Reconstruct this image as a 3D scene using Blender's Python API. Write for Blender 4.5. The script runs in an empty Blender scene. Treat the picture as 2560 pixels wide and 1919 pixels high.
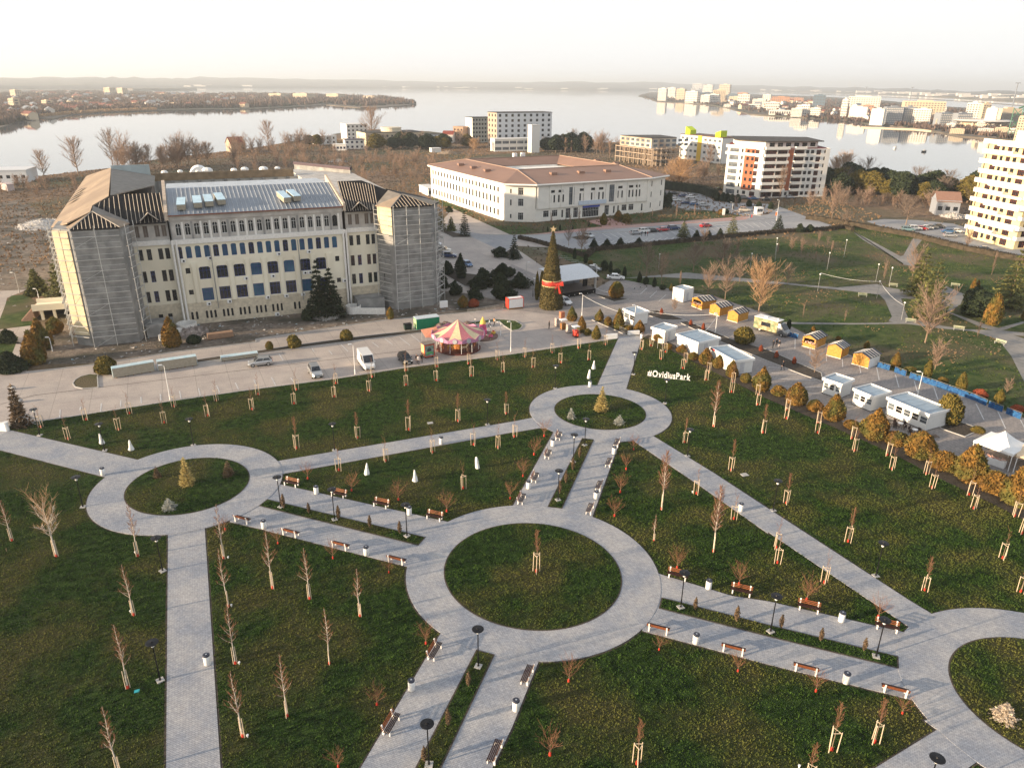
import bpy, math, random
import numpy as np
from mathutils import Matrix, Vector
R = math.radians
PI = math.pi
rnd = random.Random(7)
SC = bpy.context.scene
C = SC.collection
PITCH = math.atan((959.5 - 212.0) / 1830.0)
ROLL = R(-0.54)
cam = bpy.data.cameras.new('camera')
cam.sensor_width = 36.0
cam.lens = 1830.0 / 2560.0 * 36.0
cam.clip_start = 0.5
cam.clip_end = 60000
camo = bpy.data.objects.new('camera', cam)
C.objects.link(camo)
_r = Vector((1, 0, 0)); _f = Vector((0, math.cos(PITCH), -math.sin(PITCH))); _u = Vector((0, math.sin(PITCH), math.cos(PITCH)))
_c, _s = math.cos(ROLL), math.sin(ROLL)
_r2 = _r * _c - _u * _s
_u2 = _r * _s + _u * _c
_m = Matrix((_r2, _u2, -_f)).transposed().to_4x4()
_m.translation = Vector((0, 0, 45.0))
camo.matrix_world = _m
SC.camera = camo
SUN_EL = R(10.0)
SUN_TO = R(180 + 21)          # horizontal bearing towards the sun, from +X counter-clockwise
w = bpy.data.worlds.new('World')
SC.world = w
w.use_nodes = True
nt = w.node_tree
for n in list(nt.nodes): nt.nodes.remove(n)
sky = nt.nodes.new('ShaderNodeTexSky')
sky.sky_type = 'NISHITA'
sky.sun_disc = False
sky.sun_elevation = SUN_EL
sky.sun_rotation = R(90) - SUN_TO
sky.altitude = 0
sky.air_density = 1.0
sky.dust_density = 2.2
sky.ozone_density = 1.0
bg = nt.nodes.new('ShaderNodeBackground')
bg.inputs['Strength'].default_value = 0.115
wo = nt.nodes.new('ShaderNodeOutputWorld')
wx = nt.nodes.new('ShaderNodeSeparateXYZ')
wm = nt.nodes.new('ShaderNodeMapRange'); wm.clamp = True
wm.inputs['From Min'].default_value = 0.0; wm.inputs['From Max'].default_value = 0.9
wm.inputs['To Min'].default_value = 0.96; wm.inputs['To Max'].default_value = 0.34
wc = nt.nodes.new('ShaderNodeTexCoord')
nt.links.new(wc.outputs['Generated'], wx.inputs[0]); nt.links.new(wx.outputs['Z'], wm.inputs['Value'])
wmix = nt.nodes.new('ShaderNodeMixRGB'); wmix.inputs['Color2'].default_value = (4.10, 4.12, 4.16, 1)
nt.links.new(wm.outputs[0], wmix.inputs['Fac']); nt.links.new(sky.outputs[0], wmix.inputs['Color1'])
nt.links.new(wmix.outputs[0], bg.inputs['Color'])
nt.links.new(bg.outputs[0], wo.inputs['Surface'])
sl = bpy.data.lights.new('sun', 'SUN')
sl.energy = 5.0
sl.angle = R(0.9)
sl.color = (1.0, 0.77, 0.52)
so = bpy.data.objects.new('sun', sl)
C.objects.link(so)
so.rotation_euler = Vector((math.cos(SUN_EL) * math.cos(SUN_TO), math.cos(SUN_EL) * math.sin(SUN_TO), math.sin(SUN_EL))).to_track_quat('Z', 'Y').to_euler()
so.location = (-80, -30, 90)
SC.view_settings.view_transform = 'Standard'
SC.view_settings.look = 'None'
SC.view_settings.exposure = 1.22
SC.view_settings.gamma = 1.0
SC.view_settings.use_curve_mapping = False
SC.cycles.max_bounces = 5
SC.cycles.diffuse_bounces = 2
SC.cycles.glossy_bounces = 2
SC.cycles.transmission_bounces = 3
SC.cycles.transparent_max_bounces = 6
SC.cycles.volume_bounces = 0
SC.cycles.use_denoising = True
MATS = {}
def mat(name, col, rough=0.85, metal=0.0, var=0.12, vs=3.0, bump=0.0, bs=20.0, col2=None, spec=0.3, detail=4, emit=None, coat=0, c3=None, c3s=0.02):
 if name in MATS: return MATS[name]
 m = bpy.data.materials.new(name); m.use_nodes = True
 t = m.node_tree; b = t.nodes['Principled BSDF']
 b.inputs['Roughness'].default_value = rough
 b.inputs['Metallic'].default_value = metal
 b.inputs['Specular IOR Level'].default_value = spec
 if coat: b.inputs['Coat Weight'].default_value = coat
 tc = t.nodes.new('ShaderNodeTexCoord')
 nz = t.nodes.new('ShaderNodeTexNoise'); nz.inputs['Scale'].default_value = vs; nz.inputs['Detail'].default_value = detail
 geo = t.nodes.new('ShaderNodeNewGeometry')
 t.links.new(geo.outputs['Position'], nz.inputs['Vector'])
 rp = t.nodes.new('ShaderNodeValToRGB')
 e = rp.color_ramp.elements
 if col2 is None:
  a = [c * (1 - var) for c in col]; z = [min(1, c * (1 + var)) for c in col]
 else: a, z = col, col2
 e[0].position = 0.32; e[0].color = (*a, 1); e[1].position = 0.68; e[1].color = (*z, 1)
 t.links.new(nz.outputs['Fac'], rp.inputs['Fac'])
 out = rp.outputs['Color']
 if c3 is not None:
  n2 = t.nodes.new('ShaderNodeTexNoise'); n2.inputs['Scale'].default_value = c3s; n2.inputs['Detail'].default_value = 5
  t.links.new(geo.outputs['Position'], n2.inputs['Vector'])
  r2 = t.nodes.new('ShaderNodeValToRGB'); r2.color_ramp.elements[0].position = 0.45; r2.color_ramp.elements[1].position = 0.62
  t.links.new(n2.outputs['Fac'], r2.inputs['Fac'])
  mx = t.nodes.new('ShaderNodeMixRGB'); mx.inputs['Color2'].default_value = (*c3, 1)
  t.links.new(r2.outputs['Color'], mx.inputs['Fac']); t.links.new(out, mx.inputs['Color1'])
  out = mx.outputs['Color']
 t.links.new(out, b.inputs['Base Color'])
 if bump:
  n3 = t.nodes.new('ShaderNodeTexNoise'); n3.inputs['Scale'].default_value = bs; n3.inputs['Detail'].default_value = 3
  t.links.new(geo.outputs['Position'], n3.inputs['Vector'])
  bp = t.nodes.new('ShaderNodeBump'); bp.inputs['Strength'].default_value = min(1, bump); bp.inputs['Distance'].default_value = 0.3 * bump
  t.links.new(n3.outputs['Fac'], bp.inputs['Height']); t.links.new(bp.outputs['Normal'], b.inputs['Normal'])
 if emit:
  b.inputs['Emission Color'].default_value = (*emit[0], 1); b.inputs['Emission Strength'].default_value = emit[1]
 MATS[name] = m
 return m
def paver_mat(name, c1, c2, mortar, bw, bh, rot=0.0, patch=None, ms=None, off=.5):
 m = bpy.data.materials.new(name); m.use_nodes = True
 t = m.node_tree; b = t.nodes['Principled BSDF']; b.inputs['Roughness'].default_value = 0.8; b.inputs['Specular IOR Level'].default_value = 0.35
 geo = t.nodes.new('ShaderNodeNewGeometry')
 mp = t.nodes.new('ShaderNodeMapping'); mp.inputs['Rotation'].default_value = (0, 0, rot)
 t.links.new(geo.outputs['Position'], mp.inputs['Vector'])
 br = t.nodes.new('ShaderNodeTexBrick')
 br.inputs['Scale'].default_value = 1.0; br.inputs['Brick Width'].default_value = bw; br.inputs['Row Height'].default_value = bh
 br.inputs['Mortar Size'].default_value = (ms or bh * 0.09); br.offset = off; br.inputs['Mortar Smooth'].default_value = 0.4
 br.inputs['Color1'].default_value = (*c1, 1); br.inputs['Color2'].default_value = (*c2, 1); br.inputs['Mortar'].default_value = (*mortar, 1)
 t.links.new(mp.outputs[0], br.inputs['Vector'])
 nz = t.nodes.new('ShaderNodeTexNoise'); nz.inputs['Scale'].default_value = 0.22; nz.inputs['Detail'].default_value = 7; nz.inputs['Roughness'].default_value = 0.65
 t.links.new(geo.outputs['Position'], nz.inputs['Vector'])
 rp = t.nodes.new('ShaderNodeValToRGB')
 p = patch or (0.72, 0.77, 0.86)
 rp.color_ramp.elements[0].position = 0.38; rp.color_ramp.elements[0].color = (*p, 1)
 rp.color_ramp.elements[1].position = 0.62; rp.color_ramp.elements[1].color = (1.08, 1.05, 1.02, 1)
 t.links.new(nz.outputs['Fac'], rp.inputs['Fac'])
 mx = t.nodes.new('ShaderNodeMixRGB'); mx.blend_type = 'MULTIPLY'; mx.inputs['Fac'].default_value = 1
 t.links.new(br.outputs['Color'], mx.inputs['Color1']); t.links.new(rp.outputs['Color'], mx.inputs['Color2'])
 n2 = t.nodes.new('ShaderNodeTexNoise'); n2.inputs['Scale'].default_value = 5.0; n2.inputs['Detail'].default_value = 4
 t.links.new(geo.outputs['Position'], n2.inputs['Vector'])
 r2 = t.nodes.new('ShaderNodeValToRGB'); r2.color_ramp.elements[0].position = 0.3; r2.color_ramp.elements[0].color = (.8, .8, .82, 1); r2.color_ramp.elements[1].position = .7; r2.color_ramp.elements[1].color = (1.1, 1.1, 1.08, 1)
 t.links.new(n2.outputs['Fac'], r2.inputs['Fac'])
 m2 = t.nodes.new('ShaderNodeMixRGB'); m2.blend_type = 'MULTIPLY'; m2.inputs['Fac'].default_value = 1
 t.links.new(mx.outputs['Color'], m2.inputs['Color1']); t.links.new(r2.outputs['Color'], m2.inputs['Color2'])
 t.links.new(m2.outputs['Color'], b.inputs['Base Color'])
 bp = t.nodes.new('ShaderNodeBump'); bp.inputs['Strength'].default_value = 0.35; bp.inputs['Distance'].default_value = 0.01
 t.links.new(br.outputs['Fac'], bp.inputs['Height']); bp.invert = True
 t.links.new(bp.outputs['Normal'], b.inputs['Normal'])
 MATS[name] = m
 return m
M = {}
M['path'] = paver_mat('grey_path_pavers', (.43, .435, .45), (.35, .355, .37), (.21, .215, .225), 0.30, 0.15, 0.4)
M['concrete'] = paver_mat('concrete_slabs', (.45, .40, .365), (.42, .38, .35), (.30, .275, .25), 5.0, 5.0, R(-25), (.86, .84, .84), .05, 0.0)
M['market'] = paver_mat('market_pavers', (.36, .325, .30), (.29, .265, .25), (.15, .14, .135), 0.9, 0.32, R(-25), (.8, .8, .83))
M['asphalt'] = mat('pale_asphalt', (.27, .275, .29), .9, var=.12, vs=.7, c3=(.34, .34, .345), c3s=.06)
M['eastpath'] = mat('worn_asphalt_path', (.21, .205, .20), .9, var=.18, vs=1.2, c3=(.27, .255, .235), c3s=.15)
M['redpave'] = mat('pink_pavers', (.42, .25, .22), .85, var=.2, vs=1.5)
M['lawn'] = mat('park_lawn', (.007, .017, .005), .95, vs=1.3, col2=(.040, .075, .016), bump=1, bs=7, detail=9, c3=(.060, .058, .022), c3s=.13, spec=.1)
M['lawn2'] = mat('east_park_turf', (.026, .055, .014), .95, vs=.5, col2=(.085, .110, .038), bump=1, bs=4, detail=9, c3=(.12, .10, .062), c3s=.06, spec=.1)
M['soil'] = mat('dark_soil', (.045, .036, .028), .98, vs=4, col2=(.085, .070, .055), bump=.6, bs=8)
M['dirt'] = mat('builders_dirt', (.12, .095, .075), .98, vs=.9, col2=(.26, .215, .175), bump=.9, bs=3, detail=9, c3=(.075, .068, .052), c3s=.12)
M['scrubland'] = mat('scrubland_earth', (.11, .075, .050), .98, vs=.35, col2=(.25, .165, .105), bump=1, bs=1.6, detail=9, c3=(.07, .075, .040), c3s=.018)
M['farland'] = mat('far_ground', (.085, .070, .055), .98, vs=.03, col2=(.17, .14, .11), detail=9, c3=(.06, .065, .045), c3s=.004)
M['kerb'] = mat('kerb_concrete', (.40, .39, .375), .85, vs=2)
M['white'] = mat('white_paint', (.78, .78, .77), .5, var=.04)
M['line'] = mat('worn_white_line', (.40, .39, .38), .8, vs=5, col2=(.70, .69, .68))
M['black'] = mat('black_metal', (.012, .012, .014), .35, metal=.3, var=.3)
M['dark'] = mat('dark_glass', (.018, .022, .028), .12, var=.3, spec=.7)
M['glassgrey'] = mat('grey_glass', (.10, .12, .14), .12, var=.4, spec=.7, vs=.4)
M['chrome'] = mat('bright_metal', (.6, .6, .6), .25, metal=.9)
M['steel'] = mat('galvanised_steel', (.42, .42, .42), .5, metal=.5)
M['rubber'] = mat('rubber', (.015, .015, .015), .8)
M['wood_lit'] = mat('varnished_brown_slats', (.20, .065, .025), .45, vs=6, var=.3)
M['benchwhite'] = mat('bench_white_concrete', (.74, .72, .70), .6, var=.05)
M['stake'] = mat('pale_stake_timber', (.62, .50, .36), .8, vs=8)
M['redguard'] = mat('red_tree_wrap', (.50, .045, .025), .6)
M['bark'] = mat('sapling_bark', (.24, .17, .12), .9, vs=10)
M['birchbark'] = mat('white_bark', (.66, .60, .53), .8, vs=6, col2=(.42, .36, .30))
M['twig'] = mat('reddish_twigs', (.17, .075, .045), .9, vs=6, col2=(.30, .15, .085))
M['twigtan'] = mat('tan_twigs', (.34, .205, .115), .9, vs=3, col2=(.50, .33, .19))
M['twiggrey'] = mat('grey_twigs', (.15, .11, .085), .9, vs=3, col2=(.27, .21, .17))
M['twigpink'] = mat('pinkish_twigs', (.23, .155, .115), .9, vs=3, col2=(.36, .255, .19))
M['thuja'] = mat('golden_thuja_foliage', (.085, .055, .012), .9, vs=1.6, col2=(.28, .145, .03), detail=6, c3=(.11, .105, .025), c3s=.45)
M['thujagreen'] = mat('green_gold_foliage', (.05, .055, .012), .9, vs=2.0, col2=(.20, .14, .028), detail=5)
M['redleaf'] = mat('rusty_foliage', (.22, .05, .02), .9, vs=3, col2=(.36, .09, .04))
M['conifer'] = mat('dark_conifer_needles', (.010, .020, .010), .9, vs=1.2, col2=(.042, .056, .024), detail=5)
M['cedar'] = mat('cedar_needles', (.040, .058, .018), .9, vs=.7, col2=(.20, .19, .06), detail=5)
M['goldconifer'] = mat('golden_needles', (.30, .22, .07), .9, vs=3, col2=(.50, .40, .15))
M['silverconifer'] = mat('silver_needles', (.22, .25, .22), .9, vs=3, col2=(.44, .43, .38))
M['brownconifer'] = mat('browning_needles', (.07, .05, .03), .9, vs=3, col2=(.17, .11, .06))
M['drygrass'] = mat('dry_grass', (.17, .105, .055), .95, vs=.08, col2=(.31, .20, .115), detail=6)
M['greygrass'] = mat('grey_scrub', (.10, .085, .065), .95, vs=.08, col2=(.21, .16, .12), detail=6)
M['blade'] = mat('grass_blades', (.014, .042, .006), .8, vs=1.1, col2=(.066, .125, .021), detail=9, c3=(.14, .145, .036), c3s=.13, spec=.15)
M['rubble'] = mat('rubble_pieces', (.30, .28, .26), .9, vs=2, col2=(.62, .60, .58))
M['farwood'] = mat('far_bare_wood', (.075, .050, .040), .95, vs=.05, col2=(.17, .115, .09), detail=8)
M['fargreen'] = mat('far_evergreen_wood', (.022, .030, .020), .95, vs=.08, col2=(.060, .062, .040), detail=8)
M['reed'] = mat('reed_bed', (.30, .19, .11), .95, vs=.06, col2=(.42, .27, .16))
def new_mesh(name, V, F, mats, mi=None, smooth=False):
 me = bpy.data.meshes.new(name)
 me.from_pydata([tuple(v) for v in V], [], [tuple(f) for f in F])
 for m in (mats if isinstance(mats, (list, tuple)) else [mats]): me.materials.append(m)
 if mi is not None: me.polygons.foreach_set('material_index', mi)
 if smooth: me.polygons.foreach_set('use_smooth', [True] * len(me.polygons))
 me.update()
 return me
def np_mesh(name, V, F, mats, mi=None):
 me = bpy.data.meshes.new(name)
 n, m, k = len(V), len(F), F.shape[1]
 me.vertices.add(n); me.vertices.foreach_set('co', np.asarray(V, np.float32).ravel())
 me.loops.add(m * k); me.loops.foreach_set('vertex_index', np.asarray(F, np.int32).ravel())
 me.polygons.add(m); me.polygons.foreach_set('loop_start', np.arange(0, m * k, k, dtype=np.int32))
 for x in (mats if isinstance(mats, (list, tuple)) else [mats]): me.materials.append(x)
 if mi is not None: me.polygons.foreach_set('material_index', np.asarray(mi, np.int32))
 me.update(calc_edges=True)
 return me
def link(name, me, parent=None, loc=(0, 0, 0), rz=0.0, s=1.0, rot=None):
 o = bpy.data.objects.new(name, me)
 C.objects.link(o)
 if parent is not None: o.parent = parent
 o.location = loc
 o.rotation_euler = rot or (0, 0, rz)
 o.scale = (s, s, s) if not isinstance(s, (tuple, list)) else s
 return o
def tag(o, label=None, cat=None, group=None, kind=None):
 if label: o['label'] = label
 if cat: o['category'] = cat
 if group: o['group'] = group
 if kind: o['kind'] = kind
 return o
def thing(name, label, cat, loc=(0, 0, 0), rz=0.0, group=None, s=1.0):
 o = link(name, None, None, (loc[0], loc[1], loc[2] if len(loc) > 2 else 0), rz, s)
 return tag(o, label, cat, group)
def kids(o): return KIDS.get(o.name, [])
KIDS = {}
def part(name, me, parent, loc=(0, 0, 0), rz=0.0, s=1.0, label=None, rot=None, kind=None):
 o = link(name, me, parent, loc, rz, s, rot)
 KIDS.setdefault(parent.name, []).append(o)
 if label: o['label'] = label
 if kind: o['kind'] = kind
 return o
def dup(o, loc, rz=0.0, s=1.0, label=None, group=None, parent=None, swap=None):
 c = o.copy(); C.objects.link(c)
 if parent is None:
  c.location = (loc[0], loc[1], loc[2] if len(loc) > 2 else 0); c.rotation_euler = (0, 0, rz)
  c.scale = (s, s, s) if not isinstance(s, (tuple, list)) else s
  if label: c['label'] = label
  if group: c['group'] = group
 else: c.parent = parent
 if swap and c.type == 'MESH':
  for i, sl_ in enumerate(c.material_slots):
   if sl_.material and sl_.material.name in swap:
    nm_ = swap[sl_.material.name]; sl_.link = 'OBJECT'; sl_.material = nm_
 for k in kids(o):
  d = dup(k, None, parent=c, swap=swap)
  KIDS.setdefault(c.name, []).append(d)
 return c
class MB:
 def __init__(s): s.V = []; s.F = []; s.M = []; s.m = 0
 def add(s, V, F):
  b = len(s.V); s.V += [tuple(v) for v in V]; s.F += [tuple(i + b for i in f) for f in F]; s.M += [s.m] * len(F); return s
 def box(s, x0, x1, y0, y1, z0, z1):
  return s.add([(x0, y0, z0), (x1, y0, z0), (x1, y1, z0), (x0, y1, z0), (x0, y0, z1), (x1, y0, z1), (x1, y1, z1), (x0, y1, z1)],
                     [(3, 2, 1, 0), (4, 5, 6, 7), (0, 1, 5, 4), (1, 2, 6, 5), (2, 3, 7, 6), (3, 0, 4, 7)])
 def prism(s, P, z0, z1):
  n = len(P)
  a = sum(P[i][0] * P[(i + 1) % n][1] - P[(i + 1) % n][0] * P[i][1] for i in range(n))
  if a < 0: P = P[::-1]
  V = [(p[0], p[1], z0) for p in P] + [(p[0], p[1], z1) for p in P]
  return s.add(V, [tuple(range(n))[::-1], tuple(range(n, 2 * n))] + [(i, (i + 1) % n, n + (i + 1) % n, n + i) for i in range(n)])
 def tube(s, p0, p1, r0, r1=None, n=6, caps=True):
  r1 = r0 if r1 is None else r1
  p0 = Vector(p0); p1 = Vector(p1); d = (p1 - p0).normalized()
  a = d.cross(Vector((0, 0, 1)) if abs(d.z) < .95 else Vector((1, 0, 0))).normalized(); b = d.cross(a)
  V = [p0 + (a * math.cos(2 * PI * i / n) + b * math.sin(2 * PI * i / n)) * r0 for i in range(n)]
  V += [p1 + (a * math.cos(2 * PI * i / n) + b * math.sin(2 * PI * i / n)) * r1 for i in range(n)]
  F = [(i, n + i, n + (i + 1) % n, (i + 1) % n) for i in range(n)]
  if caps: F += [tuple(range(n)), tuple(range(n, 2 * n))[::-1]]
  return s.add(V, F)
 def lathe(s, prof, n=12, c=(0, 0, 0)):
  V = []; F = []
  for r, z in prof:
   V += [(c[0] + r * math.cos(2 * PI * i / n), c[1] + r * math.sin(2 * PI * i / n), c[2] + z) for i in range(n)]
  for k in range(len(prof) - 1):
   F += [(k * n + i, k * n + (i + 1) % n, (k + 1) * n + (i + 1) % n, (k + 1) * n + i) for i in range(n)]
  F += [tuple(range(n))[::-1], tuple(range((len(prof) - 1) * n, len(prof) * n))]
  return s.add(V, F)
 def ball(s, c, r, n=8, m=5, sz=1.0):
  prof = [(max(r * math.sin(PI * k / m), 0.001), -r * sz * math.cos(PI * k / m)) for k in range(m + 1)]
  return s.lathe(prof, n, c)
 def quad(s, *P): return s.add(P, [tuple(range(len(P)))])
 def mesh(s, name, mats, smooth=False): return new_mesh(name, s.V, s.F, mats, s.M, smooth)
def unit_box(mt, _c={}):
 if mt.name not in _c: _c[mt.name] = MB().box(-.5, .5, -.5, .5, 0, 1).mesh('box', mt)
 return _c[mt.name]
def branch_segs(rs, H, spread, first, nb, depth=2, up=.55, r=.05, crown_shape='oval', trunk_wob=.05, lean=(0, 0), twigs=5):
 T, Cn = [], []
 pts = []
 n = 6
 x = y = 0.0
 for i in range(n + 1):
  f = i / n
  pts.append(Vector((x + lean[0] * f * f * H, y + lean[1] * f * f * H, f * H)))
  x += rs.uniform(-1, 1) * trunk_wob * H / n; y += rs.uniform(-1, 1) * trunk_wob * H / n
 rr = lambda f: r * (1 - .85 * f)
 for i in range(n): T.append((pts[i], pts[i + 1], rr(i / n), rr((i + 1) / n)))
 def at(f):
  k = min(n - 1, int(f * n)); g = f * n - k
  return pts[k].lerp(pts[k + 1], g)
 def grow(p, d, L, r0, lv):
  q = p; k = 3 if lv > 0 else 2
  for j in range(k):
   d2 = (d + Vector((rs.uniform(-.22, .22), rs.uniform(-.22, .22), rs.uniform(-.05, .22)))).normalized()
   e = q + d2 * L / k
   Cn.append((q, e, r0 * (1 - j / k * .6), r0 * (1 - (j + 1) / k * .6)))
   if lv > 0:
    for _ in range(twigs if lv == 1 else 2):
     a = (d2 + Vector((rs.uniform(-.9, .9), rs.uniform(-.9, .9), rs.uniform(-.25, .75)))).normalized()
     grow(q.lerp(e, rs.random()), a, L * rs.uniform(.28, .5), r0 * .5, lv - 1)
   q = e; d = d2
 for i in range(nb):
  f = first + (1 - first) * (i / max(1, nb - 1)) * .96
  g = (f - first) / (1 - first)
  sh = {'oval': math.sin(PI * min(1, .18 + .82 * g)) ** .7 * .9 + .12, 'fan': 1.0 - .2 * g, 'cone': 1.02 - g * .85, 'vase': .6 + .5 * g, 'col': .45 + .25 * math.sin(PI * g)}[crown_shape]
  az = i * 2.4 + rs.uniform(-.4, .4)
  el = up + (.35 * g if crown_shape != 'fan' else .25 * g)
  d = Vector((math.cos(az) * math.cos(el), math.sin(az) * math.cos(el), math.sin(el)))
  grow(at(f), d, spread * sh * rs.uniform(.8, 1.15), r * .42 * (1 - .5 * g), depth - 1)
 return T, Cn
def seg_mesh(name, S, m, minr=.0, sides=3):
 n = len(S)
 P0 = np.array([tuple(s[0]) for s in S]); P1 = np.array([tuple(s[1]) for s in S])
 r0 = np.maximum([s[2] for s in S], minr); r1 = np.maximum([s[3] for s in S], minr)
 d = P1 - P0; d /= np.linalg.norm(d, axis=1)[:, None] + 1e-9
 up = np.where(np.abs(d[:, 2:3]) < .95, [[0, 0, 1.]], [[1., 0, 0]])
 a = np.cross(d, up); a /= np.linalg.norm(a, axis=1)[:, None]; b = np.cross(d, a)
 V = []
 for P, r in ((P0, r0), (P1, r1)):
  for i in range(sides):
   t = 2 * PI * i / sides
   V.append(P + (a * math.cos(t) + b * math.sin(t)) * r[:, None])
 V = np.stack(V, 1).reshape(-1, 3)
 base = np.arange(n)[:, None, None] * (2 * sides)
 F = np.array([(i, sides + i, sides + (i + 1) % sides, (i + 1) % sides) for i in range(sides)])[None] + base
 return np_mesh(name, V, F.reshape(-1, 4), m)
def leafy(name, m, prof, n, size, rs, squash=1.0, core=.86, clump=.18, tilt=.6, inner=None, nlump=26, lump=.14):
 g = np.random.default_rng(rs.randrange(10**6))
 zs = np.array([p[1] for p in prof]); rr = np.array([p[0] for p in prof])
 ld = g.normal(size=(nlump, 3)); ld /= np.linalg.norm(ld, axis=1)[:, None]; la = g.uniform(-1, 1, nlump)
 Hh = zs[-1] - zs[0]; zc = (zs[-1] + zs[0]) / 2; rm = rr.max()
 def lumpf(P):
  Q = np.stack([P[:, 0] / rm, P[:, 1] / rm, (P[:, 2] - zc) / (Hh / 2)], 1)
  Q /= np.linalg.norm(Q, axis=1)[:, None] + 1e-9
  return (np.maximum(0, Q @ ld.T - .75) * 4 * la).sum(1)
 z = np.interp(g.random(n * 3), np.linspace(0, 1, len(zs)), zs) if False else zs[0] + Hh * g.random(n * 3)
 rz = np.interp(z, zs, rr)
 keep = g.random(n * 3) < (rz / rm * .9 + .1)
 z = z[keep][:n]; rz = rz[keep][:n]; n = len(z)
 th = g.random(n) * 2 * PI
 depth = 1 - np.abs(g.normal(0, clump * .6, n))
 P = np.stack([np.cos(th) * rz * depth, np.sin(th) * rz * depth, z], 1)
 f = 1 + lump * lumpf(P)
 P[:, 0] *= f; P[:, 1] *= f
 nrm = np.stack([np.cos(th), np.sin(th), np.full(n, .35)], 1)
 nrm += g.normal(0, tilt, (n, 3)); nrm /= np.linalg.norm(nrm, axis=1)[:, None]
 t1 = np.cross(nrm, g.normal(size=(n, 3))); t1 /= np.linalg.norm(t1, axis=1)[:, None]
 t2 = np.cross(nrm, t1)
 s = (size * g.uniform(.5, 1.3, n))[:, None]
 V = np.stack([P - t1 * s * .5, P + t1 * s * .5, P + t2 * s + nrm * s * .5], 1).reshape(-1, 3)
 F = np.arange(n * 3).reshape(-1, 3)
 k = 10; nz = 8
 cz = np.linspace(zs[0], zs[-1], nz + 1); cr = np.interp(cz, zs, rr) * core
 CV = np.stack([np.stack([np.cos(np.arange(k) * 2 * PI / k) * r_, np.sin(np.arange(k) * 2 * PI / k) * r_, np.full(k, z_ * 1.0)], 1) for r_, z_ in zip(cr, cz)]).reshape(-1, 3)
 f = 1 + lump * lumpf(CV); CV[:, 0] *= f; CV[:, 1] *= f
 CF = []
 for a in range(nz):
  for i in range(k):
   q = (a * k + i, a * k + (i + 1) % k, (a + 1) * k + (i + 1) % k, (a + 1) * k + i)
   CF += [(q[0], q[1], q[2]), (q[0], q[2], q[3])]
 for i in range(1, k - 1): CF += [(nz * k, nz * k + i, nz * k + i + 1)]
 return np_mesh(name, np.concatenate([V, CV]), np.concatenate([F, np.array(CF) + len(V)]), m)
def conifer_mesh(name, m, H, Rb, n, rs, z0=.3, drop=.25, size=.35, layers=14, power=.9):
 g = np.random.default_rng(rs.randrange(10**6))
 out = []
 for L in range(layers):
  f = L / (layers - 1); z = z0 + (H - z0) * f ** .95; r = Rb * (1 - f) ** power + .06 * Rb
  nb = max(5, int(13 * (1 - f) + 5))
  for b in range(nb):
   az = 2 * PI * (b + g.random() * .7) / nb; rl = r * g.uniform(.72, 1.15)
   k = max(3, int(n / (layers * 11) * (rl / Rb + .25)))
   t = g.random(k) ** .6
   wd = .30 * rl * (1 - t * .6)
   px = np.cos(az) * rl * t + g.normal(0, 1, k) * wd * .45; py = np.sin(az) * rl * t + g.normal(0, 1, k) * wd * .45
   pz = z - drop * rl * t ** 1.5 + .12 * rl * t ** 4 + g.normal(0, .03, k) * H * .25
   out.append(np.stack([px, py, pz, np.full(k, az)], 1))
 P = np.concatenate(out); n = len(P); az = P[:, 3]; P = P[:, :3]
 d = np.stack([np.cos(az), np.sin(az), np.full(n, -.15)], 1) + g.normal(0, .45, (n, 3)); d /= np.linalg.norm(d, axis=1)[:, None]
 sd = np.cross(d, [0, 0, 1.]) + g.normal(0, .35, (n, 3)); sd /= np.linalg.norm(sd, axis=1)[:, None]
 s = (size * g.uniform(.6, 1.3, n))[:, None]
 V = np.stack([P - sd * s * .38, P + sd * s * .38, P + d * s], 1).reshape(-1, 3)
 return np_mesh(name, V, np.arange(n * 3).reshape(-1, 3), m)
def inside(P, poly):
 x, y = P[:, 0], P[:, 1]; r = np.zeros(len(P), bool); n = len(poly)
 for i in range(n):
  x0, y0 = poly[i][:2]; x1, y1 = poly[(i + 1) % n][:2]
  if y0 == y1: continue
  c = ((y0 > y) != (y1 > y)) & (x < (x1 - x0) * (y - y0) / (y1 - y0) + x0)
  r ^= c
 return r
def tufts(name, P, mats, h, wd, blades, seed, lean=.5, mi=None, z=0.0):
 g = np.random.default_rng(seed); n = len(P)
 B = np.repeat(np.column_stack([P[:, :2], np.full(n, z) if P.shape[1] == 2 else P[:, 2]]), blades, 0); k = len(B)
 hh = (np.repeat(h * g.uniform(.5, 1.3, n), blades) * g.uniform(.6, 1.2, k))
 th = g.random(k) * 2 * PI; ph = g.random(k) * 2 * PI
 w_ = wd * g.uniform(.6, 1.3, k)
 off = np.stack([np.cos(ph), np.sin(ph), np.zeros(k)], 1) * (h * .35 * g.random(k))[:, None]
 B = B + off
 side = np.stack([np.cos(th), np.sin(th), np.zeros(k)], 1) * w_[:, None] * .5
 tip = B + np.stack([np.cos(ph) * lean, np.sin(ph) * lean, np.ones(k)], 1) * hh[:, None]
 V = np.stack([B - side, B + side, tip], 1).reshape(-1, 3)
 m_ = None if mi is None else np.repeat(mi, blades)
 return np_mesh(name, V, np.arange(k * 3).reshape(-1, 3), mats, m_)
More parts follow.
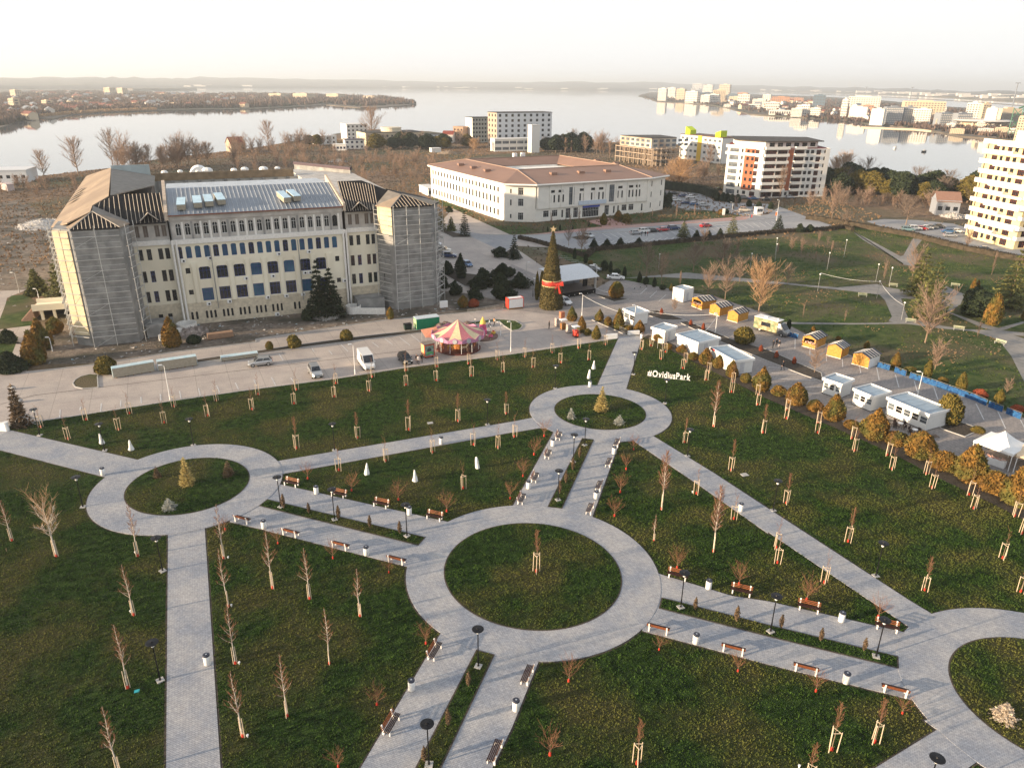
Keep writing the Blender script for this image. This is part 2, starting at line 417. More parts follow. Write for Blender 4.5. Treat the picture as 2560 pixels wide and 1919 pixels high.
# ================================================================ GROUND
def sheet(name, poly, z, m, kind='structure', label=None):
 a = sum(poly[i][0] * poly[(i + 1) % len(poly)][1] - poly[(i + 1) % len(poly)][0] * poly[i][1] for i in range(len(poly)))
 if a < 0: poly = poly[::-1]
 me = new_mesh(name, [(p[0], p[1], z) for p in poly], [tuple(range(len(poly)))], m)
 o = link(name, me); tag(o, label, None, None, kind)
 return o
def slab(name, poly, z0, z1, m, kind='structure', parent=None):
 o = link(name, MB().prism([tuple(p[:2]) for p in poly], z0, z1).mesh(name, m), parent)
 if kind: tag(o, None, None, None, kind)
 return o
def ring_pts(cx, cy, a, b, ang, n=96):
 t = R(ang)
 return [(cx + a * math.cos(k) * math.cos(t) - b * math.sin(k) * math.sin(t), cy + a * math.cos(k) * math.sin(t) + b * math.sin(k) * math.cos(t)) for k in [2 * PI * i / n for i in range(n)]]
def offset_poly(P, d):
 n = len(P); a = sum(P[i][0] * P[(i + 1) % n][1] - P[(i + 1) % n][0] * P[i][1] for i in range(n))
 if a < 0: P = P[::-1]
 out = []
 for i in range(n):
  p0, p1, p2 = Vector(P[i - 1][:2]), Vector(P[i][:2]), Vector(P[(i + 1) % n][:2])
  e1 = (p1 - p0).normalized(); e2 = (p2 - p1).normalized()
  n1 = Vector((e1.y, -e1.x)); n2 = Vector((e2.y, -e2.x)); m_ = (n1 + n2)
  m_ = m_ / max(.3, m_.length_squared) * 2
  out.append((p1.x + m_.x * d, p1.y + m_.y * d))
 return out
def kerb(name, pts, w_=.16, h=.12, m=None, closed=False):
 b = MB(); P = [Vector(p[:2]) for p in pts]
 if closed: P.append(P[0])
 for i in range(len(P) - 1):
  d = (P[i + 1] - P[i]).normalized(); s_ = Vector((-d.y, d.x)) * w_ / 2
  q = [P[i] - s_, P[i + 1] - s_, P[i + 1] + s_, P[i] + s_]
  b.prism([tuple(v) for v in q], 0.0, h + .0015 * (i % 2))
 o = link(name, b.mesh(name, m or M['kerb'])); tag(o, kind='structure'); return o
mw = bpy.data.materials.new('lake_water'); mw.use_nodes = True
t = mw.node_tree; b = t.nodes['Principled BSDF']
b.inputs['Base Color'].default_value = (.16, .17, .175, 1); b.inputs['Roughness'].default_value = .04; b.inputs['Specular IOR Level'].default_value = .9
geo = t.nodes.new('ShaderNodeNewGeometry'); mp = t.nodes.new('ShaderNodeMapping'); mp.inputs['Scale'].default_value = (1, .4, 1)
n1 = t.nodes.new('ShaderNodeTexNoise'); n1.inputs['Scale'].default_value = .35; n1.inputs['Detail'].default_value = 3
bp = t.nodes.new('ShaderNodeBump'); bp.inputs['Strength'].default_value = .10; bp.inputs['Distance'].default_value = .05
t.links.new(geo.outputs['Position'], mp.inputs['Vector']); t.links.new(mp.outputs[0], n1.inputs['Vector'])
t.links.new(n1.outputs['Fac'], bp.inputs['Height']); t.links.new(bp.outputs['Normal'], b.inputs['Normal'])
sheet('lake_water', [(-26000, -3000), (26000, -3000), (26000, 34000), (-26000, 34000)], -3.0, mw)
SHORE = [(-322.26,351.04),(-274.16,367.39),(-261.74,383.13),(-243.76,377.87),(-240.0,386.26),(-233.5,403.5),(-224.6,426.5),(-222.6,480.5),(-204.8,530.8),(-192.6,570.2),(-177.5,680.6),(-171.2,743.9),(-151.7,821.5),(-86.9,792.1),(-47.2,728.3),(27.6,652.7),(84.6,659.6),(138.4,641.2),(164.2,609.8),(162.8,487.2),(175.9,426.4),(191.0,401.8),(211.59,393.84),(219.46,360.24),(222.34,324.89)]
land = SHORE + [(900, 360), (1500, 300), (1500, -500), (-1500, -500), (-1500, 300)]
ground = slab('ground', land, -4.0, 0.0, M['scrubland'])
def far_land(name, front, back, z, m):
 slab(name, front + back[::-1], -4, z, m)
far_land('far_shore_left', [(-477.7,591.2),(-509.6,746.6),(-544.3,817.0),(-570.0,868.6),(-617.8,958.5),(-654.0,1066.2),(-610.8,1025.0),(-666.7,1171.1),(-668.8,1269.2),(-642.2,1332.3),(-612.8,1401.9),(-498.3,1504.1),(-467.2,1630.7),(-441.8,1827.1),(-323.2,1635.7),(-283.9,1690.8),(-254.6,1842.6),(-252.4,2011.4)],
         [(-3089.3,3927.0),(-2799.9,4186.7),(-2605.3,4489.6),(-2487.9,4911.1),(-1997.1,4131.3),(-1754.3,3671.6),(-1364.1,3254.2),(-1343.4,3731.8),(-1165.5,3892.4),(-920.6,3605.2),(-689.5,3263.3),(-502.5,3006.0),(-390.7,2691.3),(-319.0,2445.0)], -2.0, M['farland'])
TOWN_F = [(612.5,3902.2),(543.1,3186.6),(459.2,2515.4),(518.9,2412.2),(548.5,2213.9),(520.3,1924.7),(440.0,1454.9),(456.4,1404.1),(496.1,1314.5),(550.5,1281.6),(502.8,1102.7),(521.0,1029.9),(503.3,924.5),(482.0,837.4),(492.4,802.3),(498.5,753.7),(474.0,655.9)]
TOWN_B = [(757.9,4701.3),(1084.2,6275.1),(2197.9,8935.6),(1664.0,6102.0),(1603.7,4987.1),(1743.4,4581.8),(1597.2,3512.9),(1237.1,2271.0),(1205.8,1994.4),(1124.5,1725.7),(1016.8,1430.3)]
far_land('far_shore_right', TOWN_F, TOWN_B, -1.8, M['farland'])
slab('far_headland', [(-2152.2,4440.0),(-2023.5,4517.5),(-2026.7,4913.3),(-2118.1,5248.3),(-2230.3,5332.5),(-2399.2,5188.6),(-2487.9,4911.1)], -4, 6, M['farland'])
slab('breakwater', [(2535.7,7897.7),(2291.6,5594.8),(2105.8,4225.5),(1850.2,3148.8),(1582.6,2388.5),(1551.0,2340.3),(1801.9,3066.0),(2044.5,4102.0),(2221.2,5422.3),(2427.2,7558.8)], -4, -2.2, M['farland'])
def hill_band(name, shore, tops, depth, m, seed):
 g = random.Random(seed); V = []; F = []
 n = len(shore)
 for i in range(n):
  s = Vector(shore[i]); d = s.normalized(); hh = tops[i]
  for f, zf in ((0, -3.2), (.002, 1.0), (.25, .25), (.55, .6), (1.0, 1.0), (1.6, .2)):
   p = s + d * depth * f
   V.append((p.x, p.y, zf if f < .01 else -2 + hh * zf * g.uniform(.85, 1.1)))
 for i in range(n - 1):
  for k in range(5):
   a = i * 6 + k; F.append((a, a + 6, a + 7, a + 1))
 return tag(link(name, new_mesh(name, V, F, m, None, True)), kind='structure')
def resample(P, n):
 P = [Vector(p) for p in P]; L = [0]
 for i in range(len(P) - 1): L.append(L[-1] + (P[i + 1] - P[i]).length)
 out = []
 for k in range(n):
  d = L[-1] * k / (n - 1); i = max(j for j in range(len(L)) if L[j] <= d + 1e-6); i = min(i, len(P) - 2)
  f = (d - L[i]) / max(1e-6, L[i + 1] - L[i]); out.append(tuple(P[i].lerp(P[i + 1], f)))
 return out
FARSH = resample([(-2664.7,6201.2),(-2407.1,7336.6),(-1619.5,8255.1),(-30.6,8691.2),(805.8,8231.3),(1613.1,9012.9),(2788.0,8971.1),(3086.9,7486.2),(2847.9,5725.2),(2407.6,4256.8),(2065.3,3188.1),(1677.2,2036.5)], 90)
hill_band('far_hills', FARSH, [92 + 10 * math.sin(i * .23) + 4 * math.sin(i * .9) - 52 * min(1, max(0, i - 38) / 22) for i in range(90)], 3800, M['farland'], 3)
LEFTB = resample([(-3074.2,2760.5),(-2865.0,3550.6),(-2896.6,4431.0),(-2763.3,5249.6),(-2723.2,6491.3)], 40)
hill_band('far_hills', LEFTB, [66 + 6 * math.sin(i * .3) + (i * .6) for i in range(40)], 3500, M['farland'], 5)
LAWN = [(-77.44,89.16),(-70.58,92.97),(-62.66,96.66),(-51.57,102.2),(-40.6,107.06),(-28.81,111.82),(-18.11,117.17),(-0.05,124.37),(20.19,133.76)] + [(20.66,134.83),(25.23,135.32),(26.67,132.58),(39.98,105.04),(44.49,97.86),(47.48,92.87),(51.02,86.66),(53.28,80.8),(56.38,75.06),(58.09,71.1),(60.18,66.82)] + [(120, 30), (120, -40), (-200, -40), (-200, 70)]
sheet('lawn', LAWN, .006, M['lawn'])
CONC = [(-82.3,87.32),(-77.39,89.09),(-70.53,92.89),(-62.61,96.58),(-51.53,102.11),(-40.57,106.97),(-28.79,111.71),(-18.09,117.06),(-0.05,124.25),(20.06,133.62),(20.78,134.83),(25.23,135.32),(26.65,140.48),(22.85,145.03),(-0.39,220.52),(14.14,217.8),(1.76,231.41),(-23.76,290.61),(-26.11,250.27),(-24.94,217.53),(-18.89,161.33),(-26.58,144.27),(-48.68,131.74),(-48.02,129.73),(-60.93,123.91),(-71.07,117.44),(-84.73,112.46),(-97.59,106.86)]
sheet('car_park_paving', CONC, .012, M['concrete'])
MARKET = [(25.21,135.17),(20.77,134.76),(16.69,145.64),(-0.15,152.69),(-10.73,161.62),(-0.31,195.86),(16.42,164.65),(25.48,181.33),(28.67,179.09),(40.84,168.5),(46.14,165.61),(54.7,151.02),(57.56,138.44),(63.21,120.45),(69.2,112.5),(75.77,98.56),(80.42,88.97),(58.95,61.72),(58.16,71.23),(56.46,75.19),(53.36,80.95),(51.1,86.83),(47.56,93.05),(44.57,98.06),(40.05,105.27),(26.73,132.92)]
sheet('market_paving', MARKET, .016, M['market'])
DIRT = [(-83.03,116.84),(-71.22,117.72),(-61.07,124.22),(-48.13,130.06),(-48.68,131.74),(-26.61,144.43),(-0.16,153.76),(-0.16,156.29),(-8.53,164.68),(-18.02,168.47),(-56.1,154.4),(-78.79,153.63),(-88.67,141.52),(-91.08,136.87),(-89.44,127.22)]
sheet('building_site_ground', DIRT, .020, M['dirt'])
sheet('waste_ground', [(-149.32,184.31),(-117.04,140.62),(-118.16,163.8),(-113.57,165.0),(-104.91,170.65),(-174.97,289.88),(-150.57,241.64),(-200.08,304.13),(-211.22,273.86)], .004, M['dirt'])
sheet('side_lawn', [(-100.52,126.9),(-99.97,135.87),(-95.1,138.62),(-102.49,152.83),(-110.33,161.06),(-113.06,159.98),(-111.67,156.19),(-104.36,142.6),(-105.14,133.55)], .012, M['lawn2'])
sheet('side_lawn', [(-101.86,128.83),(-97.25,131.68),(-93.59,131.45),(-87.73,119.86),(-88.96,118.96),(-92.39,115.21)], .014, M['lawn2'])
sheet('side_path', [(-88.92,107.56),(-84.63,112.31),(-80.88,113.35),(-82.84,116.85),(-89.44,127.22),(-95.1,138.62),(-99.88,135.72),(-102.32,129.49),(-100.52,126.9),(-96.81,131.01),(-101.41,128.18)], .009, M['concrete'])
sheet('side_path', [(-100.44,136.59),(-112.87,158.05),(-112.83,165.54),(-113.57,165.0),(-118.16,163.8),(-115.78,148.86),(-102.78,130.15)], .0085, M['concrete'])
EAST = [(29.08,177.95),(40.84,168.5),(46.96,165.64),(54.43,150.16),(57.84,139.19),(63.47,121.03),(69.33,112.76),(76.03,98.97),(80.72,87.3),(135.33,140.78),(148.11,210.9),(132.77,226.69),(133.37,245.73),(122.26,269.76),(110.32,250.85),(81.68,235.28),(49.76,226.37),(23.54,214.92),(14.14,217.8),(8.02,220.91),(15.62,199.33),(23.01,180.17)]
sheet('east_park_ground', EAST, .010, M['lawn2'])
UPPER = [(-9.86,238.58),(-0.45,237.07),(5.56,238.36),(23.93,250.7),(86.16,277.84),(97.21,283.76),(108.09,303.06),(110.17,280.5),(112.34,259.78),(110.95,256.33),(84.58,244.31),(46.66,228.93),(21.63,216.47),(13.45,217.77),(1.76,231.41),(-2.4,210.55),(-13.81,234.46),(-26.11,250.27)]
sheet('upper_car_park', UPPER, .014, M['asphalt'])
sheet('inner_car_park', [(67.92,351.47),(85.45,340.86),(85.43,315.94),(105.84,310.72),(102.74,295.29),(102.71,292.41),(85.4,275.22),(82.48,280.25),(67.79,293.21),(64.66,305.01),(61.77,317.76)], .0165, M['asphalt'])
sheet('gravel_yard', [(128.75,270.11),(129.63,258.43),(133.37,245.73),(134.75,230.37),(144.14,204.74),(159.07,227.91),(159.29,247.03),(158.65,266.91),(149.6,273.73),(137.64,275.58)], .0125, M['asphalt'])
WLAWN = [(-0.54,260.69),(11.85,263.73),(24.71,269.31),(30.76,255.48),(23.14,250.66),(9.05,241.54),(-0.45,237.07),(-13.69,269.67),(-35.42,314.84),(-35.91,328.85)]
sheet('front_lawn', [(-1.74,258.3),(11.85,263.73),(24.71,269.31),(30.76,255.48),(21.47,249.5),(9.05,241.54),(-0.46,238.06),(-1.63,238.99),(-15.79,269.55),(-35.07,311.53),(-35.04,325.28),(-6.76,262.72)], .010, M['lawn2'])
sheet('front_lawn', [(35.22,276.25),(38.67,260.47),(53.36,264.8),(86.54,279.16),(82.1,286.99),(72.76,294.96),(53.46,289.5)], .020, M['lawn2'])
sheet('entrance_paving', [(25.96,264.5),(34.76,272.38),(39.08,260.49),(40.46,255.99),(27.56,247.67),(30.76,255.48)], .0245, M['redpave'])
sheet('entrance_paving', [(5.56,238.36),(23.93,250.7),(62.01,266.47),(86.31,278.37),(88.8,277.99),(85.15,271.42),(60.97,261.67),(24.3,246.03),(14.72,240.81)], .0205, M['redpave'])
kerb('kerb', [(-7.93,237.09),(5.55,237.76),(23.28,243.28),(25.21,247.55),(61.49,264.05),(85.25,274.7),(87.65,274.83),(89.56,281.98),(86.35,294.31),(67.48,291.75)], .25, .13)
kerb('kerb', [(23.87,241.27),(42.15,246.31),(59.48,254.75),(93.81,273.15),(109.57,281.26)], .25, .12)
EPATHS = []
for nm, P in (('p', [(115.16,251.09),(114.33,236.86),(112.06,209.34),(110.48,206.11),(107.55,199.5),(108.21,199.52),(109.2,207.56),(111.87,234.66),(116.23,255.5)]), ('q', [(129.28,237.59),(112.06,209.34),(110.41,203.32),(125.05,226.34),(132.74,237.75)]),
              ('r', [(109.2,207.56),(108.21,199.52),(109.41,197.49),(119.2,214.19),(115.72,214.03)]),
              ('s', [(27.83,181.43),(38.08,183.03),(57.57,179.03),(63.0,176.93),(66.77,177.07),(80.51,170.98),(86.68,167.55),(91.04,175.73),(90.35,177.96),(79.04,174.18),(71.49,176.68),(58.61,182.61),(45.12,188.28),(38.54,185.5)]),
              ('t', [(90.46,175.7),(92.85,173.59),(96.32,171.56),(93.18,164.26),(89.88,164.64),(86.21,155.56),(82.93,146.93),(80.12,145.63),(78.5,146.79),(80.84,150.17),(85.37,163.01),(86.16,167.02)]),
              ('u', [(55.31,145.42),(69.55,145.07),(76.95,145.54),(80.71,146.86),(85.32,147.82),(88.07,143.91),(91.57,141.71),(98.27,141.16),(102.32,139.79),(100.88,137.56),(94.98,139.57),(87.02,141.95),(81.43,144.88),(69.14,144.11),(54.85,144.05)]),
              ('v', [(106.7,176.31),(106.99,168.79),(100.78,159.71),(95.08,154.07),(97.5,145.78),(98.98,142.7),(107.41,147.7),(106.35,146.06),(97.8,140.39),(95.61,142.6),(94.51,155.83),(103.13,171.8)]),
              ('w', [(92.05,141.72),(94.42,135.24),(91.07,125.96),(85.33,113.41),(83.71,100.39),(93.72,114.66),(99.95,136.11),(98.03,141.15)])):
 EPATHS.append(P); sheet('park_path', P, .014 + .0035 * (ord(nm) % 7), M['eastpath'])
def island(P, m='soil', h=.10, nm='planting_bed'):
 slab(nm, P, 0.0, h, M[m])
 kerb('kerb', P, .16, h + .03, closed=True)
GRNISL = [
 ([(-70.45,108.51),(-70.91,109.99),(-70.81,111.52),(-69.86,112.58),(-68.39,112.36),(-68.14,111.59),(-65.57,106.93),(-67.63,106.4),(-69.29,107.08)], 'lawn2'),
 ([(-60.28,116.89),(-55.04,119.88),(-46.31,124.5),(-39.01,128.47),(-31.23,132.39),(-17.54,138.16),(-17.54,136.18),(-30.81,130.36),(-38.54,126.74),(-45.82,122.98),(-54.33,118.34),(-59.47,115.53)], 'soil'),
 ([(-17.5,138.16),(-9.78,142.27),(-3.74,145.16),(-1.58,145.06),(0.59,144.33),(1.95,141.63),(1.87,140.1),(1.28,138.58),(-0.1,137.8),(-1.77,141.13),(-2.63,143.59),(-3.71,143.88),(-9.67,140.5),(-17.43,136.19)], 'lawn2'),
 ([(16.45,145.64),(17.62,146.48),(21.92,143.42),(25.69,137.48),(24.61,134.94),(22.15,135.79)], 'soil'),
 ([(17.73,167.15),(26.41,161.45),(22.74,159.41),(18.45,166.15)], 'soil'),
 ([(28.4,151.89),(31.44,152.86),(35.79,146.25),(33.53,145.77),(30.94,146.1),(28.42,149.74)], 'soil'),
 ([(34.33,144.44),(36.07,145.29),(42.23,133.72),(47.29,127.88),(49.67,122.42),(52.65,116.27),(51.3,112.3),(49.17,115.38),(45.35,121.83),(39.63,132.27)], 'soil'),
 ([(61.38,95.09),(65.06,97.51),(67.15,94.45),(64.42,92.86),(63.34,92.11),(61.49,94.67)], 'soil'),
 ([(-19.98,188.24),(-11.67,171.93),(-0.21,168.07),(2.29,172.44),(-0.24,177.99),(-6.38,180.11),(-9.46,183.62)], 'soil'),
 ([(-4.6,204.16),(-0.38,216.97),(1.66,212.16),(2.91,203.0),(-0.32,199.95),(-0.33,201.39)], 'soil'),
 ([(-23.38,246.11),(-12.97,232.59),(-19.19,232.28),(-25.69,245.99)], 'soil'),
 ([(18.23,234.11),(22.93,239.22),(24.73,234.43),(23.18,229.65),(19.97,230.42)], 'soil'),
]
for P, m_ in GRNISL: island(P, m_)
HEDGE_STRIP = [(25.51,134.97),(26.76,132.44),(39.91,104.81),(44.41,97.66),(47.41,92.68),(50.94,86.5),(53.2,80.66),(56.3,74.93),(58.01,70.98),(59.68,73.58),(58.0,77.77),(54.91,83.86),(52.5,89.74),(48.61,95.54),(45.92,101.64),(41.27,109.07),(29.65,131.98),(26.6,136.07)]
sheet('planting_bed', HEDGE_STRIP, .028, M['soil'])
kerb('kerb', [(-80.62,112.94),(-71.01,117.33),(-60.86,123.73),(-47.98,129.6),(-48.55,131.33),(-26.54,144.03),(-0.15,153.4)], .2, .12)
kerb('kerb', [(-70.53,92.89),(-62.61,96.58),(-51.53,102.11),(-40.57,106.97),(-28.79,111.71),(-18.09,117.06),(-0.05,124.25),(20.06,133.62)], .12, .07)
SOIL_SHADE_EDGE = .16  # dark rim: soil gap and the grass-edge shadow painted as one strip
RINGS = [ # cx, cy, a, b, angle of the island ellipse ; walk width
 (2.2, 60.65, 8.98, 8.52, 148, 3.72, 'a'), (-38.9, 76.98, 7.1, 6.85, 165, 3.85, 'b'), (13.14, 99.63, 6.85, 6.4, 159, 3.7, 'c'), (44.1, 44.3, 8.2, 7.4, 163, 3.9, 'd')]
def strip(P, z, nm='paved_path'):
 sheet('path_edge_soil_shade', offset_poly(P, SOIL_SHADE_EDGE), .008 + z * .05, M['soil'])
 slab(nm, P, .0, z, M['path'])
PATHS = [
 [(-38.31,68.52),(-34.89,69.51),(-33.32,67.75), (-20.41,37.69),(-19.27,35.49),(-23.32,35.45),(-24.25,37.65), (-36.75,66.47)],
 [(-82.23,95.78),(-69.46,91.35),(-47.97,83.17),(-44.6,81.0),(-45.72,75.85),(-49.89,78.7),(-67.19,85.52),(-79.87,90.33)],
 [(-32.64,80.04),(-32.47,84.98),(-30.17,83.12),(0.05,95.72),(2.92,97.09),(5.96,96.96),(6.65,94.24),(5.39,93.53),(4.08,93.73),(0.06,92.11),(0.06,92.22),(-28.37,79.89),(-30.18,77.79)],
 [(-31.56,71.0),(-29.62,77.8),(-27.84,77.28),(-6.87,69.4),(-5.4,65.75),(-8.16,61.65),(-10.33,61.23),(-27.79,67.91),(-31.06,69.06)],
 [(0.14,72.04),(0.27,73.04),(6.1,93.09),(11.54,93.59),(18.12,93.73),(16.25,89.93),(14.79,89.66),(9.22,70.86),(7.66,67.05),(2.72,69.68)],
 [(12.88,60.45),(14.84,60.44),(21.2,57.13),(24.4,56.39),(35.56,52.2),(36.01,49.3),(34.09,46.02),(32.06,44.51),(21.79,48.24),(11.83,52.2)],
 [(-6.09,51.66),(-4.17,54.22),(1.22,50.24),(2.47,48.32),(0.24,41.44),(-2.17,35.23),(-11.57,35.14),(-10.49,37.8)],
 [(16.2,91.83),(19.69,91.44),(25.47,81.16),(29.67,72.85),(29.67,72.85),(37.9,56.77),(39.31,54.38),(41.07,52.98),(36.75,50.71),(36.21,52.76),(32.21,60.42),(34.07,56.72),(28.14,68.06),(28.04,67.76),(22.59,78.78),(16.97,89.42)],
 [(13.77,109.52),(20.66,134.83),(25.23,135.32),(18.26,108.17),(16.04,103.13)],
 [(31.97,42.47),(32.49,41.6),(26.28,38.2),(21.75,35.74),(28.11,34.27),(32.95,38.27),(34.02,38.89),(34.62,38.29),(37.59,39.28),(38.31,40.4),(35.76,43.65)],
]
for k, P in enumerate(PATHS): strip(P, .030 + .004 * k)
for k, (cx, cy, a, b_, an, wd, nm) in enumerate(RINGS):
 sheet('path_edge_soil_shade', ring_pts(cx, cy, a + wd + SOIL_SHADE_EDGE, b_ + wd + SOIL_SHADE_EDGE, an), .0095, M['soil'])
 slab('paved_ring', ring_pts(cx, cy, a + wd, b_ + wd, an), .0, .074 + .004 * k, M['path'])
 sheet('path_edge_soil_shade', ring_pts(cx, cy, a, b_, an), .095, M['soil'])
 sheet('lawn', ring_pts(cx, cy, a - .13, b_ - .13, an), .101, M['lawn'])
MEDIANS = [
 [(-28.37,73.8),(-9.07,66.38),(-9.69,64.84),(-28.9,72.32)],
 [(9.72,90.54),(11.32,90.11),(5.89,72.34),(4.2,72.68)],
 [(14.39,56.78),(23.35,53.12),(33.26,49.26),(32.62,47.85),(22.85,51.54),(13.83,55.19)],
 [(-2.85,49.62),(-1.24,49.02),(-5.02,36.99),(-6.82,37.16)],
]
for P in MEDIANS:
 sheet('path_edge_soil_shade', P, .095, M['soil']); sheet('lawn', offset_poly(P, -.13), .101, M['lawn'])
def in_ell(P, cx, cy, a, b_, an):
 t = R(an); x = P[:, 0] - cx; y = P[:, 1] - cy
 return ((x * math.cos(t) + y * math.sin(t)) / a) ** 2 + ((-x * math.sin(t) + y * math.cos(t)) / b_) ** 2 < 1
def lawn_mask(P):
 ok = inside(P, LAWN)
 for Q in PATHS: ok &= ~inside(P, offset_poly(Q, .12))
 up = np.zeros(len(P), bool)
 for cx, cy, a, b_, an, wd, nm in RINGS:
  ok &= ~in_ell(P, cx, cy, a + wd + .12, b_ + wd + .12, an)
 ok &= ~inside(P, HEDGE_STRIP)
 for cx, cy, a, b_, an, wd, nm in RINGS: up |= in_ell(P, cx, cy, a - .15, b_ - .15, an)
 for Q in MEDIANS: up |= inside(P, offset_poly(Q, -.15))
 return ok, up
def in_view(P, pad=3):
 y = P[:, 1]; return (np.abs(P[:, 0]) < .80 * y + 9 + pad) & (y > 27)
g_ = np.random.default_rng(11)
def scatter_rect(n, x0, x1, y0, y1): return np.stack([g_.uniform(x0, x1, n), g_.uniform(y0, y1, n)], 1)
def clumpy(P, sc, th, seed):
 g = np.random.default_rng(seed); v = np.zeros(len(P))
 for k in range(10):
  a = g.uniform(0, 2 * PI); f = sc * g.uniform(.5, 2); v += np.sin(P[:, 0] * math.cos(a) * f + P[:, 1] * math.sin(a) * f + g.uniform(0, 6))
 return v > th
P = np.concatenate([scatter_rect(150000, -60, 60, 27, 75), scatter_rect(130000, -85, 85, 75, 140)])
P = P[in_view(P)]
ok, up = lawn_mask(P)
P3 = np.concatenate([np.column_stack([P[ok], np.full(ok.sum(), .0)]), np.column_stack([P[up], np.full(up.sum(), .095)])])
tag(link('grass', tufts('grass', P3, M['blade'], .13, .08, 4, 5, .6)), 'short dark green winter grass on the park lawns', 'grass', kind='stuff')
P = scatter_rect(52000, 10, 330, 95, 300); P = P[inside(P, EAST) & ~inside(P, MARKET)]
for Q in EPATHS: P = P[~inside(P, Q)]
tag(link('turf_tussocks', tufts('turf_tussocks', P, [M['blade'], M['drygrass'], M['greygrass']], .22, .22, 3, 6, .8, clumpy(P, .12, 3.4, 4).astype(int) + clumpy(P, .2, 2.4, 9).astype(int))), 'uneven green and straw coloured turf in the old park on the right', 'grass', kind='stuff')
P = np.concatenate([scatter_rect(60000, -380, 140, 150, 660), scatter_rect(5000, 150, 480, 250, 520)])
keep = inside(P, land) & ~inside(P, CONC) & ~inside(P, MARKET) & ~inside(P, EAST) & ~inside(P, UPPER) & ~inside(P, DIRT)
for q in ([(-35.07,311.53),(-35.41,328.88),(-6.76,262.72),(58.02,289.77),(84.6,431.9),(-1.5,544.7),(-52.4,472.5)], [(-99.97,135.87),(-88.67,141.52),(-104.91,170.65),(-120.83,167.89)], [(68.68,355.64),(105.84,310.72),(116.16,342.96),(72.76,377.96)], [(128.75,270.11),(133.37,245.73),(144.14,204.74),(171.78,247.65),(138.86,278.21)]): keep &= ~inside(P, q)
bx, by = P[:, 0] + 65, P[:, 1] - 139.5; cu, su = math.cos(R(23.7)), math.sin(R(23.7))
lu, lv = bx * cu + by * su, -bx * su + by * cu
keep &= ~((lu > -22) & (lu < 54) & (lv > -9) & (lv < 80)) & ~((lu > -75) & (lu < -20) & (lv > -10) & (lv < 62) & (lu > -75 + 0.0 * lv))
P = P[keep]
mi = (clumpy(P, .035, .4, 3)).astype(int)
tag(link('dry_scrub', tufts('dry_scrub', P, [M['drygrass'], M['greygrass']], .62, .42, 4, 8, .6, mi)), 'dry brown and russet scrub over the waste ground behind the buildings', 'dry scrub', kind='stuff')
# ================================================================ PARK THINGS
ORD = 'first second third fourth fifth sixth seventh eighth ninth tenth eleventh twelfth thirteenth fourteenth fifteenth sixteenth seventeenth eighteenth nineteenth twentieth'.split()
ORD += ['twenty-' + o for o in ORD[:9]] + ['thirtieth'] + ['thirty-' + o for o in ORD[:9]]
def ang(P, Q): return math.atan2(Q[1] - P[1], Q[0] - P[0])
def place(proto, items, group=None, s=None, rz=None):
 out = []
 for i, it in enumerate(items):
  (p, lab), sc, r_, sw = it[:2], (it[2] if len(it) > 2 else 1.0), (it[3] if len(it) > 3 else rnd.uniform(0, 6.28)), (it[4] if len(it) > 4 else None)
  out.append(dup(proto, p, r_, sc, lab, group, None, sw))
 return out
def discard(o):
 for k in kids(o): discard(k)
 bpy.data.objects.remove(o)
def frame_mesh():
 b = MB(); prof = [(-.30, 0), (-.22, 0), (-.20, .34), (.16, .34), (.22, 0), (.34, 0), (.33, .45), (.44, .88), (.36, .90), (.24, .46), (-.28, .44)]
 for x0 in (0,):
  n = len(prof); V = [(-.06, y, z) for y, z in prof] + [(.06, y, z) for y, z in prof]
  b.add(V, [tuple(range(n))[::-1], tuple(range(n, 2 * n))] + [(i, (i + 1) % n, n + (i + 1) % n, n + i) for i in range(n)])
 return b.mesh('end_frame', M['benchwhite'])
def make_bench():
 t_ = thing('park_bench', 'x', 'bench')
 fm = frame_mesh()
 for x in (-.78, .78): part('end_frame', fm, t_, (x, 0, 0))
 sm = MB().box(-1.0, 1.0, -.038, .038, 0, .035).mesh('slat', M['wood_lit']); ss = MB().box(-1.0, 1.0, -.046, .046, 0, .035).mesh('slat', mat('dark_brown_slats', (.035, .014, .010), .35))
 for i in range(4): part('seat_slat', ss, t_, (0, -.24 + i * .125, .445))
 for i in range(3): part('back_slat', sm, t_, (0, .27 + i * .055, .56 + i * .125), rot=(R(76), 0, 0))
 return t_
bench = make_bench()
BN = [
 (((-25.15,76.37), (-6.87,69.4)), [(-26.51,77.08),(-20.25,74.63),(-14.92,72.54),(-8.53,70.01)], 'facing the camera, walk between left and central rings', 'from the left'),
 (((-10.33,61.23), (-27.79,67.91)), [(-29.62,69.13),(-23.59,66.63),(-17.75,64.37),(-11.52,61.95)], 'seen from behind, walk between left and central rings', 'from the left'),
 (((0.53,73.55), (5.32,92.15)), [(6.52,90.64),(4.81,85.2),(2.96,79.05),(1.27,73.97)], 'left of the walk up to the far ring', 'from the top'),
 (((14.79,89.66), (9.23,70.98)), [(14.21,88.68),(12.48,83.13),(10.59,77.16),(9.0,71.96)], 'right of the walk up to the far ring', 'from the top'),
 (((14.84,60.44), (35.56,52.2)), [(16.51,59.81),(22.14,57.44),(27.76,55.17),(33.83,52.66)], 'facing the camera, walk between central and right rings', 'from the left'),
 (((32.08,44.54), (11.83,52.2)), [(13.23,52.15),(19.22,49.69),(24.65,47.47),(30.97,45.22)], 'seen from behind, walk between central and right rings', 'from the left'),
 (((-10.49,37.8), (-6.09,51.66)), [(-6.35,49.08),(-8.84,41.35)], 'left of the walk down from the central ring', 'from the top'),
 (((2.47,48.32), (0.24,41.44)), [(1.45,46.46),(-1.01,38.96)], 'right of the walk down from the central ring', 'from the top')]
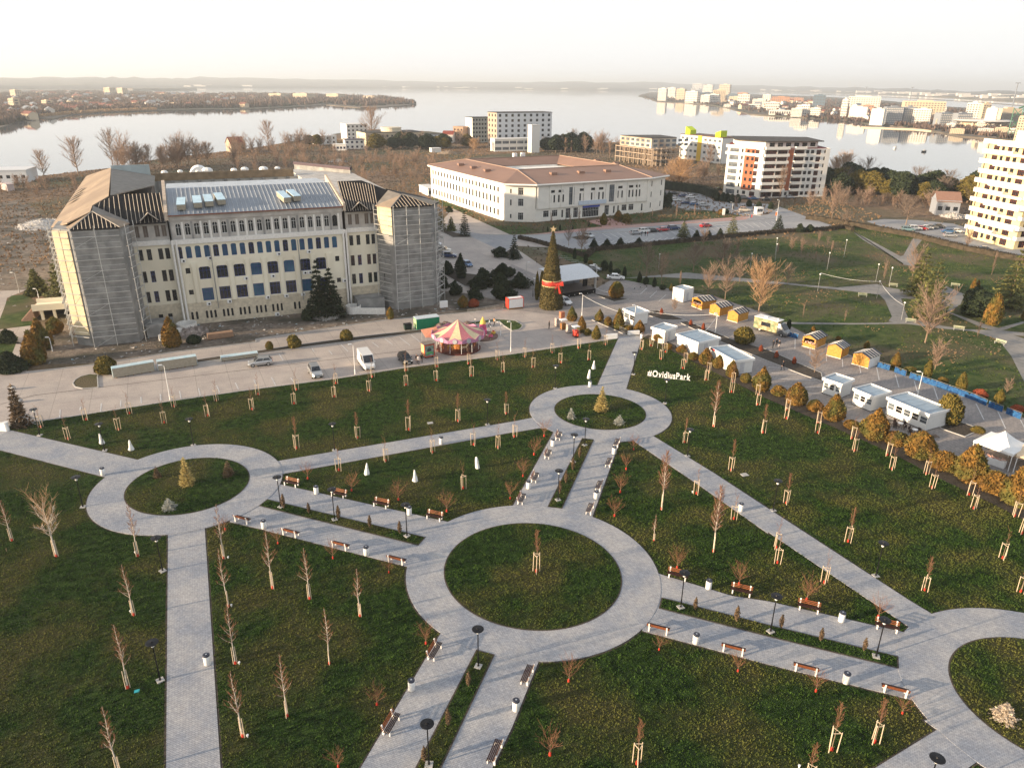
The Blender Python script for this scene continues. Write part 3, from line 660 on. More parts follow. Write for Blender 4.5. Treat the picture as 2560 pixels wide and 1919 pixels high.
for (P, Q), pts, where, frm in BN:
 a = ang(P, Q)
 items = [((x, y, .035), '%s brown bench %s %s' % (ORD[i], frm, where), 1.0, a) for i, (x, y) in enumerate(pts)]
 place(bench, items, 'white framed benches along the park walks')
discard(bench)
bn = thing('litter_bin', 'x', 'bin')
part('body', MB().lathe([(.24, 0), (.28, .03), (.28, .92), (.26, .95)], 16).mesh('body', M['white'], True), bn)
part('lid', MB().lathe([(.285, .90), (.285, 1.0), (.24, 1.04), (.12, 1.04), (.10, .99)], 16).mesh('lid', mat('dark_lid', (.035, .04, .06), .4)), bn)
part('ashtray', MB().lathe([(.0, 1.0), (.08, 1.0), (.08, 1.05), (.0, 1.05)], 10).mesh('ashtray', M['chrome']), bn)
BINS = [((-50.28,79.12), 'where the upper left walk meets the left ring'), ((-25.17,47.63), 'alone on the right edge of the broad walk at lower left'),
 ((-23.01,75.2), 'between the first and second benches of the upper left walk'), ((-11.44,70.86), 'behind a lamp post, above the central ring'), ((-9.48,88.46), 'on the long walk from left ring to far ring'),
 ((-26.85,67.81), 'between two benches seen from behind near the left ring'), ((-14.82,63.12), 'between two bench backs just left of the central ring'),
 ((5.57,88.15), 'between the two upper left benches below the far ring'), ((2.1,76.87), 'between the two lower left benches below the far ring'),
 ((13.55,86.07), 'below the topmost right bench near the far ring'), ((10.0,74.62), 'between the two lower right benches above the central ring'),
 ((26.32,72.25), 'alone on the long diagonal walk towards the right ring'), ((19.19,58.19), 'between two benches just right of the central ring, upper side'),
 ((30.18,53.67), 'between two front-facing benches near the right ring'), ((16.23,50.65), 'between two benches seen from behind, right of the central ring'), ((27.47,46.24), 'between two benches seen from behind near the right ring'),
 ((-7.81,45.07), 'between the two left benches at the bottom of the picture'), ((0.55,43.11), 'between the two right benches at the bottom of the picture'),
 ((12.56,109.19), 'on the far ring by the white wrapped shrubs'), ((24.85,133.9), 'at the park entrance beside the white wall')]
place(bn, [((p[0], p[1], .06), 'white round litter bin ' + w_) for p, w_ in BINS], 'white litter bins of the park')
discard(bn)
def make_lamp():
 t_ = thing('park_lamp', 'x', 'lamp post')
 part('base_plate', MB().box(-.28, .28, -.28, .28, 0, .10).mesh('base_plate', M['kerb']), t_)
 part('pole', MB().lathe([(.09, .10), (.09, .3), (.065, .34), (.065, 1.0), (.05, 1.05), (.05, 3.45)], 8).mesh('pole', M['black']), t_)
 part('globe', MB().lathe([(.05, 3.45), (.12, 3.5), (.15, 3.62), (.12, 3.75), (.05, 3.8)], 10).mesh('globe', mat('lamp_globe', (.85, .84, .8), .3), True), t_)
 d = part('shade', MB().lathe([(.03, 3.8), (.48, 3.88), (.50, 3.91), (.46, 3.94), (.12, 3.97), (.10, 4.02), (.02, 4.03)], 20).mesh('shade', M['black']), t_)
 a = MB()
 for k in range(3):
  c, s_ = math.cos(k * 2.094), math.sin(k * 2.094); a.tube((.06 * c, .06 * s_, 3.5), (.3 * c, .3 * s_, 3.87), .012, n=4)
 part('arm', a.mesh('arm', M['black']), t_)
 return t_
lp = make_lamp()
LAMPS = [((-64.59,89.93), 'at the upper left walk beside the dark spruce'), ((-53.46,85.6), 'on the upper edge of the left walk among white wrapped shrubs'), ((-42.5,87.36), 'on the top rim of the left ring'), ((-48.78,71.79), 'in the grass just left of the left ring'),
 ((-34.52,60.16), 'left of the broad lower walk, just under the left ring'), ((-28.31,45.8), 'left of the broad lower walk, the lower of two'), ((-23.39,86.31), 'on the upper edge of the long walk, left one'), ((-3.44,94.63), 'on the upper edge of the long walk, right one'),
 ((-26.3,72.07), 'at the left end of the narrow bed beside the left ring'), ((-19.57,69.54), 'in the middle of the narrow bed between left and central rings'), ((-11.11,66.52), 'at the right end of the narrow bed near the central ring'),
 ((9.89,88.34), 'at the top of the narrow bed below the far ring'), ((7.98,83.56), 'in the middle of the narrow bed below the far ring'), ((5.51,74.15), 'at the foot of the narrow bed above the central ring'),
 ((23.16,85.61), 'in the grass right of the start of the long diagonal walk'), ((6.91,108.37), 'left of the top of the far ring'), ((20.42,114.91), 'on the right edge of the entrance walk'), ((23.46,102.86), 'under the white park lettering'),
 ((15.9,55.3), 'in the narrow bed just right of the central ring'), ((23.24,52.13), 'in the middle of the narrow bed towards the right ring'), ((31.29,49.17), 'at the right end of the narrow bed by the right ring'),
 ((30.14,72.44), 'upper one beside the middle of the long diagonal walk'), ((36.43,60.44), 'lower one beside the long diagonal walk in the right lawn'),
 ((-2.59,47.59), 'at the top of the bed below the central ring'), ((-5.66,38.02), 'in the bottom narrow bed at the lower edge of the picture'), ((28.47,35.69), 'below the right ring, only its disc in the picture')]
place(lp, [((p[0], p[1], .10 if i in (8, 9, 10, 11, 12, 13, 18, 19, 20, 23, 24) else .01), 'black disc-topped park lamp ' + w_) for i, (p, w_) in enumerate(LAMPS)], 'black disc-topped park lamps')
discard(lp)
def segs(kind, seed):
 rs = random.Random(seed)
 if kind == 'sparse': return branch_segs(rs, rs.uniform(2.7, 3.3), .62, .62, 7, 2, .75, .032, 'vase', .04, twigs=2)
 if kind == 'oval': return branch_segs(rs, rs.uniform(3.8, 4.3), .66, .48, 22, 2, 1.0, .036, 'oval', .03, twigs=3)
 if kind == 'fan': return branch_segs(rs, 1.2, 1.5, .36, 10, 2, .78, .04, 'fan', .05, twigs=4)
 if kind == 'birch': return branch_segs(rs, rs.uniform(5.8, 6.8), 1.05, .36, 26, 2, .75, .065, 'cone', .05, twigs=4)
 if kind == 'spread': return branch_segs(rs, 5.2, 2.3, .42, 18, 2, .75, .10, 'vase', .05, twigs=6)
 if kind == 'dense': return branch_segs(rs, 6.8, 1.1, .30, 40, 2, .85, .075, 'oval', .04, twigs=6)
def tree_proto(name, cat, kind, seed, bark, twig, stakes=0, guard=True, minr=.0065):
 t_ = thing(name, 'x', cat)
 T, Cn = segs(kind, seed)
 part('trunk', seg_mesh('trunk', T, bark, .012, 6), t_)
 thick = [s_ for s_ in Cn if s_[2] > .016]
 fine = [s_ for s_ in Cn if s_[2] <= .016]
 if bark is M['birchbark'] and thick:
  part('branch', seg_mesh('branch', thick, bark, .012), t_)
  part('crown', seg_mesh('crown', fine, twig, minr), t_)
 else: part('crown', seg_mesh('crown', Cn, twig, minr), t_)
 if guard: part('base_wrap', MB().lathe([(.10, 0), (.11, .05), (.09, .32), (.07, .33)], 8).mesh('base_wrap', M['redguard']), t_)
 rs = random.Random(seed)
 if stakes == 3:
  sm = MB().tube((0, 0, 0), (0, 0, 1.85), .036, .032, 6).mesh('stake', M['stake'])
  r_ = .34
  for k in range(3):
   a = k * 2.094 + .4; part('stake', sm, t_, (r_ * math.cos(a), r_ * math.sin(a), 0), rot=(R(rs.uniform(-2, 2)), R(rs.uniform(-2, 2)), 0))
  for k in range(3):
   a, b_ = k * 2.094 + .4, (k + 1) * 2.094 + .4
   part('crossbar', MB().tube((r_ * math.cos(a), r_ * math.sin(a), 1.72), (r_ * math.cos(b_), r_ * math.sin(b_), 1.72), .026, n=5).mesh('crossbar', M['stake']), t_)
 if stakes == 2:
  for sx in (-.14, .16): part('stake', MB().tube((sx, 0, 0), (sx * .9, 0, 1.75), .038, .034, 6).mesh('stake', M['stake']), t_)
 return t_
SP = {k: [tree_proto('staked_sapling', 'sapling', k, 40 + i, M['bark'], M['twig'], 3) for i in range(3)] for k in ('sparse', 'oval')}
SP['fan'] = [tree_proto('young_shrub', 'shrub', 'fan', 60 + i, M['bark'], M['twig'], 0) for i in range(3)]
SP['birch'] = [tree_proto('young_birch', 'birch tree', 'birch', 70 + i, M['birchbark'], M['twig'], 2) for i in range(4)]
SP['spread'] = [tree_proto('young_birch', 'birch tree', 'spread', 80, M['birchbark'], M['twigtan'], 2)]
SP['dense'] = [tree_proto('young_birch', 'birch tree', 'dense', 90 + i, M['birchbark'], M['twig'], 2) for i in range(2)]
def row(kind, pts, lab, group, s=1.0, names=None):
 for i, p in enumerate(pts):
  L_ = lab if names is None else None
  txt = (lab % ORD[i]) if '%s' in lab else lab
  if names: txt = lab + ' ' + names[i]
  k = SP[kind][(i * 7 + len(pts)) % len(SP[kind])]
  zz = p[2] if len(p) > 2 else 0
  sz = s * rnd.uniform(.9, 1.1)
  o = dup(k, (p[0], p[1], zz), rnd.uniform(0, 6.28), (sz, sz, sz * rnd.uniform(.92, 1.08)) if kind != 'sparse' else 1.0, txt, group)
G1 = 'staked saplings of the park lawns'
row('sparse', [(-60.95,94.91),(-55.85,97.22),(-50.46,99.84),(-45.01,102.14),(-39.49,104.75),(-34.09,106.75),(-28.49,109.55),(-23.12,112.48),(-17.98,115.52),(-12.89,117.58),(-7.6,119.14),(-2.62,121.3),(2.23,122.92),(7.26,125.19),(12.25,127.86),(17.48,129.96)], '%s staked sapling from the left in the row nearest the car park', G1)
row('sparse', [(-65.91,92.39),(-60.06,88.79),(-54.75,91.82),(-49.43,94.2),(-44.21,96.68),(-38.52,99.06),(-32.94,101.32),(-27.48,104.12),(-22.51,106.56),(-17.06,109.1),(-12.4,111.21),(-6.79,113.42),(-1.51,115.41),(3.56,117.74),(8.52,120.14),(13.54,121.73)], '%s staked sapling from the left in the second row off the car park', G1)
row('oval', [(-28.55,86.71),(-21.08,89.96),(-14.42,92.65),(-7.73,95.7),(-0.83,98.47)], '%s bushy-headed staked sapling from the left above the long walk', G1)
row('sparse', [(-21.63,80.85),(-16.16,83.4),(-10.39,85.92),(-5.09,88.2),(-1.79,87.42),(0.39,90.77)], '%s staked sapling from the left just below the long walk', G1)
row('sparse', [(-5.74,76.73)], 'thin staked sapling in the middle of the triangular lawn with white wrapped shrubs', G1)
row('sparse', [(23.87,127.54),(25.92,129.54),(27.97,126.08),(30.58,121.02),(33.44,116.05),(36.28,111.67),(38.84,106.4),(41.36,100.64),(44.37,96.23),(47.19,91.22),(49.77,86.31),(52.34,81.38),(54.86,76.35),(57.4,71.69)], '%s staked sapling from the entrance in the row nearest the clipped hedge', G1)
row('sparse', [(26.51,122.38),(29.4,117.86),(32.12,112.59),(34.94,107.48),(37.56,102.53),(40.33,97.65),(43.09,92.96),(45.94,87.56),(48.57,82.51),(51.25,77.92),(53.6,73.23),(55.94,68.18)], '%s staked sapling from the entrance in the second row off the hedge', G1)
row('oval', [(23.63,89.56),(35.31,92.79),(27.83,81.8),(32.13,73.98),(36.14,66.32),(40.14,58.24)], 'bushy-headed staked sapling in the right lawn', G1, names=['beside the lamp right of the far ring', 'uppermost, below the clipped hedge', 'above the small pale cover in the grass', 'beside the upper lamp of the diagonal walk', 'in the middle, above the lower lamp', 'lowest, with a wind-swept head'])
row('sparse', [(50.99,63.56),(49.37,58.11)], 'tall leaning staked sapling at the right edge', G1, 1.2, names=['under the golden hedge', 'of the picture, the lowest there'])
row('sparse', [(22.13,75.97),(25.08,70.54),(28.02,65.03),(27.28,62.43),(30.83,59.25)], '%s staked sapling from the top along the lower edge of the long diagonal walk', G1)
row('oval', [(9.22,38.33)], 'reddish staked sapling alone in the lower middle lawn', G1)
row('oval', [(2.6, 60.4, .1)], 'tall slender staked tree alone on the round lawn of the central ring', G1, 1.22)
row('oval', [(23.7,39.63),(27.19,40.38),(20.95,36.9)], 'thin staked sapling in the lawn below the right ring', G1, names=['bent to the right', 'near the red-based shrub', 'at the picture bottom'])
G2 = 'white-trunked young birches'
row('birch', [(-52.61,65.09),(-38.13,62.55),(-29.21,62.29),(-22.8,57.61),(-18.86,56.13),(-13.65,53.77),(-15.06,47.83),(-17.0,42.28),(-34.22,53.63),(-30.54,44.97),(-26.06,54.9),(-22.89,47.73),(-19.73,40.37),(-27.22,37.03)], 'white-trunked young birch', G2, .98, names=['at the left edge of the picture', 'just below the left ring, left of the broad walk', 'right of the broad walk near the left ring', 'left one of the pair under the left bench backs', 'right one of the pair under the left bench backs',
  'nearest the left side of the central ring', 'in the middle of the lawn left of the central ring', 'in the lower middle of the lawn right of the broad walk', 'left of the broad walk, the upper of two', 'left of the broad walk beside the turquoise cover',
  'small, first down the right edge of the broad walk', 'small, second down the right edge of the broad walk beside the bin', 'small, third down the right edge of the broad walk', 'at the bottom edge left of the broad walk'])
row('spread', [(-46.35,62.42)], 'large spreading white-trunked birch in the left lawn', G2, 1.15)
row('dense', [(21.23,64.3),(17.3,72.46),(28.88,94.76)], 'tall white-trunked birch with a dense russet head', G2, names=['in the lawn right of the central ring', 'between the double walk and the diagonal walk', 'standing right of the far ring'])
row('birch', [(15.33,66.2)], 'small staked white birch below the taller one right of the double walk', G2, .62)
G3 = 'young red-based shrubs along the walks'
row('fan', [(-24.95,78.68),(-19.02,75.94),(-13.13,73.94),(-7.28,71.54)], '%s fan-shaped bare shrub from the left behind the upper left benches', G3)
row('fan', [(4.52,91.04),(2.98,85.53),(1.47,79.82),(-0.09,74.44)], '%s bare shrub from the top behind the left benches below the far ring', G3)
row('fan', [(16.33,87.29),(14.56,81.85),(13.06,76.13),(11.71,70.9)], '%s bare shrub from the top behind the right benches below the far ring', G3)
row('fan', [(16.81,61.36),(22.35,58.86),(28.11,56.56),(33.83,54.27)], '%s fan-shaped bare shrub from the left behind the front-facing right benches', G3, 1.05)
row('fan', [(-31.0,67.51),(-24.52,65.02),(-18.13,62.47),(-12.06,60.26)], '%s small bare shrub from the left under the backs of the left benches', G3, .8)
row('fan', [(-7.26,50.27),(-10.33,43.5),(-12.09,37.86)], '%s bare shrub from the top in the lawn left of the bottom double walk', G3, .85)
row('fan', [(12.9,49.83),(19.01,47.41),(24.69,45.29),(30.6,43.13)], '%s small bare shrub from the left under the backs of the right benches', G3, .8)
row('fan', [(4.85,46.09),(3.01,39.0)], 'spreading bare shrub with red base in the lower middle lawn', G3, names=['near the central ring', 'near the bottom edge'])
for v in SP.values():
 for o in v: discard(o)
cy = thing('small_cypress', 'x', 'cypress')
part('foliage', leafy('foliage', M['brownconifer'], [(.05, .15), (.17, .45), (.19, .9), (.12, 1.3), (.02, 1.65)], 420, .10, random.Random(3), core=.6), cy)
part('trunk', MB().tube((0, 0, 0), (0, 0, .3), .03, n=5).mesh('trunk', M['bark']), cy)
for pts, wh in (([(-25.9,71.83),(-22.75,70.79),(-19.14,69.66),(-15.36,68.0),(-11.94,66.95)], 'from the left in the narrow bed between left and central rings'), ([(8.9,84.84),(7.77,81.41),(6.69,78.2),(5.8,75.73)], 'from the top in the narrow bed below the far ring'),
  ([(17.17,55.0),(20.56,53.46),(24.31,52.6),(27.25,51.01),(30.55,49.85)], 'from the left in the narrow bed between central and right rings'), ([(-3.28,45.43),(-4.59,41.5),(-6.02,38.31)], 'from the top in the bottom narrow bed')):
 place(cy, [((p[0], p[1], .1), '%s thin brownish cypress %s' % (ORD[i], wh), rnd.uniform(.85, 1.15)) for i, p in enumerate(pts)], 'thin cypresses of the narrow beds')
discard(cy)
def conif(name, lab, cat, p, m, H, Rb, n, size, seed, z0=.1, layers=9, rz=None, trunk=True, drop=.25, group=None):
 t_ = thing(name, lab, cat, p, 0, group)
 part('crown', conifer_mesh('crown', m, H, Rb, n, random.Random(seed), z0, drop, size, layers), t_)
 if trunk: part('trunk', MB().tube((0, 0, 0), (0, 0, H * .9), max(.04, H * .02), .01, 6).mesh('trunk', M['bark']), t_)
 return t_
conif('golden_conifer', 'golden conifer in the middle of the left ring lawn', 'conifer', (*(-38.99,76.93), .1), M['goldconifer'], 3.6, .85, 2600, .2, 1, layers=14)
conif('golden_conifer', 'golden conifer at the back of the far ring lawn', 'conifer', (*(13.37,99.83), .1), M['goldconifer'], 3.7, 1.0, 2600, .22, 2, layers=14)
conif('silver_spruce', 'low silver-blue spruce at the front of the left ring lawn', 'conifer', (*(-38.77,71.48), .1), M['silverconifer'], 1.3, .85, 1600, .17, 3, layers=7)
conif('silver_spruce', 'small silver spruce left of the golden conifer on the far ring lawn', 'conifer', (*(8.67,97.06), .1), M['silverconifer'], 1.5, .6, 1400, .17, 4, layers=8)
conif('silver_spruce', 'small pinkish silver spruce right of the golden conifer on the far ring lawn', 'conifer', (*(15.44,95.24), .1), M['silverconifer'], 1.3, .85, 1500, .17, 5, layers=7)
conif('silver_spruce', 'pale bushy spruce on the right ring lawn', 'conifer', (*(38.07,42.6), .1), mat('pale_pink_needles', (.38, .30, .22), .9, vs=3, col2=(.62, .52, .40)), 1.5, .95, 1800, .18, 6, layers=7)
conif('browning_conifer', 'small browning conifer left of the golden one on the left ring lawn', 'conifer', (*(-43.41,78.68), .1), M['brownconifer'], 1.4, .45, 900, .15, 7, layers=8)
conif('browning_conifer', 'browning conifer at the right side of the left ring lawn', 'conifer', (*(-34.88,79.27), .1), M['brownconifer'], 1.9, .75, 1300, .18, 8, layers=8)
def wrapped(p, lab, k):
 rs = random.Random(k); b = MB(); n = 10; V = []
 prof = [(.33, 0), (.36, .12), (.26, .5), (.17, .95), (.11, 1.3), (.05, 1.52)] if k % 3 else [(.26, 0), (.27, .2), (.22, .7), (.2, 1.2), (.14, 1.5), (.05, 1.62)]
 for r_, z in prof: V += [(r_ * rs.uniform(.82, 1.15) * math.cos(2 * PI * i / n) + z * .08, r_ * rs.uniform(.82, 1.15) * math.sin(2 * PI * i / n), z) for i in range(n)]
 b.add(V, [(q * n + i, q * n + (i + 1) % n, (q + 1) * n + (i + 1) % n, (q + 1) * n + i) for q in range(len(prof) - 1) for i in range(n)] + [tuple(range(len(V) - n, len(V)))])
 t_ = thing('wrapped_shrub', lab, 'wrapped shrub', p, k, 'white fleece-wrapped shrubs')
 part('fleece_cover', b.mesh('fleece_cover', M['white'], True), t_)
 part('tie', MB().lathe([(.19 if k % 3 else .23, .9), (.195 if k % 3 else .235, .93)], 10, (.07, 0, 0)).mesh('tie', M['stake']), t_)
for k, (p, lab) in enumerate([((-17.96,80.03), 'on the triangular lawn, left one'), ((-11.74,78.42), 'on the triangular lawn, middle one'), ((-4.27,81.84), 'blunt-topped, on the triangular lawn, right one'), ((-54.86,87.69), 'behind a lamp in the upper left lawn'), ((-50.12,85.93), 'near the left ring in the upper left lawn'),
   ((12.71,112.87), 'above the bin on the far ring'), ((13.95,117.35), 'uppermost, left of the entrance walk')]):
 wrapped(p, 'white fleece-wrapped shrub ' + lab, k + 1)
lt = thing('park_lettering', 'big white standing hashtag letters spelling OvidiusPark on the lawn', 'letters', (22.7,114.22), 0)
LA = ang((22.7,114.22), (29.47,112.32)); lt.rotation_euler[2] = LA
xx = 0.0; cur = []
for ch in '#OvidiusPark':
 tcv = bpy.data.curves.new('letter', 'FONT'); tcv.body = ch; tcv.size = 1.55; tcv.extrude = .09; tcv.offset = .02
 to = bpy.data.objects.new('letter', tcv); C.objects.link(to)
 bpy.context.view_layer.update()
 me = bpy.data.meshes.new_from_object(to)
 bpy.data.objects.remove(to)
 xs = [v.co.x for v in me.vertices]; x0, x1 = min(xs), max(xs)
 cur.append((me, x0, x1 - x0))
tot = sum(c_[2] for c_ in cur); gap = .13; kx = (7.0 - 11 * gap) / tot
for me, x0, wd in cur:
 me.materials.clear(); me.materials.append(M['white'])
 part('letter', me, lt, (xx - x0 * kx, 0, .05), rot=(R(90), 0, 0), s=(kx, 1, 1)); xx += wd * kx + gap
part('rail', MB().box(-.1, 7.1, -.05, .05, 0, .05).mesh('rail', M['steel']), lt)
def cover(p, m, lab, s_=.45):
 o = link('drain_cover', MB().box(-s_, s_, -s_ * .8, s_ * .8, 0, .05).mesh('drain_cover', m), None, (p[0], p[1], .03), R(20)); tag(o, lab, 'drain cover')
cover((-29.66,44.65), mat('turquoise_plastic', (.04, .42, .48), .5), 'small turquoise cover in the grass left of the broad walk', .19)
cover((29.25,80.73), M['kerb'], 'pale cover plate in the right lawn', .45)
cover((-11.67,94.99), M['kerb'], 'pale cover plate in the lawn above the long walk', .4)
for k, p in enumerate([(-25.81,54.95),(-22.56,47.71),(-34.69,53.99),(-38.61,63.04),(-28.79,62.34),(21.71,76.23),(20.78,38.17),(-19.38,40.35)]):
 o = link('spotlight', MB().lathe([(.05, 0), (.06, .15), (.10, .18), (.09, .26)], 8).mesh('spotlight', M['white']), None, (p[0], p[1], .01)); tag(o, 'small white ground spotlight %s' % ['beside the first small birch on the broad walk edge', 'beside the birch by the lone bin', 'left of the birch beside the turquoise cover', 'at the sapling left of the lamp under the left ring', 'at the first tree right of the broad walk', 'by the first sapling below the diagonal walk', 'by the shrub above the bench near the right ring', 'beside the third small birch on the broad walk edge'][k], 'spotlight', 'white ground spotlights')
# ================================================================ VEHICLES
def dist(p): return math.sqrt(p[0] ** 2 + p[1] ** 2 + 45 ** 2)
def px2m(p, n, k=.28946): return n * k * dist(p) / 1830.0
PAINT = {}
def paint(n, c, r=.25, met=.0):
 if n not in PAINT: PAINT[n] = mat('paint_' + n, c, r, met, var=.03, coat=.6, spec=.5)
 return PAINT[n]
CP = paint('base', (.5, .5, .5))
for n, c, me_ in (('white', (.75, .75, .74), 0), ('silver', (.42, .43, .44), .5), ('grey', (.16, .17, .18), .5), ('black', (.012, .012, .014), 0), ('red', (.42, .015, .02), 0), ('darkblue', (.015, .04, .12), .2), ('blue', (.05, .14, .30), .2), ('beige', (.46, .42, .36), .2), ('teal', (.20, .32, .34), .3)):
 paint(n, c, .28, me_)
def loft(b, st, sec):
 n = None; base = len(b.V); rings = []
 for s in st:
  r_ = sec(*s); rings.append(r_); n = len(r_)
 V = [v for r_ in rings for v in r_]; F = []
 for k in range(len(rings) - 1):
  F += [(k * n + i, k * n + (i + 1) % n, (k + 1) * n + (i + 1) % n, (k + 1) * n + i) for i in range(n)]
 F += [tuple(range(n))[::-1], tuple(range((len(rings) - 1) * n, len(rings) * n))]
 return b.add(V, F)
def make_car(kind):
 t_ = thing('parked_car', 'x', 'car')
 P = dict(hatch=(4.0, .86, 1.46, [(-2.0, .70, .82), (-1.93, .82, .98), (-1.2, .86, .98), (.3, .86, .94), (1.1, .85, .90), (1.7, .80, .74), (2.0, .66, .58)], (-1.90, -1.45, .25, 1.0)),
             sedan=(4.5, .88, 1.44, [(-2.25, .72, .82), (-2.15, .82, .96), (-1.3, .88, .96), (.3, .88, .93), (1.2, .86, .88), (1.95, .80, .72), (2.25, .64, .56)], (-1.75, -.95, .35, 1.15)),
             suv=(4.4, .91, 1.68, [(-2.2, .78, .95), (-2.12, .88, 1.1), (-1.2, .91, 1.10), (.3, .91, 1.06), (1.2, .90, 1.02), (1.9, .86, .92), (2.2, .72, .72)], (-2.10, -1.80, .35, 1.05)),
             van=(5.6, 1.0, 2.45, [(-2.8, .95, 1.2), (-2.75, 1.0, 1.25), (-1.0, 1.02, 1.25), (1.2, 1.02, 1.25), (2.0, 1.0, 1.18), (2.6, .92, 1.0), (2.8, .78, .78)], (-2.78, -2.74, 1.35, 2.15)),
             pickup=(4.6, .87, 1.6, [(-2.3, .80, .92), (-2.25, .86, .98), (-1.0, .87, 1.0), (.5, .87, .98), (1.3, .86, .96), (2.0, .80, .82), (2.3, .66, .62)], (-.55, -.40, .75, 1.25)))[kind]
 L_, W_, H_, st, (xr0, xr1, xf1, xf0) = P
 b = MB()
 loft(b, st, lambda x, hw, zt: [(x, -hw * .86, .24), (x, hw * .86, .24), (x, hw, .42), (x, hw, zt * .78), (x, hw * .90, zt), (x, -hw * .90, zt), (x, -hw, zt * .78), (x, -hw, .42)])
 zb = st[3][2] - .02; w0, w1 = W_ * .90, W_ * (.74 if kind != 'van' else .93)
 b.add([(xr0, -w0, zb), (xf0, -w0, zb), (xf0, w0, zb), (xr0, w0, zb), (xr1, -w1, H_), (xf1, -w1, H_), (xf1, w1, H_), (xr1, w1, H_)],
          [(3, 2, 1, 0), (4, 5, 6, 7), (0, 1, 5, 4), (1, 2, 6, 5), (2, 3, 7, 6), (3, 0, 4, 7)])
 part('body', b.mesh('body', CP), t_)
 dg = M['dark']
 def pane(nm, A, B_, D, E, ins=.09, off=.012):
  A, B_, D, E = map(Vector, (A, B_, D, E)); c_ = (A + B_ + D + E) / 4
  n_ = (B_ - A).cross(E - A).normalized()
  Q = [q + (c_ - q) * ins + n_ * off for q in (A, B_, D, E)]; Q2 = [q - n_ * .03 for q in Q]
  m_ = MB().add(Q + Q2, [(0, 1, 2, 3), (7, 6, 5, 4), (0, 4, 5, 1), (1, 5, 6, 2), (2, 6, 7, 3), (3, 7, 4, 0)])
  part(nm, m_.mesh(nm, dg), t_)
 pane('windscreen', (xf0, -w0, zb), (xf0, w0, zb), (xf1, w1, H_), (xf1, -w1, H_), .12)
 if kind != 'van': pane('rear_window', (xr0, w0, zb), (xr0, -w0, zb), (xr1, -w1, H_), (xr1, w1, H_), .16)
 ns = 2 if kind in ('hatch', 'sedan', 'suv') else 1
 for sgn in (-1, 1):
  def sp(f, g):   # f along the side at height fraction g
   x = (xr0 + (xf0 - xr0) * f) * (1 - g) + (xr1 + (xf1 - xr1) * f) * g
   return (x, sgn * (w0 + (w1 - w0) * g), zb + (H_ - zb) * g)
  lo = .60 if kind == 'van' else .04
  for k in range(ns):
   f0, f1 = lo + (1 - lo - .02) * k / ns, lo + (1 - lo - .02) * (k + 1) / ns
   q = [sp(f0, .05), sp(f1, .05), sp(f1, .9), sp(f0, .9)]
   if sgn > 0: q = [q[1], q[0], q[3], q[2]]
   pane('side_window', *q, ins=.06)
 wr = .33 if kind != 'van' else .36
 ty = MB().tube((0, -.11, 0), (0, .11, 0), wr, n=14).mesh('tyre', M['rubber']); rm = MB().tube((0, -.115, 0), (0, .115, 0), wr * .62, n=10).mesh('rim', M['steel'])
 for x in (-L_ * .31, L_ * .31):
  for y in (-W_ + .10, W_ - .10):
   o = part('wheel', ty, t_, (x, y, wr)); part('rim', rm, o)
 hl = MB().box(-.08, .08, -.16, .16, -.07, .07)
 hm = hl.mesh('headlight', mat('headlight_glass', (.7, .72, .75), .1)); tm = hl.mesh('tail_light', mat('tail_light_red', (.4, .01, .01), .2))
 for y in (-W_ * .68, W_ * .68):
  part('headlight', hm, t_, (L_ / 2 - .17, y, st[-2][2] * .9)); part('tail_light', tm, t_, (-L_ / 2 + .05, y, st[1][2] * .86))
  part('mirror', MB().box(-.06, .06, -.09, .09, -.06, .08).mesh('mirror', CP), t_, (xf0 - .25, y / .68 * 1.02 + (.04 if y > 0 else -.04), zb + .08))
 part('bumper', MB().box(-.05, .05, -W_ * .7, W_ * .7, .26, .46).mesh('bumper', M['black']), t_, (L_ / 2 - .04, 0, 0))
 part('number_plate', MB().box(-.01, .01, -.26, .26, .34, .45).mesh('number_plate', M['white']), t_, (L_ / 2 + .02, 0, 0))
 return t_
CAR = {k: make_car(k) for k in ('hatch', 'sedan', 'suv', 'van', 'pickup')}
def car(kind, p, deg, col, lab, name='parked_car', cat='car', group=None, s=1.0):
 o = dup(CAR[kind], (p[0], p[1], .025), R(deg), s, lab, group, None, {'paint_base': PAINT[col]}); o.name = name; o['category'] = cat
 return o
GA = 25.0     # bearing of the street grid
car('hatch', (-43.28,117.62), GA - 4, 'silver', 'silver hatchback parked broadside below the building site', s=1.02).rotation_euler[2] = R(GA + 176)
car('suv', (-32.71,113.28), -64, 'silver', 'silver estate car facing the camera in the big car park')
car('van', (-25.08,117.82), -66, 'white', 'white panel van facing the camera in the car park', 'delivery_van', 'van')
car('hatch', (-18.7,119.99), -63, 'black', 'black hatchback at the lawn edge near the carousel')
GC = 'cars behind the scaffolded corner tower'
car('hatch', (-23.65,220.14), -20, 'white', 'white car half hidden by the right tower scaffold', group=GC)
car('suv', (-20.16,210.39), -5, 'beige', 'beige off-road car beside the right tower scaffold', group=GC)
car('suv', (-17.98,203.58), -5, 'darkblue', 'dark blue off-road car beside the right tower scaffold', group=GC)
car('hatch', (-12.25,193.18), -60, 'blue', 'small blue car behind the dark conifers right of the tower', group=GC)
car('sedan', (21.0,189.24), -22, 'grey', 'dark grey estate car behind the open-air stage')
car('sedan', (25.77,180.16), -8, 'white', 'white saloon car on the paving right of the stage')
car('hatch', (11.56,157.62), -58, 'white', 'white small car half hidden behind the big cone tree')
GD = 'cars in the long car park before the white college'
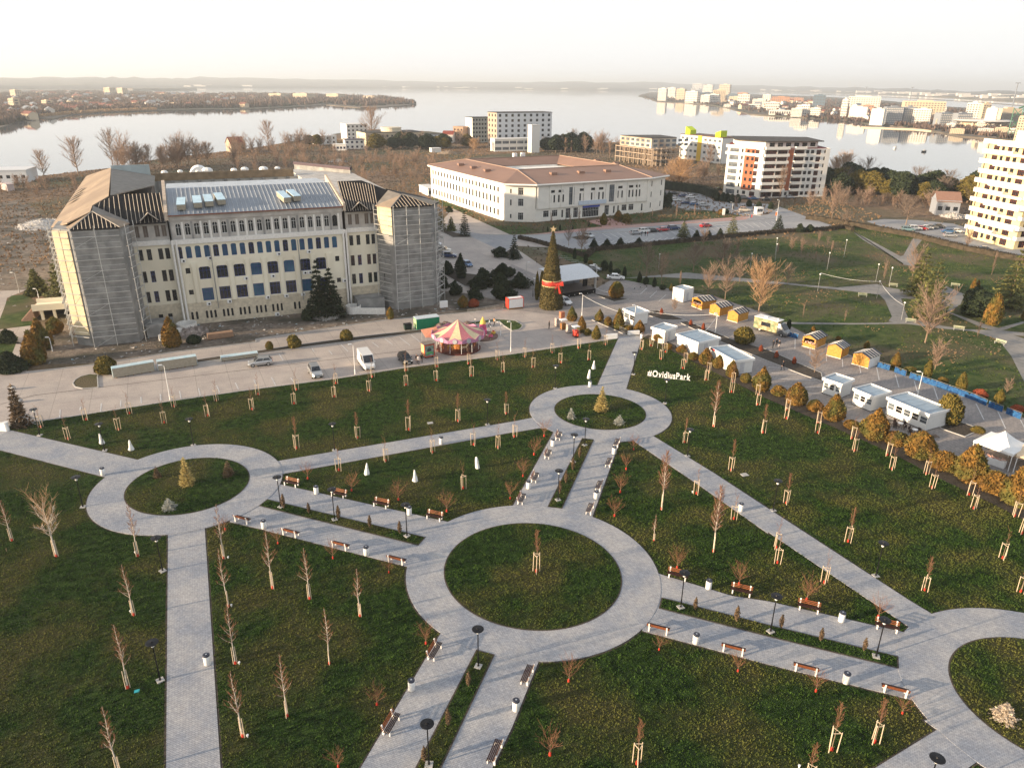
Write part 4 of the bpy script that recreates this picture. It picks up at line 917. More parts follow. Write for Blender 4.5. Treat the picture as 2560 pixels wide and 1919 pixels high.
for k, (kind, p, c_, lab, dg_) in enumerate([('hatch', (40.05,240.67), 'silver', 'silver hatchback, left of the small group of cars in the long car park', 20), ('suv', (43.46,243.68), 'white', 'white car behind three people in the long car park', 22), ('sedan', (46.24,244.85), 'black', 'black saloon right of the white car in the long car park', 24),
  ('sedan', (50.17,246.72), 'red', 'red saloon in the middle of the long car park', 23), ('suv', (54.26,249.68), 'darkblue', 'dark blue car just right of the red saloon', 22), ('sedan', (66.57,255.12), 'red', 'red car alone in the right half of the long car park', 24), ('hatch', (24.02,234.78), 'silver', 'pale small car beside the round bed at the left end of the long car park', -50)]):
 car(kind, p, dg_, c_, lab, group=GD)
GE = 'cars in the car park right of the white college'
for kind, p, c_, lab, dg_ in [('sedan', (71.77,336.89), 'black', 'black saloon in the back row, leftmost beside the conifers', 15), ('sedan', (74.77,329.75), 'darkblue', 'dark saloon in the back row next to the white one', 15), ('sedan', (76.96,325.63), 'white', 'white saloon in the back row beside the hedge', 15),
  ('sedan', (68.16,316.5), 'white', 'white saloon in the front row beside the tall conifers', 10), ('sedan', (71.45,308.57), 'darkblue', 'dark blue saloon in the front row', 10), ('hatch', (73.88,304.95), 'blue', 'blue hatchback between dark saloon and silver estate', 10), ('suv', (76.98,302.07), 'silver', 'silver estate, the foremost car beside the hedge', 10),
  ('suv', (90.11,290.25), 'beige', 'beige cloth-covered car at the barrier by the guard booth', -10)]:
 car(kind, p, dg_, c_, lab, group=GE)
GF = 'cars at the foot of the orange and white apartment block'
for kind, p, c_, lab, dg_ in [('pickup', (88.64,350.9), 'white', 'white pickup on the street behind the hedge', 15), ('sedan', (91.79,345.16), 'red', 'red car behind the hedge left of the apartment stairs', 15), ('sedan', (95.8,351.41), 'black', 'black car behind the hedge by the apartment stairs', 15),
  ('suv', (99.6,324.32), 'grey', 'dark off-road car under the white corner of the apartment block', 5), ('sedan', (103.27,322.83), 'blue', 'blue saloon under the front of the apartment block', 5), ('sedan', (108.04,320.07), 'black', 'black saloon under the right part of the apartment block', 5), ('hatch', (120.94,327.81), 'silver', 'silver car under the right end of the apartment block', 10), ('hatch', (134.69,336.67), 'black', 'dark car in the shade under the right end of the apartment block', 10)]:
 car(kind, p, dg_, c_, lab, group=GF)
GG = 'cars on the gravel yard before the cream tower block'
for kind, p, c_, lab, dg_ in [('suv', (134.25,251.0), 'teal', 'pale teal off-road car, nearest of the row on the gravel yard', -8), ('suv', (137.92,253.33), 'white', 'white car next to the teal one on the gravel yard', -8), ('hatch', (140.25,253.45), 'red', 'red car in the row on the gravel yard', -8), ('sedan', (142.7,255.11), 'white', 'white car right of the red one on the gravel yard', -10), ('sedan', (145.06,256.55), 'silver', 'silver car, second from the end of the gravel yard row', -10), ('sedan', (148.61,258.29), 'grey', 'grey car at the far end of the gravel yard row', -10),
  ('sedan', (147.11,248.9), 'blue', 'pale blue car near the cream tower block, left one', -12), ('sedan', (149.92,249.05), 'white', 'white car near the cream tower block, right one', -12), ('hatch', (143.25,241.19), 'silver', 'silver car in front of the pair near the cream tower block', -12), ('sedan', (141.72,219.41), 'black', 'black saloon on the road under the cream tower block', -18)]:
 car(kind, p, dg_, c_, lab, group=GG)
for o in CAR.values(): discard(o)
ft = thing('food_truck', 'camper van food truck with painted side parked by the wooden stalls', 'food truck', (*(51.42,138.26), .02), ang((48.48,141.15), (52.88,136.14)))
mural = mat('painted_mural', (.30, .22, .10), .5, vs=.8, col2=(.10, .22, .13), c3=(.55, .42, .25), c3s=1.5)
part('living_box', MB().box(-3.6, 1.5, -1.1, 1.1, .5, 2.75).mesh('living_box', mural), ft)
part('roof', MB().box(-3.65, 1.55, -1.14, 1.14, 2.75, 2.83).mesh('roof', M['white']), ft)
rv = part('roof_vent', MB().box(-.3, .3, -.3, .3, 0, .22).mesh('roof_vent', M['white']), ft, (-1.6, 0, 2.83))
part('roof_vent', MB().box(-.2, .2, -.2, .2, 0, .3).mesh('roof_vent', M['steel']), ft, (.8, .3, 2.83))
b = MB(); loft(b, [(1.5, 1.0, 2.4), (2.0, 1.0, 2.3), (2.9, .95, 1.35), (3.4, .9, 1.1), (3.6, .75, .8)], lambda x, hw, zt: [(x, -hw, .35), (x, hw, .35), (x, hw, zt * .7), (x, hw * .85, zt), (x, -hw * .85, zt), (x, -hw, zt * .7)])
part('cab', b.mesh('cab', PAINT['grey']), ft)
part('windscreen', MB().quad((2.05, -.8, 2.28), (2.92, -.78, 1.42), (2.92, .78, 1.42), (2.05, .8, 2.28)).quad((2.02, .8, 2.26), (2.89, .78, 1.40), (2.89, -.78, 1.40), (2.02, -.8, 2.26)).mesh('windscreen', M['dark']), ft, (.03, 0, .03))
for x in (-2.2, 2.5):
 for y in (-.95, .95): o = part('wheel', MB().tube((0, -.12, 0), (0, .12, 0), .36, n=14).mesh('tyre', M['rubber']), ft, (x, y, .36)); part('rim', MB().tube((0, -.125, 0), (0, .125, 0), .22, n=10).mesh('rim', M['steel']), o)
part('serving_window', MB().box(-1.0, 1.0, -1.13, -1.10, 1.3, 2.1).mesh('serving_window', M['dark']), ft, (-1.0, 0, 0))
for y in (-.6, .6): part('headlight', MB().box(-.05, .05, -.16, .16, -.1, .1).mesh('headlight', MATS['headlight_glass']), ft, (3.5, y, .85))
# ================================================================ PEOPLE
def person_mesh(pose, seed):
 rs = random.Random(seed); st = .32 if pose == 'walk' else .08
 J = {'pel': (0, 0, .93), 'sp': (.0, 0, 1.15), 'ch': (.0, 0, 1.36), 'nk': (0, 0, 1.50), 'hd': (.03, 0, 1.60), 'ht': (.02, 0, 1.74),
         'lh': (0, .10, .90), 'lk': (st * .55, .11, .50), 'la': (st * .6 - .03, .11, .09), 'lt': (st * .6 + .14, .12, .04),
         'rh': (0, -.10, .90), 'rk': (-st * .25, -.11, .50), 'ra': (-st * .85, -.11, .10), 'rt': (-st * .85 + .16, -.12, .04),
         'ls': (0, .19, 1.42), 'le': (-st * .3 - .02, .25, 1.14), 'lw': (.06 if pose != 'walk' else -st * .1 + .1, .24, .90), 'lf': (.10, .23, .80),
         'rs': (0, -.19, 1.42), 're': (st * .3, -.25, 1.14), 'rw': (.12 if pose != 'walk' else st * .6, -.22, .92), 'rf': (.18, -.2, .83)}
 rad = dict(pel=.15, sp=.14, ch=.16, nk=.06, hd=.095, ht=.075, lh=.10, lk=.065, la=.045, lt=.035, rh=.10, rk=.065, ra=.045, rt=.035, ls=.075, le=.052, lw=.036, lf=.03, rs=.075, re=.052, rw=.036, rf=.03)
 E = [('pel', 'sp'), ('sp', 'ch'), ('ch', 'nk'), ('nk', 'hd'), ('hd', 'ht'), ('pel', 'lh'), ('lh', 'lk'), ('lk', 'la'), ('la', 'lt'), ('pel', 'rh'), ('rh', 'rk'), ('rk', 'ra'), ('ra', 'rt'), ('ch', 'ls'), ('ls', 'le'), ('le', 'lw'), ('lw', 'lf'), ('ch', 'rs'), ('rs', 're'), ('re', 'rw'), ('rw', 'rf')]
 ks = list(J); me = bpy.data.meshes.new('person'); me.from_pydata([J[k] for k in ks], [(ks.index(a), ks.index(b_)) for a, b_ in E], [])
 o = bpy.data.objects.new('person', me); C.objects.link(o)
 sk = o.modifiers.new('s', 'SKIN'); o.modifiers.new('d', 'SUBSURF').levels = 1
 for i, k in enumerate(ks): me.skin_vertices[0].data[i].radius = (rad[k], rad[k])
 me.skin_vertices[0].data[0].use_root = True
 dg = bpy.context.evaluated_depsgraph_get(); dg.update()
 m2 = bpy.data.meshes.new_from_object(o.evaluated_get(dg)); bpy.data.objects.remove(o)
 m2.materials.clear()
 for x in (SKIN, JACKET, TROUSER, HAIR, SHOE): m2.materials.append(x)
 for p_ in m2.polygons:
  c_ = p_.center
  if c_.z > 1.68 or (c_.z > 1.56 and c_.x < .0): i = 3
  elif c_.z > 1.50: i = 0
  elif c_.z > .93 and not (abs(c_.y) > .18 and c_.z < .93): i = 1
  elif c_.z > .92: i = 1
  elif abs(c_.y) > .17 and c_.z > .7: i = 0
  elif c_.z > .10: i = 2
  else: i = 4
  p_.material_index = i; p_.use_smooth = True
 return m2
SKIN = mat('skin', (.45, .27, .19), .6); JACKET = mat('jacket', (.02, .02, .025), .8); TROUSER = mat('trousers', (.02, .022, .03), .8); HAIR = mat('hair', (.03, .02, .015), .7); SHOE = mat('shoes', (.02, .02, .02), .6)
PM = {k: person_mesh(k, 1) for k in ('walk', 'stand')}
def person(p, deg, pose, lab, jacket=None, trousers=None, group=None, s=1.0):
 o = link('person', PM[pose], None, (p[0], p[1], .03), R(deg), s); tag(o, lab, 'person', group)
 for i, c_ in ((1, jacket), (2, trousers)):
  if c_: o.material_slots[i].link = 'OBJECT'; o.material_slots[i].material = mat('cloth_%.2f_%.2f_%.2f' % c_, c_, .85)
GP_ = 'people standing by the carousel'
person((-16.55,119.01), -60, 'stand', 'person in dark clothes standing nearest the black car', None, None, GP_)
person((-16.18,118.45), -100, 'stand', 'person in pale hooded top and dark trousers by the black car', (.4, .38, .4), None, GP_)
person((-15.76,119.49), 100, 'stand', 'person in dark olive jacket standing beside the organ booth', (.035, .035, .025), None, GP_)
person((-4.59,140.13), 160, 'walk', 'person in white and blue jacket walking behind the small ride', (.5, .55, .6), None)
person((-3.68,140.92), 30, 'walk', 'person in orange brown coat walking behind the small ride', (.42, .2, .08), None)
person((7.28,139.29), -20, 'stand', 'person in dark clothes standing alone on the plaza below the cone tree')
GQ = 'people talking in front of the food truck'
person((48.41,128.69), 20, 'stand', 'person in black, left one of three in front of the food truck', group=GQ)
person((49.3,129.55), -60, 'stand', 'person in black, middle one of three in front of the food truck', group=GQ)
person((49.5,128.59), 190, 'walk', 'person in dark jacket and pale trousers, right one of three by the food truck', None, (.45, .38, .34), group=GQ)
person((46.39,117.31), 120, 'walk', 'person in black walking alone across the market paving', s=1.08)
GR = 'people by the parked cars of the white college'
person((41.45,237.57), 0, 'stand', 'person in dark blue between silver and white cars', (.03, .05, .1), group=GR)
person((42.59,237.24), 90, 'stand', 'person in black before the white car', group=GR)
person((43.35,237.27), 180, 'stand', 'person in red top before the white car', (.35, .03, .03), group=GR)
person((41.2,258.3), 0, 'stand', 'person in brown coat on the pink forecourt of the white college', (.2, .1, .06))
# ================================================================ CLIPPED SHRUBS AND HEDGE PLANTS
def shrub_protos():
 rs = random.Random(5); out = {}
 cone = [(.55, 0), (.95, .22), (1.0, .55), (.86, .95), (.58, 1.45), (.30, 1.85), (.05, 2.15)]
 egg = [(.5, 0), (.9, .3), (1.0, .75), (.9, 1.2), (.6, 1.7), (.2, 2.1), (.03, 2.2)]
 ball = [(.5, 0), (.88, .18), (1.0, .48), (.93, .80), (.66, 1.08), (.34, 1.25), (.03, 1.30)]
 col = [(.6, 0), (.9, .6), (1.0, 1.6), (.85, 2.8), (.5, 3.6), (.05, 4.0)]
 for nm, pr, n_, sz in (('cone', cone, 2600, .17), ('ball', ball, 2000, .15), ('col', col, 1600, .22), ('egg', egg, 2400, .17)):
  for v in range(3 if nm in ('cone', 'ball') else 1):
   for mn, mm in (('gold', M['thuja']), ('green', M['thujagreen']), ('dark', M['conifer']), ('red', M['redleaf'])):
    if v and mn in ('dark', 'red'): continue
    out[(nm, mn, v)] = leafy('foliage', mm, pr, n_, sz, rs, core=.88, clump=.10, tilt=.7, lump=.16)
 return out
SHR = shrub_protos()
stem = MB().tube((0, 0, -.1), (0, 0, .6), .08, n=5).mesh('trunk', M['bark'])
cnt = [0]
def shrub(p, wpx, hpx, form, tone, lab, group=None, name='clipped_shrub', cat='shrub', back=True, z=.02, k=.28946):
 cnt[0] += 1
 rad = px2m(p, wpx, k) / 2 * .88; hh = px2m(p, hpx, k) * 1.02
 ref = {'cone': 2.15, 'ball': 1.3, 'col': 4.0, 'egg': 2.2}[form]
 d = Vector((p[0], p[1])).normalized() * (rad * .75 if back else 0)
 dep = 45 / dist(p)
 hh = max(.4, (hh - (rad * 1.2 * dep if back else 0)) / math.sqrt(1 - dep * dep))
 v = (cnt[0] % 3) if (form, tone, cnt[0] % 3) in SHR else 0
 t_ = thing(name, lab, cat, (p[0] + d.x, p[1] + d.y, z), rnd.uniform(0, 6.28), group)
 part('foliage', SHR[(form, tone, v)], t_, (0, 0, .05), s=(rad, rad, hh / ref))
 part('trunk', stem, t_)
 return t_
G5 = 'golden clipped shrubs along the market side of the park'
HR = [('cone', (21.03,138.81), 110, 180, 'tall golden brown cone beside the first white kiosk'), ('ball', (19.31,141.4), 80, 80, 'orange ball left of the tall cone at the park entrance'), ('ball', (22.87,138.5), 90, 50, 'dark low ball behind the metal barrier at the entrance'), ('cone', (24.88,137.1), 105, 110, 'golden cone just left of the second kiosk'),
 ('cone', (17.88,144.48), 75, 105, 'small brown cone alone at the tip of the entrance bed'),
 ('egg', (27.93,131.6), 125, 95, 'broad golden shrub before the second white kiosk'), ('ball', (28.75,127.36), 75, 55, 'low orange ball right of the notice board'), ('cone', (30.89,125.85), 90, 75, 'golden cone at the left corner of the third kiosk'), ('ball', (32.05,121.94), 90, 68, 'orange ball before the third kiosk'),
 ('cone', (33.73,119.67), 130, 145, 'big golden cone between the third and fourth kiosks'), ('cone', (35.53,118.02), 105, 115, 'olive cone before the fourth kiosk'), ('cone', (36.65,113.74), 115, 145, 'olive golden cone at the right corner of the fourth kiosk'), ('ball', (38.27,111.32), 105, 85, 'bright orange ball right of the fourth kiosk'),
 ('cone', (39.75,107.83), 150, 205, 'large orange cone, first right of the lettering lawn kiosks'), ('ball', (41.76,105.77), 130, 95, 'orange ball after the large orange cone'), ('cone', (43.31,102.45), 195, 195, 'big golden cone left of the fifth kiosk'), ('ball', (45.19,99.93), 145, 105, 'broad orange ball under the fifth kiosk'),
 ('cone', (46.7,96.71), 195, 225, 'big golden cone under the sixth kiosk'), ('ball', (48.21,94.0), 145, 80, 'bright low orange ball between two big cones'), ('cone', (49.83,90.57), 210, 260, 'tall golden cone left of the café kiosk'), ('ball', (51.92,88.87), 205, 120, 'wide olive golden ball under the café kiosk'),
 ('egg', (53.05,84.93), 245, 235, 'round rusty golden shrub right of the café kiosk'), ('ball', (54.65,81.87), 220, 165, 'bright orange oval shrub before the white tent'), ('cone', (56.16,78.99), 260, 300, 'very big olive golden cone before the white tent'), ('ball', (57.59,76.27), 230, 180, 'golden brown ball right of the very big cone'), ('cone', (58.53,73.06), 290, 340, 'largest golden cone at the right edge')]
for f_, p, w_, h_, lab in HR: shrub(p, w_, h_, f_, 'gold', lab, G5)
G6 = 'cone shrubs left of the entrance walk'
for f_, p, w_, h_, lab in [('cone', (12.15,144.3), 100, 125, 'golden brown cone behind the vending machines'), ('cone', (13.49,136.75), 90, 145, 'golden cone right of the red vending machine'), ('ball', (14.52,135.14), 75, 62, 'dark ball between two cones left of the entrance'), ('cone', (15.99,132.95), 95, 120, 'dark cone left of the entrance wall')]:
 shrub(p, w_, h_, f_, 'gold' if 'golden' in lab else 'green', lab, G6)
G7 = 'shrubs by the construction building'
for f_, tn, p, w_, h_, lab in [('cone', 'gold', (-81.14,116.33), 165, 260, 'golden brown cone in front of its twin by the left steps'), ('cone', 'gold', (-84.27,123.57), 150, 235, 'golden brown cone behind its twin by the left steps'), ('egg', 'gold', (-87.17,132.68), 115, 135, 'golden shrub under the concrete ramp'), ('cone', 'gold', (-61.94,125.76), 155, 245, 'brown and green cone at the foot of the left tower'),
  ('ball', 'dark', (-58.75,127.77), 120, 80, 'low dark ball beside the timber stack'), ('ball', 'green', (-66.99,112.24), 180, 145, 'dark green ball left of the wrapped panel stacks'), ('ball', 'green', (-39.84,126.07), 135, 115, 'dark green ball on the strip above the car park'), ('ball', 'gold', (-44.02,125.19), 70, 75, 'small yellow shrub left of the green ball on the strip'),
  ('ball', 'green', (-31.17,130.56), 125, 100, 'green gold ball on the strip above the white van'), ('egg', 'gold', (-25.11,144.32), 65, 110, 'small orange cone on the building site'), ('egg', 'gold', (-10.73,153.23), 90, 110, 'olive cone at the right end of the building site'), ('ball', 'red', (-8.5,153.75), 100, 75, 'rusty ball at the right end of the building site')]:
 shrub(p, w_, h_, f_, tn, lab, G7)
G8 = 'shrubs round the stage and market'
for f_, tn, p, w_, h_, lab in [('ball', 'gold', (23.57,161.84), 145, 145, 'big round golden green shrub alone right of the stage'), ('ball', 'green', (43.44,130.7), 175, 150, 'big green gold ball between kiosk and food truck'), ('egg', 'dark', (17.17,202.87), 34, 85, 'slim dark cone, first behind the stage'), ('egg', 'dark', (19.8,197.95), 42, 78, 'dark cone, second behind the stage'), ('ball', 'gold', (21.03,195.92), 50, 38, 'low olive ball behind the stage'),
  ('ball', 'dark', (23.86,188.97), 68, 88, 'round dark shrub beside the grey estate car'), ('egg', 'dark', (25.27,186.86), 40, 98, 'dark column behind the white saloon'), ('ball', 'dark', (26.86,185.66), 65, 45, 'low dark ball behind the white saloon'), ('egg', 'dark', (28.3,182.65), 38, 85, 'dark column right of the white saloon'), ('cone', 'dark', (31.22,177.45), 44, 88, 'dark cone, first along the old park edge'), ('ball', 'dark', (32.46,174.89), 56, 66, 'dark ball, second along the old park edge'),
  ('egg', 'dark', (34.12,172.74), 42, 80, 'dark cone, third along the old park edge'), ('ball', 'dark', (35.63,170.21), 60, 42, 'low dark ball, fourth along the old park edge'), ('egg', 'green', (37.58,169.43), 42, 58, 'green ball, fifth along the old park edge'),
  ('egg', 'red', (31.54,149.59), 32, 58, 'small rusty shrub at the left end of the market bed'), ('egg', 'red', (36.09,142.15), 32, 52, 'small dark red shrub in the market bed, first'), ('egg', 'red', (38.09,139.7), 32, 56, 'small dark red shrub in the market bed, second'), ('egg', 'red', (45.61,126.88), 38, 55, 'rusty shrub in the market bed before the food truck'), ('egg', 'red', (47.28,123.42), 38, 58, 'dark red shrub in the market bed by the walking person'), ('egg', 'red', (49.36,120.37), 36, 62, 'bright orange small cone in the market bed'),
  ('egg', 'dark', (55.31,140.23), 42, 82, 'dark cone beside the food truck cab'), ('egg', 'gold', (59.58,138.5), 40, 52, 'golden top behind the open wooden stall'), ('egg', 'gold', (62.65,133.76), 42, 36, 'golden top behind the plain wooden stall'), ('egg', 'gold', (65.96,128.92), 50, 62, 'golden top behind the last wooden stall'),
  ('cone', 'gold', (66.53,119.12), 80, 120, 'brown gold cone behind the blue barrier, first'), ('ball', 'gold', (68.13,116.95), 92, 46, 'low golden ball behind the blue barrier, second'), ('egg', 'green', (69.65,114.47), 68, 135, 'olive cone behind the blue barrier, third'), ('ball', 'gold', (71.1,112.29), 85, 44, 'low orange ball behind the blue barrier, fourth'), ('egg', 'green', (71.76,108.37), 80, 150, 'olive cone behind the blue barrier, fifth'), ('ball', 'red', (73.57,106.07), 105, 65, 'rusty ball behind the blue barrier, sixth'), ('egg', 'green', (74.99,103.62), 72, 110, 'olive cone behind the blue barrier, seventh'), ('ball', 'red', (76.17,100.84), 110, 50, 'rusty ball behind the blue barrier, last'),
  ('ball', 'green', (62.65,95.89), 225, 235, 'very large green gold ball behind the café kiosk'), ('ball', 'green', (65.75,93.18), 95, 55, 'small green ball left of the white tent')]:
 shrub(p, w_, h_, f_, tn, lab, G8)
def big_conifer(p, wpx, hpx, m, lab, seed, n=5200, size=.5, group=None, layers=13, name='cedar', cat='conifer', z0=.25):
 rad = px2m(p, wpx) / 2; hh = px2m(p, hpx) * 1.05
 if name in ('fir', 'juniper') and m is M['conifer']:
  t_ = thing(name, lab, cat, (p[0], p[1] + rad * .4, .02), 0, group); rs_ = random.Random(seed); q = rs_.uniform(.45, .7)
  part('crown', leafy('crown', m, [(rad * .75, .1), (rad, hh * .22), (rad * .82, hh * .45), (rad * q, hh * .68), (rad * .22, hh * .9), (.05, hh)], n, size * .8, rs_, core=.7, clump=.35, tilt=1.0, nlump=30, lump=.55), t_); part('trunk', MB().tube((0, 0, 0), (0, 0, hh * .5), .12, .06, 5).mesh('trunk', M['bark']), t_); return t_
 return conif(name, lab, cat, (p[0], p[1] + rad * .5, .02), m, hh, rad, n, size, seed, z0, layers, drop=.22, group=group)
GCN = 'conifers round the old park and plaza'
for i, (p, w_, h_, m_, lab, nm) in enumerate([((-39.7,143.86), 210, 455, M['conifer'], 'dark spruce against the facade, left and taller of the pair', 'spruce'), ((-37.53,144.73), 220, 385, M['conifer'], 'dark spruce against the facade, right one of the pair', 'spruce'),
  ((-41.94,143.79), 120, 110, M['conifer'], 'low dark fir at the left foot of the facade spruces', 'fir'), ((-107.95,160.16), 160, 170, M['cedar'], 'grey green cedar left of the concrete ramp', 'cedar'), ((-98.31,152.97), 260, 300, M['cedar'], 'big olive cedar behind the left tower scaffold', 'cedar'),
  ((-69.1,92.44), 120, 290, M['brownconifer'], 'browning spruce at the park corner beside the bicycle sculpture', 'spruce'), ((-93.62,127.75), 120, 90, M['conifer'], 'low juniper at the left edge, upper one', 'juniper'), ((-84.44,113.79), 180, 120, M['conifer'], 'low juniper at the left edge, lower one', 'juniper'),
  ((95.06,165.32), 230, 340, M['cedar'], 'olive cedar behind its larger neighbour in the old park', 'cedar'), ((88.19,147.5), 310, 400, M['cedar'], 'large olive cedar in the middle of the old park', 'cedar'), ((99.71,151.62), 260, 190, M['conifer'], 'dark spreading juniper in the old park', 'juniper'), ((110.67,156.37), 260, 380, M['cedar'], 'tall olive cedar near the right edge of the old park', 'cedar'),
  ((-13.19,179.84), 105, 200, M['conifer'], 'dark fir right of the tower scaffold', 'fir'), ((-16.83,183.33), 110, 110, M['conifer'], 'round dark fir close to the tower scaffold', 'fir'), ((-17.03,169.57), 110, 130, M['conifer'], 'dark juniper at the foot of the tower scaffold', 'juniper'), ((-7.41,169.92), 160, 160, M['conifer'], 'dark fir in the bed behind the building site', 'fir'),
  ((-2.82,159.96), 170, 225, M['conifer'], 'dark fir left of the cone tree, front one', 'fir'), ((-2.61,180.25), 190, 110, M['conifer'], 'dark flat-topped fir left of the cone tree, back one', 'fir'), ((-13.31,164.01), 110, 115, M['conifer'], 'low dark fir at the site edge', 'fir'), ((-8.44,160.24), 110, 105, M['conifer'], 'small dark fir above the rusty ball', 'fir'),
  ((-15.68,234.76), 100, 190, M['conifer'], 'dark spruce in the small bed by the grey plaza', 'spruce'), ((-24.24,245.01), 95, 150, M['cedar'], 'olive fir right of the tower roof', 'fir'), ((-20.62,243.12), 85, 110, M['cedar'], 'olive fir beside the dark spruce', 'fir'), ((-24.64,282.13), 55, 45, M['conifer'], 'small dark fir on the verge by the college', 'fir'),
  ((0.25,201.56), 95, 190, M['conifer'], 'dark spruce on the round bed of the grey plaza', 'spruce'), ((-3.63,204.34), 110, 80, M['conifer'], 'spreading juniper on the round bed of the grey plaza', 'juniper'), ((1.44,170.24), 150, 130, M['conifer'], 'dark low juniper left of the cone tree', 'juniper'),
  ((59.67,298.6), 95, 150, M['conifer'], 'dark conifer at the right corner of the white college', 'fir'), ((62.02,298.74), 80, 120, M['conifer'], 'second dark conifer at the right corner of the white college', 'fir'),
  ((24.28,219.61), 68, 62, M['conifer'], 'young pine, first along the lower edge of the long car park', 'pine'), ((28.42,221.0), 72, 55, M['conifer'], 'young pine, second along the lower edge of the long car park', 'pine'), ((32.59,222.05), 68, 60, M['conifer'], 'young pine, third along the lower edge of the long car park', 'pine'), ((38.72,224.96), 72, 45, M['conifer'], 'low young pine, fourth along the long car park', 'pine'),
  ((58.11,232.25), 66, 72, M['conifer'], 'young pine, fifth along the long car park', 'pine'), ((62.95,236.29), 66, 50, M['conifer'], 'young pine, sixth along the long car park', 'pine'), ((66.65,236.47), 62, 66, M['conifer'], 'young pine, seventh along the long car park', 'pine'), ((71.36,238.65), 120, 150, M['cedar'], 'tall dark tree on the lower edge of the long car park, right', 'pine'), ((54.85,235.9), 110, 125, M['cedar'], 'rounded dark tree on the lower edge of the long car park, middle', 'pine'),
  ((89.35,247.66), 100, 118, M['conifer'], 'spruce at the right end of the long car park', 'spruce'), ((96.31,246.97), 66, 62, M['conifer'], 'low fir right of the long car park, first', 'fir'), ((99.79,247.77), 60, 52, M['conifer'], 'low fir right of the long car park, second', 'fir')]):
 big_conifer(p, w_, h_, m_, lab, 100 + i, n=4200 if w_ > 150 else 1800, size=.55 if w_ > 150 else .42, group=GCN, name=nm, layers=12 if h_ > w_ else 8)
for f_, tn, p, w_, h_, lab in [('egg', 'green', (5.45,160.24), 45, 235, 'dark column left of the cone tree, left one'), ('egg', 'green', (6.49,160.28), 60, 240, 'dark column left of the cone tree, right one'),
   ('egg', 'gold', (107.92,167.79), 42, 120, 'slim golden column over the dark juniper, left one'), ('egg', 'gold', (109.25,168.35), 42, 105, 'slim golden column over the dark juniper, right one'), ('egg', 'gold', (98.13,143.83), 125, 235, 'thick orange golden column in the old park'), ('egg', 'gold', (107.8,148.53), 40, 75, 'small orange column at the right edge of the old park'),
   ('egg', 'gold', (37.44,265.13), 75, 90, 'yellow green shrub before the white college, left one'), ('egg', 'green', (40.07,261.71), 85, 80, 'grey green shrub before the white college, right one'), ('egg', 'green', (31.29,256.63), 70, 100, 'spiky pale shrub on the forecourt of the white college'),
   ('egg', 'dark', (11.36,244.12), 18, 40, 'tiny dark cone on the college front lawn, first'), ('egg', 'dark', (15.56,245.58), 22, 50, 'tiny dark cone on the college front lawn, second'), ('egg', 'dark', (19.9,248.34), 18, 34, 'tiny dark cone on the college front lawn, third'), ('egg', 'dark', (25.82,254.1), 24, 46, 'tiny dark cone on the college front lawn, fourth'),
   ('ball', 'gold', (78.39,281.34), 55, 45, 'golden ball near the college sign'), ('ball', 'dark', (81.35,284.2), 40, 38, 'dark ball near the college sign')]:
 shrub(p, w_, h_, f_, tn, lab, 'small shrubs and columns of the surroundings')
BT = {}
for nm, H_, sp_, fst, nb, shp, up_, m_, minr in (('weep', 9.0, 4.6, .14, 44, 'oval', .62, M['twigtan'], .024), ('round', 5.6, 3.0, .25, 26, 'vase', .6, M['twigpink'], .018), ('grey', 7.0, 3.3, .25, 24, 'oval', .5, M['twiggrey'], .018), ('tall', 11.0, 4.6, .2, 30, 'oval', .6, M['twigpink'], .026), ('low', 3.0, 1.9, .1, 18, 'vase', .8, M['twigpink'], .016), ('poplar', 12.0, 3.6, .15, 40, 'col', .9, M['twigpink'], .026)):
 BT[nm] = []
 for v in range(2):
  T, Cn = branch_segs(random.Random(200 + v * 7 + len(nm)), H_, sp_, fst, nb, 2, up_, H_ * .018, shp, .05, twigs=7)
  t_ = thing('bare_tree', 'x', 'tree'); part('trunk', seg_mesh('trunk', T, M['bark'], .03, 6), t_); part('crown', seg_mesh('crown', Cn, m_, minr), t_); BT[nm].append((t_, H_))
bi = [0]
def bare(p, hpx, kind, lab, group, wf=1.0, name='bare_tree', sw=None):
 bi[0] += 1; pr, H_ = BT[kind][bi[0] % 2]; s_ = px2m(p, hpx) * 1.03 / (H_ * 1.05)
 o = dup(pr, (p[0], p[1], p[2] if len(p) > 2 else 0), rnd.uniform(0, 6.28), (s_ * wf, s_ * wf, s_), lab, group, None, sw); o.name = name; return o
GB = 'bare trees of the old park and plaza'
